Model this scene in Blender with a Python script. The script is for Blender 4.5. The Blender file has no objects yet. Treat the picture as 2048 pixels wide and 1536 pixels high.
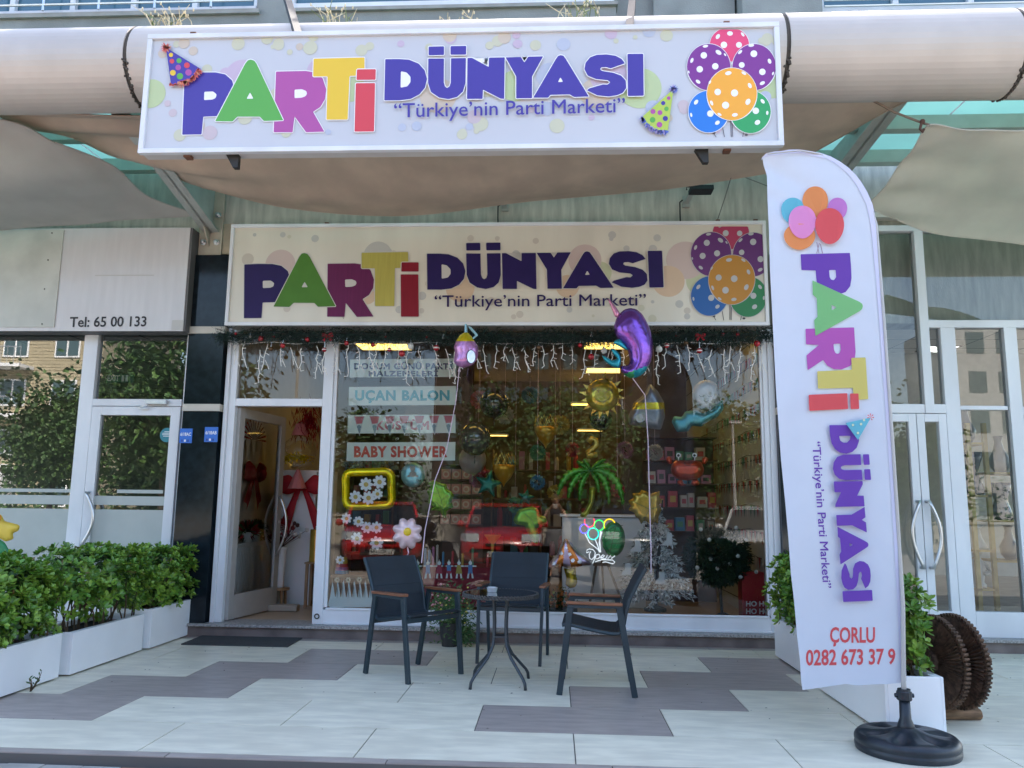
import bpy, bmesh, math, random
from mathutils import Vector, Matrix, geometry
R = math.radians
random.seed(7)
sc = bpy.context.scene
col = sc.collection
# ------------------------------------------------------------------ camera
F = 1589.0; PW, PH = 2048, 1536; CH = 1.30
_ey = Vector((84, 244, F)).normalized()
_ez = Vector((125, -10390, F)); _ez = (_ez - _ey * _ez.dot(_ey)).normalized()
_ex = _ey.cross(_ez).normalized()
def ray(px, py):
    c = Vector(((px - PW / 2) / F, (py - PH / 2) / F, 1.0))
    return Vector((c.dot(_ex), c.dot(_ey), c.dot(_ez)))
_d = ray(1024, 1283)
CD = CH * _d.y / -_d.z
CAM = Vector((0, -CD, CH))
def W(px, py, Y=0.0):
    """the point of the vertical plane y = Y that the photograph shows at a pixel"""
    d = ray(px, py); return CAM + d * ((Y - CAM.y) / d.y)
def G(px, py, Z=0.0):
    """the point of the level z = Z that the photograph shows at a pixel"""
    d = ray(px, py); return CAM + d * ((Z - CAM.z) / d.z)
cam_d = bpy.data.cameras.new('camera'); cam = bpy.data.objects.new('camera', cam_d); col.objects.link(cam)
cam_d.sensor_width = 36; cam_d.lens = F / PW * 36; cam_d.clip_start = 0.01; cam_d.clip_end = 2000
rt = Vector((_ex.x, _ey.x, _ez.x)); up = -Vector((_ex.y, _ey.y, _ez.y)); bk = -Vector((_ex.z, _ey.z, _ez.z))
mw = Matrix((rt, up, bk)).transposed().to_4x4(); mw.translation = CAM; cam.matrix_world = mw
sc.camera = cam
# ------------------------------------------------------------------ light
SUN_EL, SUN_AZ = R(52), R(18)       # the sun stands behind the building, so the shop front is in its shade
wd = bpy.data.worlds.new('World'); sc.world = wd; wd.use_nodes = True
nt = wd.node_tree; nt.nodes.clear()
wo = nt.nodes.new('ShaderNodeOutputWorld'); bg = nt.nodes.new('ShaderNodeBackground'); sky = nt.nodes.new('ShaderNodeTexSky')
sky.sky_type = 'NISHITA'; sky.sun_disc = False; sky.sun_elevation = SUN_EL; sky.sun_rotation = SUN_AZ
sky.air_density = 1.0; sky.dust_density = 2.5; sky.ozone_density = 0.6
bg.inputs[1].default_value = 0.15
nt.links.new(sky.outputs[0], bg.inputs[0]); nt.links.new(bg.outputs[0], wo.inputs[0])
sl = bpy.data.lights.new('sun', 'SUN'); sl.energy = 4.0; sl.angle = R(0.5); sl.color = (1.0, 0.93, 0.82)
so = bpy.data.objects.new('sun', sl); col.objects.link(so)
sdir = Vector((math.sin(SUN_AZ) * math.cos(SUN_EL), math.cos(SUN_AZ) * math.cos(SUN_EL), math.sin(SUN_EL)))
so.rotation_euler = sdir.to_track_quat('Z', 'Y').to_euler(); so.location = (0, 30, 40)
vs = sc.view_settings; vs.view_transform = 'Standard'; vs.look = 'None'; vs.gamma = 1; vs.use_curve_mapping = False
vs.exposure = 2.25
sc.cycles.max_bounces = 10; sc.cycles.transparent_max_bounces = 16; sc.cycles.use_denoising = True
sc.cycles.sample_clamp_indirect = 6; sc.cycles.caustics_reflective = False; sc.cycles.caustics_refractive = False
# ------------------------------------------------------------------ materials
def lin(c): return c / 12.92 if c <= .04045 else ((c + .055) / 1.055) ** 2.4
def hx(h): return tuple(lin(int(h[i:i + 2], 16) / 255) for i in (0, 2, 4))
MC = {}
def M(name, c, rough=.6, metal=0, var=.0, vs_=6, bump=0, bs=40, spec=.5, coat=0, dirt=0, stretch=None, trans=0, island=0):
    """a procedural material: base colour with noise variation, optional stains (dirt), bump, per-island variation"""
    if name in MC: return MC[name]
    if isinstance(c, str): c = hx(c)
    m = bpy.data.materials.new(name); m.use_nodes = True; MC[name] = m
    n = m.node_tree.nodes; l = m.node_tree.links; p = n['Principled BSDF']
    p.inputs['Base Color'].default_value = (*c, 1); p.inputs['Roughness'].default_value = rough
    p.inputs['Metallic'].default_value = metal; p.inputs['Specular IOR Level'].default_value = spec
    if coat: p.inputs['Coat Weight'].default_value = coat; p.inputs['Coat Roughness'].default_value = .06
    src = None
    if var or bump or dirt or stretch:
        tc = n.new('ShaderNodeTexCoord'); mp = n.new('ShaderNodeMapping'); l.new(tc.outputs['Object'], mp.inputs[0])
        if stretch: mp.inputs['Scale'].default_value = stretch
    def mixc(fac, a, b, kind='MIX'):
        x = n.new('ShaderNodeMix'); x.data_type = 'RGBA'; x.blend_type = kind
        if hasattr(fac, 'is_output'): l.new(fac, x.inputs[0])
        else: x.inputs[0].default_value = fac
        for s, i in ((a, 6), (b, 7)):
            if hasattr(s, 'is_output'): l.new(s, x.inputs[i])
            else: x.inputs[i].default_value = (*s, 1)
        return x.outputs[2]
    def noise(scale, detail=6, lo=.35, hi=.65):
        t = n.new('ShaderNodeTexNoise'); t.inputs['Scale'].default_value = scale; t.inputs['Detail'].default_value = detail
        l.new(mp.outputs[0], t.inputs[0]); r = n.new('ShaderNodeMapRange'); l.new(t.outputs[0], r.inputs[0])
        r.inputs[1].default_value = lo; r.inputs[2].default_value = hi; return r.outputs[0]
    if var:
        src = mixc(noise(vs_), tuple(x * (1 - var) for x in c), tuple(min(1, x * (1 + var)) for x in c))
    if island:
        gi = n.new('ShaderNodeNewGeometry'); r = n.new('ShaderNodeMapRange'); l.new(gi.outputs['Random Per Island'], r.inputs[0])
        r.inputs[3].default_value = 1 - island; r.inputs[4].default_value = 1 + island
        h = n.new('ShaderNodeHueSaturation'); l.new(r.outputs[0], h.inputs['Value'])
        if src: l.new(src, h.inputs['Color'])
        else: h.inputs['Color'].default_value = (*c, 1)
        src = h.outputs[0]
    if dirt:
        src = mixc(noise(vs_ * .6, 8, .5, .72), src or c, tuple(x * (1 - dirt) for x in c))
    if src: l.new(src, p.inputs['Base Color'])
    if bump:
        t = n.new('ShaderNodeTexNoise'); t.inputs['Scale'].default_value = bs; t.inputs['Detail'].default_value = 5
        l.new(mp.outputs[0], t.inputs[0]); b = n.new('ShaderNodeBump'); b.inputs['Strength'].default_value = bump; b.inputs['Distance'].default_value = .01
        l.new(t.outputs[0], b.inputs['Height']); l.new(b.outputs[0], p.inputs['Normal'])
    if trans:
        tr = n.new('ShaderNodeBsdfTranslucent'); ms = n.new('ShaderNodeMixShader'); ms.inputs[0].default_value = trans
        if src: l.new(src, tr.inputs[0])
        else: tr.inputs[0].default_value = (*c, 1)
        l.new(p.outputs[0], ms.inputs[1]); l.new(tr.outputs[0], ms.inputs[2]); l.new(ms.outputs[0], n['Material Output'].inputs[0])
    return m
def GLASS(name, refl=.14, tint=(.93, .96, .95), graze=1):
    if name in MC: return MC[name]
    m = bpy.data.materials.new(name); m.use_nodes = True; MC[name] = m
    n = m.node_tree.nodes; l = m.node_tree.links; n.remove(n['Principled BSDF'])
    t = n.new('ShaderNodeBsdfTransparent'); t.inputs[0].default_value = (*tint, 1)
    g = n.new('ShaderNodeBsdfGlossy'); g.inputs['Roughness'].default_value = 0.0
    lw = n.new('ShaderNodeLayerWeight'); lw.inputs[0].default_value = .35
    mr = n.new('ShaderNodeMapRange'); l.new(lw.outputs['Fresnel'], mr.inputs[0]); mr.inputs[1].default_value = .046; mr.inputs[3].default_value = refl; mr.inputs[4].default_value = graze
    x = n.new('ShaderNodeMixShader'); l.new(mr.outputs[0], x.inputs[0]); l.new(t.outputs[0], x.inputs[1]); l.new(g.outputs[0], x.inputs[2])
    tc = n.new('ShaderNodeTexCoord'); nz = n.new('ShaderNodeTexNoise'); nz.inputs['Scale'].default_value = .9; nz.inputs['Detail'].default_value = 1
    l.new(tc.outputs['Object'], nz.inputs[0]); b = n.new('ShaderNodeBump'); b.inputs['Strength'].default_value = .02; b.inputs['Distance'].default_value = .03
    l.new(nz.outputs[0], b.inputs['Height']); l.new(b.outputs[0], g.inputs['Normal'])
    l.new(x.outputs[0], n['Material Output'].inputs[0]); return m
def EMIT(name, c, s):
    if name in MC: return MC[name]
    m = bpy.data.materials.new(name); m.use_nodes = True; MC[name] = m
    p = m.node_tree.nodes['Principled BSDF']; c = hx(c) if isinstance(c, str) else c
    p.inputs['Base Color'].default_value = (*c, 1); p.inputs['Emission Color'].default_value = (*c, 1); p.inputs['Emission Strength'].default_value = s
    return m
def foil(name, c, rough=.22): return M(name, c, rough, .55, var=.12, vs_=9, bump=.35, bs=22)
# ------------------------------------------------------------------ mesh builder
ORG = {}
class MB:
    def __init__(s): s.v = []; s.f = []; s.m = []; s.k = 0
    def add(s, vs, fs, k=None):
        o = len(s.v); s.v += [Vector(v) for v in vs]
        for f in fs: s.f.append([i + o for i in f]); s.m.append(s.k if k is None else k)
        return s
    def box(s, x0, x1, y0, y1, z0, z1, k=None):
        return s.add([(x, y, z) for x in (x0, x1) for y in (y0, y1) for z in (z0, z1)],
                     [(0, 1, 3, 2), (4, 6, 7, 5), (0, 4, 5, 1), (2, 3, 7, 6), (0, 2, 6, 4), (1, 5, 7, 3)], k)
    def obox(s, c, ax, ay, az, k=None):
        c, ax, ay, az = Vector(c), Vector(ax), Vector(ay), Vector(az)
        return s.add([c + ax * i + ay * j + az * l for i in (-1, 1) for j in (-1, 1) for l in (-1, 1)],
                     [(0, 1, 3, 2), (4, 6, 7, 5), (0, 4, 5, 1), (2, 3, 7, 6), (0, 2, 6, 4), (1, 5, 7, 3)], k)
    def bar(s, a, b, w, h, upv=(0, 0, 1), k=None):
        a, b = Vector(a), Vector(b); d = (b - a); sd = d.cross(Vector(upv)).normalized(); u = sd.cross(d).normalized()
        return s.obox((a + b) / 2, d / 2, sd * w / 2, u * h / 2, k)
    def tube(s, pts, r, n=8, k=None, close=False, flat=1.0):
        pts = [Vector(p) for p in pts]; L = len(pts); rs = r if isinstance(r, (list, tuple)) else [r] * L
        ref = None; vs = []
        for i, p in enumerate(pts):
            t = (pts[(i + 1) % L] - pts[i - 1]) if close else (pts[min(i + 1, L - 1)] - pts[max(i - 1, 0)])
            t = t.normalized() if t.length > 1e-9 else Vector((0, 0, 1))
            if ref is None: ref = t.orthogonal().normalized()
            ref = (ref - t * ref.dot(t)).normalized(); b = t.cross(ref)
            for j in range(n):
                a = 2 * math.pi * j / n; vs.append(p + (ref * math.cos(a) + b * math.sin(a) * flat) * rs[i])
        fs = []
        for i in range(L if close else L - 1):
            for j in range(n):
                i2 = (i + 1) % L; fs.append((i * n + j, i * n + (j + 1) % n, i2 * n + (j + 1) % n, i2 * n + j))
        if not close: fs += [tuple(range(n - 1, -1, -1)), tuple((L - 1) * n + j for j in range(n))]
        return s.add(vs, fs, k)
    def lathe(s, prof, c=(0, 0, 0), n=20, ax=(0, 0, 1), k=None, caps=True):
        ax = Vector(ax).normalized(); u = ax.orthogonal().normalized(); w = ax.cross(u); c = Vector(c); vs = []
        for (r, z) in prof:
            for j in range(n):
                a = 2 * math.pi * j / n; vs.append(c + ax * z + (u * math.cos(a) + w * math.sin(a)) * max(r, 1e-5))
        fs = [(i * n + j, i * n + (j + 1) % n, (i + 1) * n + (j + 1) % n, (i + 1) * n + j) for i in range(len(prof) - 1) for j in range(n)]
        if caps: fs += [tuple(range(n - 1, -1, -1)), tuple((len(prof) - 1) * n + j for j in range(n))]
        return s.add(vs, fs, k)
    def ball(s, c, r, n=14, sc_=(1, 1, 1), k=None):
        c = Vector(c); m = n // 2; vs = []
        for i in range(m + 1):
            t = math.pi * i / m
            for j in range(n):
                a = 2 * math.pi * j / n
                vs.append(c + Vector((math.sin(t) * math.cos(a) * sc_[0], math.sin(t) * math.sin(a) * sc_[1], math.cos(t) * sc_[2])) * r)
        return s.add(vs, [(i * n + j, (i + 1) * n + j, (i + 1) * n + (j + 1) % n, i * n + (j + 1) % n) for i in range(m) for j in range(n)], k)
    def sheet(s, pts2, fs, fn, k=None): return s.add([fn(p[0], p[1]) for p in pts2], fs, k)
    def grid(s, fn, nu, nv, k=None, wrap=False):
        vs = [fn(i / nu, j / nv) for i in range(nu + 1) for j in range(nv + 1)]
        return s.add(vs, [(i * (nv + 1) + j, (i + 1) * (nv + 1) + j, (i + 1) * (nv + 1) + j + 1, i * (nv + 1) + j + 1) for i in range(nu) for j in range(nv)], k)
    def prism(s, poly, fn0, fn1, k=None):
        """a polygon given in 2-D, its two faces placed by fn0 and fn1"""
        t = geometry.tessellate_polygon([[Vector((p[0], p[1], 0)) for p in poly]]); L = len(poly)
        vs = [fn0(*p) for p in poly] + [fn1(*p) for p in poly]
        fs = [tuple(x) for x in t] + [tuple(i + L for i in reversed(x)) for x in t] + [(i, (i + 1) % L, L + (i + 1) % L, L + i) for i in range(L)]
        return s.add(vs, fs, k)
    def leaf(s, base, d, nrm, ln, w, k=None, fold=.18):
        sd = d.cross(nrm).normalized()
        return s.add([base, base + d * ln * .58 + sd * w / 2, base + d * ln, base + d * ln * .58 - sd * w / 2, base + d * ln * .55 - nrm * w * fold],
                     [(0, 1, 4), (1, 2, 4), (2, 3, 4), (3, 0, 4)], k)
    def oval(s, base, d, nrm, ln, w, k=None):
        sd = d.cross(nrm).normalized(); q = -nrm * w * .16
        return s.add([base, base + d * ln * .3 + sd * w * .4, base + d * ln * .7 + sd * w * .5, base + d * ln * .95 + sd * w * .2, base + d * ln * .95 - sd * w * .2, base + d * ln * .7 - sd * w * .5, base + d * ln * .3 - sd * w * .4, base + d * ln * .6 + q],
                     [(0, 1, 7), (1, 2, 7), (2, 3, 7), (3, 4, 7), (4, 5, 7), (5, 6, 7), (6, 0, 7)], k)
    def build(s, name, mats, parent=None, smooth=False, bevel=0, solid=0, subs=0, nrm=True):
        me = bpy.data.meshes.new(name)
        if parent is not None: o = ORG[parent.name]
        elif s.v:
            o = Vector((sum(v.x for v in s.v) / len(s.v), sum(v.y for v in s.v) / len(s.v), min(v.z for v in s.v)))
        else: o = Vector((0, 0, 0))
        me.from_pydata([v - o for v in s.v], [], s.f)
        if nrm:
            bm = bmesh.new(); bm.from_mesh(me); bmesh.ops.recalc_face_normals(bm, faces=bm.faces); bm.to_mesh(me); bm.free()
        mats = mats if isinstance(mats, (list, tuple)) else [mats]
        for m in mats: me.materials.append(m)
        if len(mats) > 1: me.polygons.foreach_set('material_index', s.m)
        if smooth: me.polygons.foreach_set('use_smooth', [True] * len(me.polygons))
        ob = bpy.data.objects.new(name, me); col.objects.link(ob)
        if parent is not None: ob.parent = parent
        else: ob.location = o
        ORG[ob.name] = o
        if subs: sm = ob.modifiers.new('subdivision', 'SUBSURF'); sm.levels = sm.render_levels = subs
        if solid: sd = ob.modifiers.new('solidify', 'SOLIDIFY'); sd.thickness = solid; sd.offset = 0
        if bevel:
            b = ob.modifiers.new('bevel', 'BEVEL'); b.width = bevel; b.segments = 2; b.limit_method = 'ANGLE'; b.angle_limit = R(40)
        return ob
def tag(o, label, cat, group=None):
    o['label'] = label; o['category'] = cat
    if group: o['group'] = group
    return o
def thing(name, label, cat, loc, group=None):
    o = bpy.data.objects.new(name, None); col.objects.link(o); o.location = loc; o.empty_display_size = .1
    ORG[o.name] = Vector(loc); return tag(o, label, cat, group)
def struct(o, kind='structure'): o['kind'] = kind; return o
def copy_tree(o, parent=None):
    c = o.copy(); col.objects.link(c); c.parent = parent
    for ch in list(o.children): copy_tree(ch, c)
    return c
# ------------------------------------------------------------------ lettering
def _curve_mesh(cu):
    ob = bpy.data.objects.new('tmp', cu); col.objects.link(ob)
    bpy.context.view_layer.update()
    me = bpy.data.meshes.new_from_object(ob.evaluated_get(bpy.context.evaluated_depsgraph_get()))
    vs = [(v.co.x, v.co.y) for v in me.vertices]; fs = [tuple(p.vertices) for p in me.polygons]
    bpy.data.objects.remove(ob); bpy.data.meshes.remove(me); bpy.data.curves.remove(cu); return vs, fs
def embolden(vs, fs, b):
    ec = {}
    for f in fs:
        for i in range(len(f)):
            e = (f[i], f[(i + 1) % len(f)]); ec[e] = 1
    nxt = {a: c for (a, c) in ec if (c, a) not in ec}; P, E = [], []
    while nxt:
        s = next(iter(nxt)); lp = []; k = s
        while k in nxt: lp.append(k); k = nxt.pop(k)
        L = [Vector(vs[i]) for i in lp]; L = [p for i, p in enumerate(L) if (p - L[i - 1]).length > 1e-5]; n = len(L); o = len(P)
        if n < 3: continue
        for i in range(n):
            d0, d1 = (L[i] - L[i - 1]).normalized(), (L[(i + 1) % n] - L[i]).normalized(); n0, n1 = Vector((d0.y, -d0.x)), Vector((d1.y, -d1.x)); h = n0 + n1
            h = h.normalized() if h.length > 1e-4 else n0
            P.append(L[i] + h * b / max(h.dot(n0), .5))
        E += [(o + i, o + (i + 1) % n) for i in range(n)]
    q, _, f, *_ = geometry.delaunay_2d_cdt(P, E, [], 0, 1e-6)
    def par(c):
        r = False
        for i, j in E:
            a, b2 = P[i], P[j]
            if (a.y > c.y) != (b2.y > c.y) and c.x < (b2.x - a.x) * (c.y - a.y) / (b2.y - a.y) + a.x: r = not r
        return r
    return [tuple(v) for v in q], [tuple(x) for x in f if par(sum((q[i] for i in x), Vector((0, 0))) / len(x))]
def text2(t, bold=0.0, x0=0, y0=0, x1=1, y1=1, res=3, spacing=1.0, shear=0):
    """a text as flat faces stretched into the box x0..x1 / y0..y1 (y0 is the lower edge), any units"""
    cu = bpy.data.curves.new('tmp', 'FONT'); cu.body = t; cu.size = 1; cu.resolution_u = res; cu.fill_mode = 'FRONT'
    cu.space_character = spacing; cu.shear = shear
    vs, fs = _curve_mesh(cu)
    if bold: vs, fs = embolden(vs, fs, bold)
    ax, bx = min(v[0] for v in vs), max(v[0] for v in vs); ay, by = min(v[1] for v in vs), max(v[1] for v in vs)
    return [(x0 + (v[0] - ax) / (bx - ax) * (x1 - x0), y0 + (v[1] - ay) / (by - ay) * (y1 - y0)) for v in vs], fs
def rnd(p, r=5, n=4):
    o = []
    for i in range(len(p)):
        a, b, c = Vector(p[i - 1]), Vector(p[i]), Vector(p[(i + 1) % len(p)])
        q = min(r, (a - b).length * .45, (c - b).length * .45)
        s, e = b + (a - b).normalized() * q, b + (c - b).normalized() * q
        for j in range(n + 1):
            t = j / n; o.append(tuple(s * (1 - t) ** 2 + b * 2 * t * (1 - t) + e * t * t))
    return o
def shape2(polys, off=0):
    cu = bpy.data.curves.new('tmp', 'CURVE'); cu.dimensions = '2D'; cu.fill_mode = 'FRONT'; cu.offset = off
    for p in polys:
        sp = cu.splines.new('POLY'); sp.points.add(len(p) - 1); sp.use_cyclic_u = True
        for q, c in zip(sp.points, p): q.co = (c[0], c[1], 0, 1)
    return _curve_mesh(cu)
def affine(src, dst):
    A = Matrix([(a[0], a[1], 1) for a in src]).inverted()
    X = A @ Vector([d[0] for d in dst]); Y = A @ Vector([d[1] for d in dst])
    return lambda x, y: (X[0] * x + X[1] * y + X[2], Y[0] * x + Y[1] * y + Y[2])
def circ(cx, cy, rx, ry=None, n=24): return [(cx + rx * math.cos(2 * math.pi * i / n), cy + (ry or rx) * math.sin(2 * math.pi * i / n)) for i in range(n)]
def ndisc(n): return [tuple(range(n))]
def pillow(outline, T, Rr, step, fn, colour=None, mb=None, back=True, knock=.0):
    """a foil balloon: a flat outline blown up on both sides; fn(x, y, d) places a point d metres in front of the seam"""
    n = len(outline); P = [Vector(p) for p in outline]
    x0, x1 = min(p.x for p in P), max(p.x for p in P); y0, y1 = min(p.y for p in P), max(p.y for p in P)
    def dist(q): return min((q - geometry.intersect_point_line(q, P[i], P[(i + 1) % n])[0].to_2d()).length if 0 <= geometry.intersect_point_line(q, P[i], P[(i + 1) % n])[1] <= 1 else min((q - P[i]).length, (q - P[(i + 1) % n]).length) for i in range(n))
    def inside(q):
        c = False
        for i in range(n):
            a, b = P[i], P[(i + 1) % n]
            if (a.y > q.y) != (b.y > q.y) and q.x < (b.x - a.x) * (q.y - a.y) / (b.y - a.y) + a.x: c = not c
        return c
    pts = list(P); dd = [0.0] * n; r = 0; y = y0 + step / 2
    while y < y1:
        x = x0 + step * (.5 if r % 2 else .25)
        while x < x1:
            q = Vector((x, y))
            if inside(q):
                d = dist(q)
                if d > step * .4: pts.append(q); dd.append(d)
            x += step
        y += step * .87; r += 1
    vs, es, fs, *_ = geometry.delaunay_2d_cdt(pts, [(i, (i + 1) % n) for i in range(n)], [], 1, 1e-6)
    dmap = {(round(p.x, 4), round(p.y, 4)): d for p, d in zip(pts, dd)}
    mb = mb or MB()
    def h(v):
        d = dmap.get((round(v.x, 4), round(v.y, 4)), 0); t = min(d / Rr, 1)
        return T * math.sqrt(max(0, 1 - (1 - t) ** 2))
    for sgn in ((1, -1) if back else (1,)):
        o = len(mb.v); mb.v += [fn(v.x, v.y, h(v) * sgn) for v in vs]
        for f in fs:
            c = sum((Vector(vs[i]) for i in f), Vector((0, 0))) / len(f)
            mb.f.append([i + o for i in f]); mb.m.append(colour(c.x, c.y) if colour else 0)
    return mb
def X_(px, py=900, Y=0.0): return W(px, py, Y).x
def Z_(py, px=1024, Y=0.0): return W(px, py, Y).z
# ------------------------------------------------------------------ palette
alu = M('white_aluminium', (.70, .72, .74), .38, 0, var=.06, vs_=3, dirt=.12, stretch=(1, 1, .3))
alu_grey = M('grey_aluminium', (.50, .52, .53), .4, 0, var=.06, vs_=3, dirt=.15)
stone_dark = M('black_stone', (.010, .016, .021), .1, 0, var=.25, vs_=14, spec=.25)
cream_band = M('cream_metal', (.5, .47, .40), .45, 0, var=.06)
render_ = M('grey_render', (.26, .275, .265), .85, 0, var=.12, vs_=2.2, bump=.35, bs=60, dirt=.25)
render_rib = M('weathered_plaster', (.47, .47, .41), .85, 0, var=.16, vs_=5, bump=.5, bs=45, dirt=.3, stretch=(3, 1, .5))
glass = GLASS('shop_glass', .062)
glass_door = GLASS('door_glass', .05)
frost = M('frosted_film', (.42, .45, .42), .5, 0, var=.03)
rubber = M('black_rubber', (.015, .016, .018), .7)
steel = M('brushed_steel', (.6, .61, .62), .32, .9, var=.05)
iron = M('dark_iron', (.03, .028, .026), .55, .3, var=.2)
white_p = M('white_paint', (.78, .79, .80), .4, 0, var=.03, vs_=4, dirt=.08)
# ------------------------------------------------------------------ ground
mb = MB(); mb.box(-90, 90, -120, -3.72, -.6, -.12)
struct(mb.build('paving', M('asphalt', (.27, .255, .235), .85, 0, var=.2, vs_=3, bump=.3, bs=90)))
# brick pavers along the foot of the tiled terrace
mb = MB(); r_ = random.Random(3)
for i in range(90):
    for j in range(5):
        x = -8 + i * .2 + (j % 2) * .1; y = -3.76 - j * .1
        mb.box(x, x + .194, y - .094, y, -.13, -.045 + r_.uniform(-.003, .003), k=r_.choice((0, 1, 1, 2)))
struct(mb.build('brick_paving', [M('paver_red', (.20, .11, .075), .85, var=.2, bump=.3), M('paver_grey', (.26, .27, .26), .85, var=.15, bump=.3), M('paver_pale', (.34, .33, .30), .85, var=.15, bump=.3)]))
# terrace floor of stretcher-bond tiles with the staggered dark bands
tile_l = M('pale_tile', (.80, .755, .60), .36, 0, var=.09, vs_=4.5, stretch=(1, 3.2, 1), island=.05, dirt=.12)
tile_d = M('brown_tile', (.39, .335, .30), .38, 0, var=.13, vs_=5, stretch=(1, 4, 1), island=.07)
grout = M('grout', (.13, .12, .11), .9)
mb = MB(); mb.box(-14, 14, -3.72, .0, -.6, -.006, 0)
TL, TD, g = 1.15, .6, .0035
F0 = G(756, 1453).x
yF1, yA = -3.60, -.10
rows = []   # row 0 is nearest the street
yb = -3.56 + .03
RB_ = [G(500, 1509).y, G(372, 1446).y, (G(452, 1396).y + G(277, 1392).y) / 2, G(362, 1353).y, G(570, 1325).y, G(800, 1301).y, -.21]; yb = RB_[0]; yT = RB_[6]
for r in range(6):
    y0, y1 = RB_[r], RB_[r + 1]
    off = F0 + (r % 2) * TL / 2
    for i in range(-10, 11):
        x0 = off + i * TL; x1 = x0 + TL; xc = (x0 + x1) / 2; dark = False
        kk = (x0 - F0) / (TL / 2)
        k_ = round(kk)
        if r == 1: dark = k_ <= -5 and k_ >= -6 or k_ == 1 or k_ == -7
        if r == 2: dark = k_ in (-4, 2)
        if r == 3: dark = k_ in (-3, 3)
        if r == 4: dark = k_ in (-2, 4)
        if xc > 2.45: dark = False
        mb.box(x0 + g, x1 - g, y0 + g, y1 - g, -.006, 0.0, 2 if dark else 1)
for i in range(-14, 14):
    x0 = i * TL + .3
    mb.box(x0 + g, x0 + TL - g, yT + g, -.005, -.006, 0.0, 2 if x0 < 2.2 else 1)
    mb.box(x0 + g, x0 + TL - g, -3.72, yb - g, -.006, 0.0, 2)
struct(mb.build('tiled_terrace', [grout, tile_l, tile_d]))
mb = MB(); r_ = random.Random(12)
for i in range(150):
    p = Vector((r_.uniform(-3.4, 4.5), -.3 - abs(r_.gauss(0, 1.4)), .001))
    if p.y < -3.6: continue
    d = Vector((r_.gauss(0, 1), r_.gauss(0, 1), 0)).normalized(); s_ = r_.uniform(.004, .014) * (1.8 if r_.random() < .12 else 1); n_ = Vector((-d.y, d.x, 0))
    mb.add([p - d * s_, p + n_ * s_ * .5 + Vector((0, 0, .003)), p + d * s_, p - n_ * s_ * .5 + Vector((0, 0, .001))], [(0, 1, 2, 3)], r_.choice((0, 0, 1)))
gr_ = mb.build('grit', [M('grit_dark', (.07, .06, .05), .9), M('dry_leaf_bit', (.22, .15, .07), .9)]); gr_['kind'] = 'stuff'; tag(gr_, 'small dry leaf bits and grit scattered over the tiles', 'grit')
# ------------------------------------------------------------------ the building
xL, xR = X_(455), X_(1541)
xp0, xp1 = X_(375, 800), X_(446, 800)       # left pillar
xq0, xq1 = xR + .06, xR + .45               # right pillar
BLD = thing('shop_building', 'grey rendered commercial building with the party shop on its ground floor', 'building', (-.6, .4, 0))
zs0, zs1 = Z_(651), Z_(445)
mb = MB()
mb.box(-14, 11, .22, .5, 3.2, 6.2)
mb.box(-14, xq1, .0, .22, zs0 - .02, Z_(62) + .0)
mb.box(-14, 14, .5, 8, 4.35, 6.2)
mb.build('wall', render_rib, BLD)
zl = Z_(32, 250); zu = Z_(45, 900)
mb = MB(); mb.box(-14, X_(1232, 40), -.02, .22, Z_(62), zl); mb.box(X_(1310, 40), X_(1475, 40), .1, .3, Z_(62), 9); mb.box(X_(1480, 40), X_(1638, 40), -.12, .3, Z_(70), 9)
mb.box(X_(515, 20), X_(582, 20), -.02, .22, zl, 9); mb.box(X_(1638, 40), 14, .05, .3, Z_(70), Z_(30, 1800)); mb.box(X_(1232, 30), X_(1310, 30), .2, .3, Z_(62), 9)
mb.build('upper_wall', render_, BLD)
mb = MB(); mb.box(-16, 16, .32, 12, 6.2, 8.45); mb.build('upper_storeys', render_, BLD)
mb = MB(); mb.box(-9, X_(522, 22) , -.06, .1, zl - .03, zl + .02); mb.box(X_(578, 12), X_(1235, 12), -.06, .1, Z_(17, 900) - .03, Z_(17, 900) + .01)
mb.build('window_ledge', M('ledge_stone', (.30, .30, .28), .8, var=.1), BLD)
upane = M('upper_window_glass', (.045, .12, .17), .04, 0, coat=.6)
for (a, b, zb, n) in ((-330, 513, zl + .03, 7), (584, 1228, Z_(10, 900), 2), (1642, 2250, Z_(24, 1800) + .02, 4)):
    fr = MB(); x0, x1 = X_(a, 10), X_(b, 10)
    fr.box(x0, x1, .0, .10, zb, zb + .06)
    for i in range(n + 1):
        x = x0 + (x1 - x0) * i / n; fr.box(x - .03, x + .03, .0, .10, zb + .06, zb + 1.6)
    w = fr.build('upper_window', alu, BLD)
    p = MB(); p.box(x0, x1, .05, .06, zb, zb + 1.6); p.build('pane', upane, w)
mb = MB()
for i in range(9):
    x = X_(-330, 10) + i * .64
    if i < 8: mb.tube([(x, -.1, zl + .02), (x, -.1, zl + .9)], .014, 6)
mb.tube([(-9, -.1, zl + .09), (X_(513, 10), -.1, zl + .09)], .014, 6); mb.tube([(X_(1642, 10), -.1, Z_(20, 1850)), (8, -.1, Z_(20, 1850))], .012, 6)
mb.tube([(X_(1642, 10), -.1, Z_(8, 1850)), (8, -.1, Z_(8, 1850))], .012, 6)
mb.build('window_railing', steel, BLD)
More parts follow.
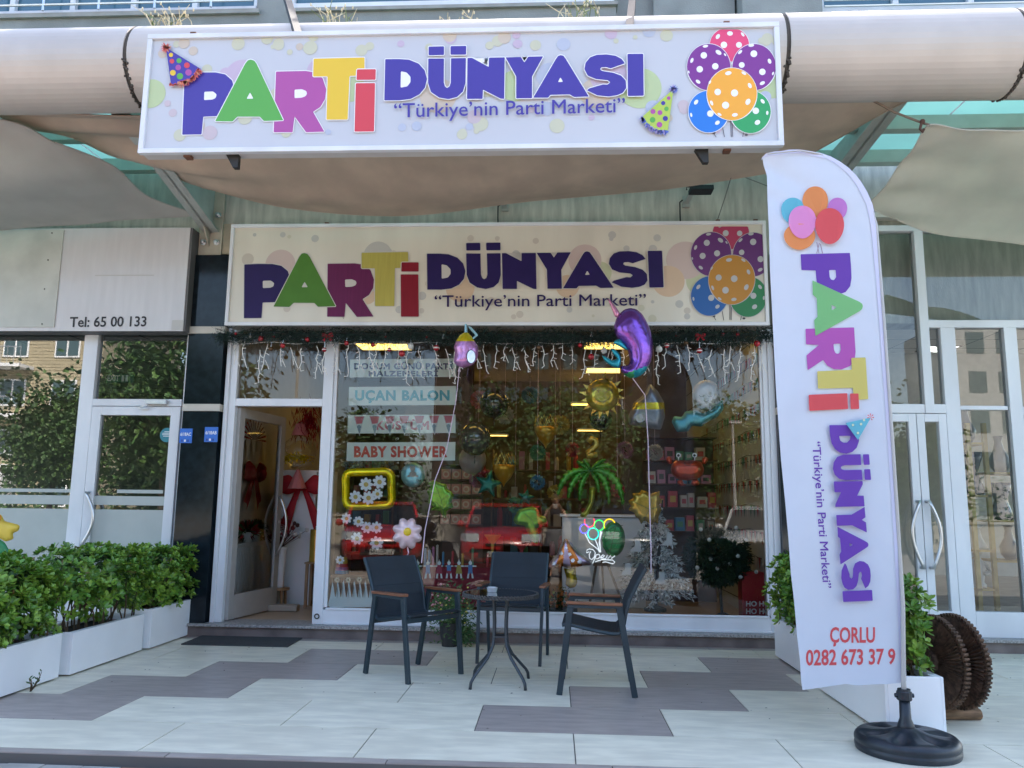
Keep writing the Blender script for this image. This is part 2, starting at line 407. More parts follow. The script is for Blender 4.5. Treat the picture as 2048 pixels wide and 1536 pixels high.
# pillars clad in black stone with cream bands
for x0, x1, rt_ in ((xp0, xp1, 1), (xq0, xq1, 0)):
    p = MB(); p.box(x0, x1, -.08, .22, 0, Z_(510, 410, -.08)); pl = p.build('pillar', stone_dark, BLD)
    for py in (660, 815): b = MB(); b.box(x0 - .004, x1 + .012, -.095, .1, Z_(py + 7, 410, -.09), Z_(py - 7, 410, -.09)); b.build('pillar_band', cream_band, pl)
p = MB(); p.box(xp0, xp1 + .05, -.03, .0, Z_(510, 410), Z_(450, 410)); p.build('pillar_head', M('beige_plaster', (.42, .36, .27), .85, var=.1), BLD)
# plinth step below the shop front
p = MB(); p.box(xp1 - .28, xq0 + .2, -.10, .25, 0, .10, 0); p.box(xp1 - .2, xq0 + .2, -.13, .25, .10, .125, 1); p.box(xq0 + .2, 14, -.1, .25, 0, .1, 0); p.box(xq0 + .2, 14, -.13, .25, .1, .125, 1); p.box(-14, xp1 - .28, -.02, .25, 0, .1, 0)
p.build('doorstep', [M('step_tile', (.15, .12, .11), .6, var=.25, vs_=5, bump=.2), M('granite', (.30, .29, .28), .45, var=.4, vs_=60)], BLD)
ZS = .125
# ---- the party shop front
mx0, mx1 = X_(640, 900) , X_(660, 900)
zt = Z_(658, 1000); ztr0, ztr1 = Z_(812, 550), Z_(797, 550); zb = Z_(1218, 800)
f = MB()
f.box(xL - .02, xL + .05, 0, .09, ZS, zt); f.box(xL - .06, xL - .02, -.03, .09, ZS, zt)
f.box(mx0, mx1, 0, .09, ZS, zt); f.box(mx1, mx1 + .035, .02, .08, zb, zt)
f.box(xR - .05, xR, 0, .09, ZS, zt); f.box(xR - .075, xR - .05, .02, .08, zb, zt); f.box(xR, xR + .06, -.02, .09, ZS, zt)
f.box(xL + .05, mx0, 0, .09, ztr0, ztr1)
f.box(xL + .05, xR - .05, .0, .09, zt, zt + .06)
f.box(mx1, xR - .05, .0, .09, ZS, zb - .02); f.box(mx1 + .03, xR - .07, -.012, .02, zb - .02, zb); f.box(mx1 + .02, xR - .05, -.02, .02, ZS, ZS + .02)
SF = f.build('shopfront_frame', alu, BLD, bevel=.004)
for (a, b, c, d) in ((mx1 + .035, xR - .075, zb, zt), (xL + .05, mx0, ztr1, zt)):
    p = MB(); p.add([(a, .05, c), (b, .05, c), (b, .05, d), (a, .05, d)], [(0, 1, 2, 3)]); p.build('glass_pane', glass, SF)
p = MB(); p.tube([(mx0 + .05 + .022 * math.cos(t), -.006, .2 + .022 * math.sin(t)) for t in [i * .5236 for i in range(12)]], .006, 6, close=True); p.build('lock_ring', iron, SF)
# ---- rooms
wall_c = M('cream_interior_wall', (.44, .41, .36), .9, var=.04); wall_b = M('brown_interior_wall', (.085, .066, .055), .9, var=.2)
ceil_m = M('ceiling_board', (.16, .145, .13), .9, var=.06); floor_m = M('interior_floor', (.40, .30, .20), .35, var=.1, vs_=2)
RX0, RX1, RD, RZ = xL - .1, xR + .05, 5.6, 3.42
p = MB(); p.box(RX0 - .1, RX1 + .1, RD, RD + .1, ZS, RZ); p.build('back_wall', wall_b, BLD)
p = MB(); p.box(RX0 - .1, RX0, .09, RD, ZS, RZ); p.build('side_wall', wall_c, BLD)
brick = M('white_brick_paper', (.5, .5, .48), .8)
n = brick.node_tree.nodes; l = brick.node_tree.links; bt = n.new('ShaderNodeTexBrick'); tc = n.new('ShaderNodeTexCoord'); mp = n.new('ShaderNodeMapping')
mp.inputs['Rotation'].default_value = (R(90), 0, R(90)); l.new(tc.outputs['Object'], mp.inputs[0]); l.new(mp.outputs[0], bt.inputs[0])
bt.inputs['Scale'].default_value = 1; bt.inputs['Brick Width'].default_value = .26; bt.inputs['Row Height'].default_value = .1; bt.inputs['Mortar Size'].default_value = .006
bt.inputs[1].default_value = (.55, .55, .52, 1); bt.inputs[2].default_value = (.42, .43, .41, 1); bt.inputs[3].default_value = (.05, .05, .05, 1); l.new(bt.outputs[0], n['Principled BSDF'].inputs[0])
p = MB(); p.box(RX1, RX1 + .1, .09, RD, ZS, RZ); p.build('side_wall', brick, BLD)
p = MB(); p.box(RX0 - .1, RX1 + .1, .09, RD + .1, RZ, RZ + .1); p.build('ceiling', ceil_m, BLD)
p = MB(); p.box(RX0 - .1, RX1 + .1, .0, RD + .1, .05, ZS - .002); p.build('room_floor', floor_m, BLD)
p = MB(); p.box(-2.2, -1.2, 3.6, 3.75, ZS, RZ); p.box(.9, 1.75, 2.6, 2.9, ZS, RZ); p.build('room_column', wall_b, BLD)
lamp = EMIT('ceiling_light_panel', (1.0, .62, .13), 1.0)
def ceiling_light(x, y, w, d, z, label, mat=lamp, group='ceiling lights of the party shop'):
    t = thing('ceiling_light', label, 'light', (x, y, z), group)
    q = MB(); q.box(x - w, x + w, y - d, y + d, z - .02, z - .006); q.build('diffuser', mat, t)
    q = MB(); q.box(x - w - .02, x - w, y - d, y + d, z - .028, z); q.box(x + w, x + w + .02, y - d, y + d, z - .028, z); q.box(x - w, x + w, y - d - .02, y - d, z - .028, z); q.box(x - w, x + w, y + d, y + d + .02, z - .028, z); q.build('frame', alu, t)
for px, py, w, lb in ((768, 690, .34, 'wide lit ceiling panel above the birthday supplies paper sign'), (1215, 688, .3, 'lit ceiling panel behind the narwhal balloon, nearer the window'), (1212, 738, .3, 'lit ceiling panel just above the smiling sun balloon'), (905, 826, .2, 'small far ceiling light at the right edge of the costume sign'), (990, 868, .2, 'small far ceiling light above the gold lanterns'), (1168, 806, .2, 'small far ceiling light left of the sun balloon'), (1180, 858, .2, 'small far ceiling light below the sun balloon'), (880, 600, .5, 'unseen ceiling light added to brighten the window display, left of centre'), (1130, 600, .5, 'unseen ceiling light added to brighten the window display, right of centre'), (1400, 600, .5, 'unseen ceiling light added to brighten the window display, near the brick papered wall')):  # the widest panels hang unseen behind the sign, added to brighten the display
    q = G(px, py, RZ); y = min(max(q.y, .5), RD - .6); x = q.x if q.y < RD - .6 else W(px, py, y).x
    ceiling_light(x, y, w, .22 if w > .25 else .12, RZ if q.y < RD - .6 else W(px, py, y).z, lb)
# ---- neighbour on the left
gl2 = GLASS('neighbour_glass', .2, (.8, .86, .84))
lz1 = Z_(664, 150); lx = X_(-260, 900)
p = MB(); a0, a1 = X_(148, 900), X_(176, 900); b0, b1 = X_(340, 900), xp0
f = MB()
f.box(a0, a1, 0, .1, 0.1, lz1); f.box(b1 - .06, b1, 0.02, .1, 0.1, lz1); f.box(a1, b1 - .06, 0, .1, Z_(812, 270), Z_(798, 270)); f.box(-14, b1, -.01, .1, lz1, lz1 + .06); f.box(-14, a0, .0, .1, .1, .5)
f.box(lx - .06, lx, 0, .1, .5, lz1)
NF = f.build('neighbour_shopfront_frame', alu, BLD, bevel=.004)
p = MB()
for (x0, x1, z0, z1) in ((-14, a0, .5, lz1), (a1, b1 - .06, Z_(798, 270), lz1)): p.add([(x0, .05, z0), (x1, .05, z0), (x1, .05, z1), (x0, .05, z1)], [(0, 1, 2, 3)])
p.build('glass_pane', gl2, NF)
p = MB()
fz = (Z_(1017, 60), Z_(1008, 60), Z_(990, 60), Z_(983, 60))
p.box(-14, a0, .035, .042, .5, fz[0]); p.box(-14, a0, .035, .042, fz[1], fz[2]); p.box(-14, a0, .035, .042, fz[3] - .005, fz[3] + .03); p.build('frosted_film', frost, NF)
# its door
d0, d1, dz1 = a1 + .005, b1 - .065, Z_(812, 270) - .006
f = MB(); f.box(d0, d0 + .10, -.005, .06, .11, dz1); f.box(d1 - .10, d1, -.005, .06, .11, dz1); f.box(d0 + .10, d1 - .10, -.005, .06, dz1 - .09, dz1); f.box(d0 + .10, d1 - .10, -.005, .06, .11, .3)
ND = f.build('neighbour_door', alu, BLD, bevel=.004)
p = MB(); p.add([(d0 + .1, .03, .3), (d1 - .1, .03, .3), (d1 - .1, .03, dz1 - .09), (d0 + .1, .03, dz1 - .09)], [(0, 1, 2, 3)]); p.build('door_pane', gl2, ND)
p = MB(); p.box(d0 + .1, d1 - .1, .018, .025, .3, fz[0]); p.box(d0 + .1, d1 - .1, .018, .025, fz[1], fz[2]); p.box(d0 + .33, d1 - .13, .018, .025, fz[3] - .005, fz[3] + .03); p.build('frosted_film', frost, ND)
def bow_handle(x, z0, z1, y, dx, par, name='handle', r=.016):
    q = MB(); pts = [(x + dx * math.sin(math.pi * i / 12), y - .06, z0 + (z1 - z0) * i / 12) for i in range(13)]
    q.tube([(x, y, z0)] + pts + [(x, y, z1)], r, 8); return q.build(name, steel, par, smooth=True)
bow_handle(d0 + .05, Z_(1090, 160), Z_(985, 160), -.0, .1, ND)
p = MB(); hx_ = X_(318, 805); p.box(hx_ - .12, hx_ + .1, -.06, -.005, Z_(809, 318), Z_(801, 318)); p.bar((hx_ - .1, -.05, Z_(812, 318)), (hx_ - .19, -.05, Z_(817, 318)), .02, .01); p.bar((hx_ - .19, -.05, Z_(817, 318)), (hx_ - .1, -.02, Z_(819, 318)), .02, .01); p.build('door_closer', steel, ND)
p = MB(); p.add([(W(334, 870, .016).x + .075 * math.cos(t), .016, W(334, 870, .016).z + .075 * math.sin(t)) for t in [i * math.pi / 10 for i in range(20)]], [tuple(range(20))])
sk = p.build('round_sticker', M('teal_sticker', (.02, .20, .25), .4), ND)
p = MB()
for i, dz in enumerate((.03, .015, 0, -.015)):
    c_ = W(334, 870, .0135); w_ = (.03, .05, .05, .04)[i]; p.add([(c_.x - w_, c_.y, c_.z + dz), (c_.x + w_, c_.y, c_.z + dz), (c_.x + w_, c_.y, c_.z + dz + .006), (c_.x - w_, c_.y, c_.z + dz + .006)], [(0, 1, 2, 3)])
p.build('sticker_print', white_p, sk)
# left room
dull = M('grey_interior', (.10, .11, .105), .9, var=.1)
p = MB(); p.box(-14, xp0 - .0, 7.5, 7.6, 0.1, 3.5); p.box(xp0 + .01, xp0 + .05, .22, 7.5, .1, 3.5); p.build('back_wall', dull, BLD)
p = MB(); p.box(-14, xp0, .1, 7.6, 3.45, 3.5, 0)
for i in range(14): p.box(-14 + i * .95, -13.985 + i * .95, .1, 7.5, 3.447, 3.45, 1)
for i in range(5): p.box(-14, xp0, .8 + i * 1.5, .815 + i * 1.5, 3.447, 3.45, 1)
p.build('ceiling', [M('pale_ceiling', (.40, .43, .40), .9), rubber], BLD)
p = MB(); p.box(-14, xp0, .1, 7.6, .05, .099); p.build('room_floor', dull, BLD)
# exit sign hanging in the left shop
EX = thing('exit_sign', 'green EXIT sign behind the glass above the neighbouring door', 'sign', W(241, 756, .9))
c_ = W(213, 748, .9); e_ = W(268, 765, .9)
p = MB(); p.box(c_.x, e_.x, .9, .92, e_.z, c_.z); p.build('board', M('exit_green', (.01, .10, .06), .4), EX)
v, fcs = text2('EXIT', .02, c_.x + .02, e_.z + .015, (c_.x + e_.x) / 2 - .01, c_.z - .015)
p = MB(); p.sheet(v, fcs, lambda x, z: (x, .896, z)); p.add([((c_.x + e_.x) / 2 + .02 + i * .045 + dx, .896, z) for i in range(2) for dx, z in ((0, e_.z + .012), (.03, e_.z + .012), (.03, c_.z - .012), (0, c_.z - .012))], [(0, 1, 2, 3), (4, 5, 6, 7)]); p.build('lettering', white_p, EX)
# ---- neighbour on the right: tall glazing
gl3 = GLASS('right_shop_glass', .085, (.86, .92, .90))
def xr(px, py): return X_(px, py)
rz2 = Z_(462, 1840); rzm0, rzm1 = Z_(655, 1900), Z_(640, 1900); rzd0, rzd1 = Z_(826, 1830), Z_(808, 1830)
c0, c1 = xr(1833, 560), xr(1851, 560); e0, e1 = xr(1905, 1000), xr(1935, 1000); h0, h1 = xr(2036, 1000), xr(2062, 1000)
f = MB()
f.box(xq1, xq1 + .05, 0, .1, .12, rz2); f.box(c0, c1, -.01, .1, rzd0, rz2); f.box(e0, e1, 0, .1, .12, rzm0); f.box(h0, h1, 0, .1, .12, rzm0)
f.box(c1, 14, 0, .1, rzm0, rzm1); f.box(xq1 + .05, c0, 0, .1, rzd0, rzd1); f.box(c1, e0, 0, .1, rzd0, rzd1); f.box(h1, 14, 0, .1, rzd0 - .02, rzd1 - .02); f.box(xr(1887, 740) - .0, xr(1897, 740), .01, .09, rzd1, rzm0)
f.box(e1, h0, .0, .1, .125, .36); f.box(e1 + .01, h0 - .01, .02, .08, Z_(815, 1960) - .02, Z_(815, 1960) + .02); f.box(xq1, 14, -.01, .1, rz2, rz2 + .06)
RF = f.build('tall_shopfront_frame', alu, BLD, bevel=.004)
p = MB()
for (x0, x1, z0, z1) in ((xq1 + .05, c0, rzd1, rz2), (c1, 14, rzm1, rz2), (c1, xr(1887, 740), rzd1, rzm0), (xr(1897, 740), e0, rzd1, rzm0), (e1, h0, .36, rzm0), (h1, 14, rzd1, rzm0)):
    p.add([(x0, .05, z0), (x1, .05, z0), (x1, .05, z1), (x0, .05, z1)], [(0, 1, 2, 3)])
p.build('glass_pane', gl3, RF)
ms = xr(1843, 1000)
def dleaf(x0, x1, hs, nm='glass_door'):
    f = MB(); z1 = rzd0 - .006; f.box(x0, x0 + .075, -.005, .06, .13, z1); f.box(x1 - .075, x1, -.005, .06, .13, z1); f.box(x0 + .075, x1 - .075, -.005, .06, z1 - .08, z1); f.box(x0 + .075, x1 - .075, -.005, .06, .13, .36)
    D = f.build(nm, alu, BLD, bevel=.004)
    p = MB(); p.add([(x0 + .075, .03, .36), (x1 - .075, .03, .36), (x1 - .075, .03, z1 - .08), (x0 + .075, .03, z1 - .08)], [(0, 1, 2, 3)]); p.build('door_pane', gl3, D)
    if hs: bow_handle(x0 + .04 if hs > 0 else x1 - .04, Z_(1135, 1840), Z_(1003, 1840), -.005, .09 * hs, D)
dleaf(xq1 + .055, ms - .003, -1); dleaf(ms + .003, e0 - .005, 1); dleaf(h1 + .005, h1 + 1.2, 0)
wall_g = M('grey_room_wall', (.45, .44, .41), .9, var=.06)
p = MB(); p.box(xq0 + .1, 14, 7.5, 7.6, .1, 4.4); p.box(xq0 + .06, xq0 + .1, .22, 7.5, .1, 4.4); p.build('back_wall', wall_g, BLD)
p = MB(); p.box(xq0 + .1, 14, .1, 7.6, 4.3, 4.35, 0)
for i in range(9): p.box(xq0 + .1, 14, .6 + i * .8, .62 + i * .8, 4.296, 4.3, 1)
for i in range(10): p.box(xq0 + .5 + i * 1.2, xq0 + .515 + i * 1.2, .1, 7.5, 4.296, 4.3, 1)
p.build('ceiling', [M('ceiling_tile', (.75, .72, .66), .9, var=.03), M('ceiling_grid', (.25, .25, .24), .8)], BLD)
p = MB(); p.box(xq0 + .1, 14, .1, 7.6, .05, .12); p.build('room_floor', M('right_room_floor', (.25, .22, .18), .4, var=.15), BLD)
for px, py, lb in ((1865, 590, 'louvred grid lamp in the high ceiling beside the teal post'), (1855, 706, 'louvred grid lamp further back in the right shop ceiling')):
    q = G(px, py, 4.29); x, y = q.x, min(q.y, 7)
    t = thing('louvre_lamp', lb, 'light', (x, y, 4.28), 'louvred lamps of the right shop')
    m = MB(); m.box(x - .3, x + .3, y - .3, y + .3, 4.28, 4.292); m.build('tray', iron, t)
    m = MB()
    for i in range(4):
        for j in range(4): m.box(x - .27 + i * .14, x - .17 + i * .14, y - .27 + j * .14, y - .17 + j * .14, 4.27, 4.279)
    m.build('louvre', EMIT('louvre_glow', (.95, .95, .9), .5), t)
# ------------------------------------------------------------------ open shop door
DR = thing('open_shop_door', 'grey framed glass door standing open into the party shop', 'door', (xL + .06, .06, ZS))
th = R(81); lw_, lh0, lh1 = .98, ZS + .01, ztr0 - .01
def dp(u, w, z): return Vector((xL + .065 + math.cos(th) * u + math.sin(th) * w, .06 + math.sin(th) * u - math.cos(th) * w, z))
def dbox(m, u0, u1, w0, w1, z0, z1):
    m.add([dp(u, w, z) for u in (u0, u1) for w in (w0, w1) for z in (z0, z1)], [(0, 1, 3, 2), (4, 6, 7, 5), (0, 4, 5, 1), (2, 3, 7, 6), (0, 2, 6, 4), (1, 5, 7, 3)])
f = MB(); dbox(f, 0, .1, -.025, .025, lh0, lh1); dbox(f, lw_ - .1, lw_, -.025, .025, lh0, lh1); dbox(f, .1, lw_ - .1, -.025, .025, lh1 - .1, lh1); dbox(f, .1, lw_ - .1, -.025, .025, lh0, lh0 + .24)
f.build('door_frame', M('grey_door_paint', (.36, .35, .33), .45, var=.05, dirt=.1), DR, bevel=.003)
p = MB(); p.add([dp(.1, 0, lh0 + .24), dp(lw_ - .1, 0, lh0 + .24), dp(lw_ - .1, 0, lh1 - .1), dp(.1, 0, lh1 - .1)], [(0, 1, 2, 3)]); p.build('door_pane', glass_door, DR)
for sg in (1, -1):
    q = MB(); z0, z1 = .72, 1.38
    pts = [dp(lw_ - .07 , sg * (.03 + .1 * math.sin(math.pi * i / 10)), z0 + (z1 - z0) * i / 10) for i in range(11)]; q.tube(pts, .016, 8); q.build('handle', steel, DR, smooth=True)
# ------------------------------------------------------------------ canopy
YP = -2.3
CAN = thing('steel_canopy', 'grey tubular steel canopy with green glass running above the shop signs', 'canopy', (-.6, YP, 4.3))
pr = .5 * (W(100, 60, YP).z - W(100, 218, YP).z) * .94
pc0, pc1 = W(0, 138, YP).z, W(2048, 101, YP).z; pz = (pc0 + pc1) / 2 - .035
pipe_m = M('weathered_aluminium', (.53, .47, .42), .5, .2, var=.04, vs_=3, bump=.03, bs=12, dirt=.12)
cuts = [-12, W(245, 140, YP - pr).x, W(1580, 110, YP - pr).x, W(2062, 100, YP - pr).x, 12]
for a, b in zip(cuts[:-1], cuts[1:]):
    m = MB(); n = 14
    m.lathe([(pr, 0), (pr, b - a - .03)], (a + .015, YP, pz), 48, (1, 0, 0)); m.build('pipe_section', pipe_m, CAN, smooth=False, bevel=.0)
    m = None
m = MB(); rj = random.Random(5)
for c in cuts[1:-1]:
    m.lathe([(pr - .012, -.03), (pr - .008, 0), (pr - .012, .03)], (c, YP, pz), 48, (1, 0, 0), caps=False)
    for i in range(40):
        a = rj.uniform(2.2, 4.4) + 1.2; m.ball((c + rj.uniform(-.02, .02), YP + (pr) * math.cos(a), pz + pr * math.sin(a)), rj.uniform(.008, .016), 6)
m.build('pipe_joint', M('dark_sealant', (.07, .06, .05), .9, var=.3), CAN)
steel_p = M('canopy_steel', (.38, .41, .38), .55, 0, var=.08, dirt=.15)
ax_l, ax_r = W(428, 440, 0).x, W(1638, 342, 0).x
ztop = pz + .05
def arm(x):
    m = MB(); zl0 = Z_(470, 430) if x < 0 else Z_(400, 1638) ; 
    z_w, z_p = (zl0, pz - .12)
    m.prism([(0, z_w), (YP + pr * .9, z_p), (YP + pr * .9, ztop), (0, ztop + .1)], lambda y, z: (x - .012, y, z), lambda y, z: (x + .012, y, z))
    m.add([(x - .085, 0, z_w), (x + .085, 0, z_w), (x + .085, YP + pr * .9, z_p), (x - .085, YP + pr * .9, z_p), (x - .085, 0, z_w + .015), (x + .085, 0, z_w + .015), (x + .085, YP + pr * .9, z_p + .015), (x - .085, YP + pr * .9, z_p + .015)],
          [(0, 1, 2, 3), (4, 7, 6, 5), (0, 4, 5, 1), (1, 5, 6, 2), (2, 6, 7, 3), (3, 7, 4, 0)])
    a = m.build('canopy_arm', steel_p, CAN)
    m = MB(); b0, b1 = W(397, 500, -.04), W(446, 452, -.04); w = b1.x - b0.x
    m.box(x - w / 2, x + w / 2, -.05, -.03, z_w - .26, z_w + .5); m.prism([(-.05, z_w - .15), (-.05, z_w + .05), (-.2, z_w + .03)], lambda y, z: (x - .02, y, z), lambda y, z: (x - .008, y, z))
    m.build('bracket_plate', M('bracket_cream', (.45, .41, .33), .6, var=.1), a)
    m = MB()
    for dx in (-.07, .07):
        for z in (z_w - .1, z_w + .2): m.lathe([(.035, 0), (.035, .012), (.02, .013), (.02, .045), (.012, .05)], (x + dx, -.05, z), 6, (0, -1, 0))
    m.build('bolt', steel, a)
arm(ax_l); arm(ax_r); arm(ax_l - 5.4)
gp = M('green_canopy_glass', (.40, .76, .55), .15, 0, var=.06, vs_=1.5, trans=.75)
m = MB(); zg = ztop + .13
for i in range(20):
    x = -12 + i * 1.2
    m.add([(x, -.01, zg + .05), (x + 1.18, -.01, zg + .05), (x + 1.18, YP, zg), (x, YP, zg)], [(0, 1, 2, 3)])
m.build('glass_roof', gp, CAN)
for yb_ in (-.35, -1.05, -1.7):
    m = MB(); m.box(-12, 12, yb_ - .05, yb_ + .05, zg - .16, zg - .03); m.build('purlin', M('green_tinted_steel', (.42, .52, .46), .5, var=.06), CAN)
# ------------------------------------------------------------------ sails
def sail(name, rows, label, mat, wr, group='shade sails under the canopy', seed=1):
    """rows of (px, py, Y) points from the street edge to the wall edge; a smooth cloth through them with folds"""
    P = [[W(*q) for q in r] for r in rows]
    def cr(p, t):
        n = len(p) - 1; x = min(t * n, n - 1e-6); i = int(x); u = x - i
        a, b, c, d = p[max(i - 1, 0)], p[i], p[i + 1], p[min(i + 2, n)]
        return .5 * ((2 * b) + (c - a) * u + (2 * a - 5 * b + 4 * c - d) * u * u + (3 * b - a - 3 * c + d) * u ** 3)
    def fn(u, v):
        q = cr([cr(r, u) for r in P], v)
        return q + Vector((0, 0, wr(u, v)))
    m = MB(); m.grid(fn, 90, 40)
    o = m.build(name, mat, None, smooth=True, solid=.006)
    h = MB(); k = 40
    for pth in ([fn(i / k, 1) for i in range(k + 1)], [fn(i / k, 0) for i in range(k + 1)], [fn(0, i / k) for i in range(k + 1)], [fn(1, i / k) for i in range(k + 1)]):
        h = MB(); h.tube(pth, .011, 6, flat=.5); h.build('hem', mat, o, smooth=True)
    return tag(o, label, 'shade sail', group)
br = M('brown_sailcloth', (.62, .49, .39), .9, 0, var=.10, vs_=3, bump=.25, bs=120, dirt=.1, trans=.35)
gy = M('grey_sailcloth', (.54, .52, .48), .9, 0, var=.06, vs_=3, bump=.2, bs=120, trans=.3)
def wr1(u, v):
    f = math.exp(-((u - .12) / .16) ** 2)
    return f * .045 * math.sin(v * 26 + u * 14) * math.sin(math.pi * v) + .008 * math.sin(u * 40 + v * 9) * math.sin(math.pi * v) * (1 - v)
sail('shade_sail', [[(-40, 219, -2.15), (300, 232, -2.1), (700, 215, -2.1), (1100, 205, -2.1), (1500, 188, -2.1), (1880, 178, -2.1)],
                    [(-10, 230, -1.9), (330, 262, -1.7), (700, 290, -1.6), (1100, 290, -1.6), (1480, 255, -1.7), (1800, 208, -1.9)],
                    [(230, 308, -1.3), (480, 370, -1.1), (740, 392, -1.0), (1060, 375, -1.0), (1400, 335, -1.05), (1690, 270, -1.4)],
                    [(410, 376, -.75), (580, 416, -.6), (810, 431, -.5), (1060, 402, -.5), (1330, 378, -.5), (1560, 342, -.85)]],
     'wide brown shade sail sagging between the two party signs', br, wr1)
def wr2(u, v): return .006 * math.sin(u * 20 + v * 5)
sail('shade_sail', [[(-420, 290, -2.2), (-150, 215, -2.0), (-20, 232, -2.0), (60, 258, -1.9), (110, 287, -1.75)],
                    [(-420, 340, -1.7), (-100, 340, -1.6), (60, 350, -1.5), (160, 345, -1.4), (225, 333, -1.3)],
                    [(-420, 420, -1.1), (-100, 415, -1.0), (100, 410, -.9), (220, 400, -.8), (295, 392, -.75)],
                    [(-420, 470, -.5), (-100, 465, -.45), (100, 452, -.35), (240, 441, -.32), (400, 430, -.3)]],
     'grey shade sail over the neighbouring blank sign on the left', gy, wr2)
def wr3(u, v): return .012 * math.sin((u * 1.2 + v) * 16) * math.exp(-u * 2.5) + .006 * math.sin(v * 20 + u * 4)
sail('shade_sail', [[(1858, 250, -2.25), (1960, 262, -2.25), (2070, 262, -2.25), (2300, 262, -2.25)],
                    [(1815, 310, -2.0), (1930, 330, -1.9), (2060, 350, -1.9), (2300, 360, -1.9)],
                    [(1770, 372, -1.75), (1890, 405, -1.55), (2050, 425, -1.5), (2300, 440, -1.5)],
                    [(1735, 412, -1.55), (1850, 462, -1.3), (2050, 488, -1.2), (2300, 520, -1.2)]],
     'pale beige shade sail tied at the top right behind the flag', M('beige_sailcloth', (.72, .70, .61), .9, 0, var=.06, vs_=3, bump=.2, bs=120, trans=.5), wr3)
def rope(pts, label, r=.006, mat=None, name='rope'):
    m = MB(); m.tube([W(*p) for p in pts], r, 6); return tag(m.build(name, mat or M('rope_brown', (.20, .15, .11), .9)), label, 'rope', 'ropes of the shade sails')
o = rope([(1725, 190, -2.2), (1790, 225, -2.2), (1845, 246, -2.22), (1860, 250, -2.25)], 'rope with a knotted hook tying the beige sail to the pipe', .009)
m = MB(); m.tube([W(*p) for p in ((1843, 246, -2.24), (1840, 258, -2.24), (1846, 264, -2.24), (1848, 258, -2.24))], .01, 6); m.ball(W(1845, 243, -2.24), .02, 8); ORG[o.name] = o.location.copy(); m.build('hook', M('rust', (.10, .05, .035), .8), o)
rope([(0, 322, -1.5), (60, 303, -1.5), (110, 290, -1.6)], 'pale cord stretched under the grey sail', .006, M('cord_pale', (.55, .5, .45), .9))
rope([(1465, 345, -.8), (1450, 395, -.35), (1435, 440, -.25)], 'thin wire tying the sail corner to the lower sign', .005, M('wire_grey', (.16, .16, .15), .6))
rope([(1465, 345, -.8), (1540, 374, -.4)], 'thin wire from the brown sail corner towards the flag', .005, MC['wire_grey'])
# dry grass growing on the pipe
for px, py, n, lb, h in ((335, 55, 34, 'tuft of dry grass on the pipe above the left party hat', .22), (680, 52, 22, 'tall dry grass tuft on the pipe above the letter T', .24), (930, 47, 14, 'small dry grass tuft on the pipe above the letter U', .12), (1170, 38, 26, 'green and dry grass tuft on the pipe near the right stay', .22)):
    b = W(px, py, YP); b.z = pz + pr - .02; m = MB(); rg = random.Random(px)
    for i in range(n):
        s = Vector((b.x + rg.gauss(0, .09), YP + rg.gauss(0, .03), b.z)); a = rg.gauss(0, .45); hh = h * rg.uniform(.4, 1.1)
        m.tube([s, s + Vector((a * .4 * hh, rg.gauss(0, .02), hh * .6)), s + Vector((a * 1.1 * hh, rg.gauss(0, .04), hh))], [.005, .004, .002], 4, k=rg.choice((0, 0, 1)))
        if rg.random() < .5: m.ball(s + Vector((a * 1.1 * hh, 0, hh)), .008, 6, (1, 1, 2), k=0)
    tag(m.build('grass_tuft', [M('dry_straw', (.66, .56, .36), .9, island=.2), M('green_blade', (.22, .26, .10), .8, island=.2)]), lb, 'grass tuft', 'grass on the pipe')
# ------------------------------------------------------------------ party sign artwork
def c1(*p): return [(270 + x / 3.103, 40 + y / 3.103) for x, y in p]
def c2(*p): return [(930 + x / 3.057, 40 + y / 3.057) for x, y in p]
LET = []   # (colour slot, [outline, holes...])
LET.append((0, [c1((308, 330), (400, 325), (500, 325), (560, 337), (603, 375), (620, 440), (613, 510), (585, 565), (545, 590), (500, 597), (424, 600), (413, 710), (293, 712)), c1((430, 445), (485, 443), (507, 462), (500, 485), (480, 494), (428, 497))]))
LET.append((2, [c1((860, 697), (875, 320), (1060, 316), (1120, 325), (1165, 362), (1187, 430), (1180, 490), (1150, 540), (1105, 570), (1175, 693), (1062, 697), (990, 598), (978, 697)), c1((990, 432), (1035, 429), (1062, 440), (1068, 455), (1060, 472), (1035, 482), (990, 485))]))
LET.append((1, [c1((497, 628), (683, 272), (700, 250), (718, 245), (740, 252), (755, 272), (920, 622), (800, 627), (775, 600), (635, 600), (605, 630)), c1((714, 449), (735, 488), (692, 489))]))
LET.append((3, [c1((1108, 240), (1425, 232), (1425, 345), (1332, 347), (1320, 618), (1188, 619), (1195, 350), (1105, 351))]))
LET.append((4, [c1((1378, 306), (1495, 305), (1493, 371), (1374, 372))])); LET.append((4, [c1((1370, 392), (1490, 391), (1484, 692), (1362, 693))]))
LD = []
LD.append((0, [c1((1553, 243), (1640, 242), (1700, 246), (1760, 270), (1798, 312), (1812, 365), (1800, 420), (1765, 462), (1710, 490), (1640, 499), (1547, 499)), c1((1650, 318), (1685, 325), (1710, 352), (1710, 385), (1690, 412), (1648, 420))]))
LD.append((0, [c1((1822, 165), (1918, 163), (1918, 217), (1822, 219))])); LD.append((0, [c1((1958, 162), (2056, 160), (2055, 215), (1958, 216))]))
LD.append((0, [[(856.5, 117), (888, 117), (887.7, 165), (890, 173), (894, 176), (899, 173), (901.5, 165), (902, 116.5), (932, 116), (931, 166), (926, 183), (914, 194), (897, 198.5), (878, 195), (862, 184), (856, 166)]]))
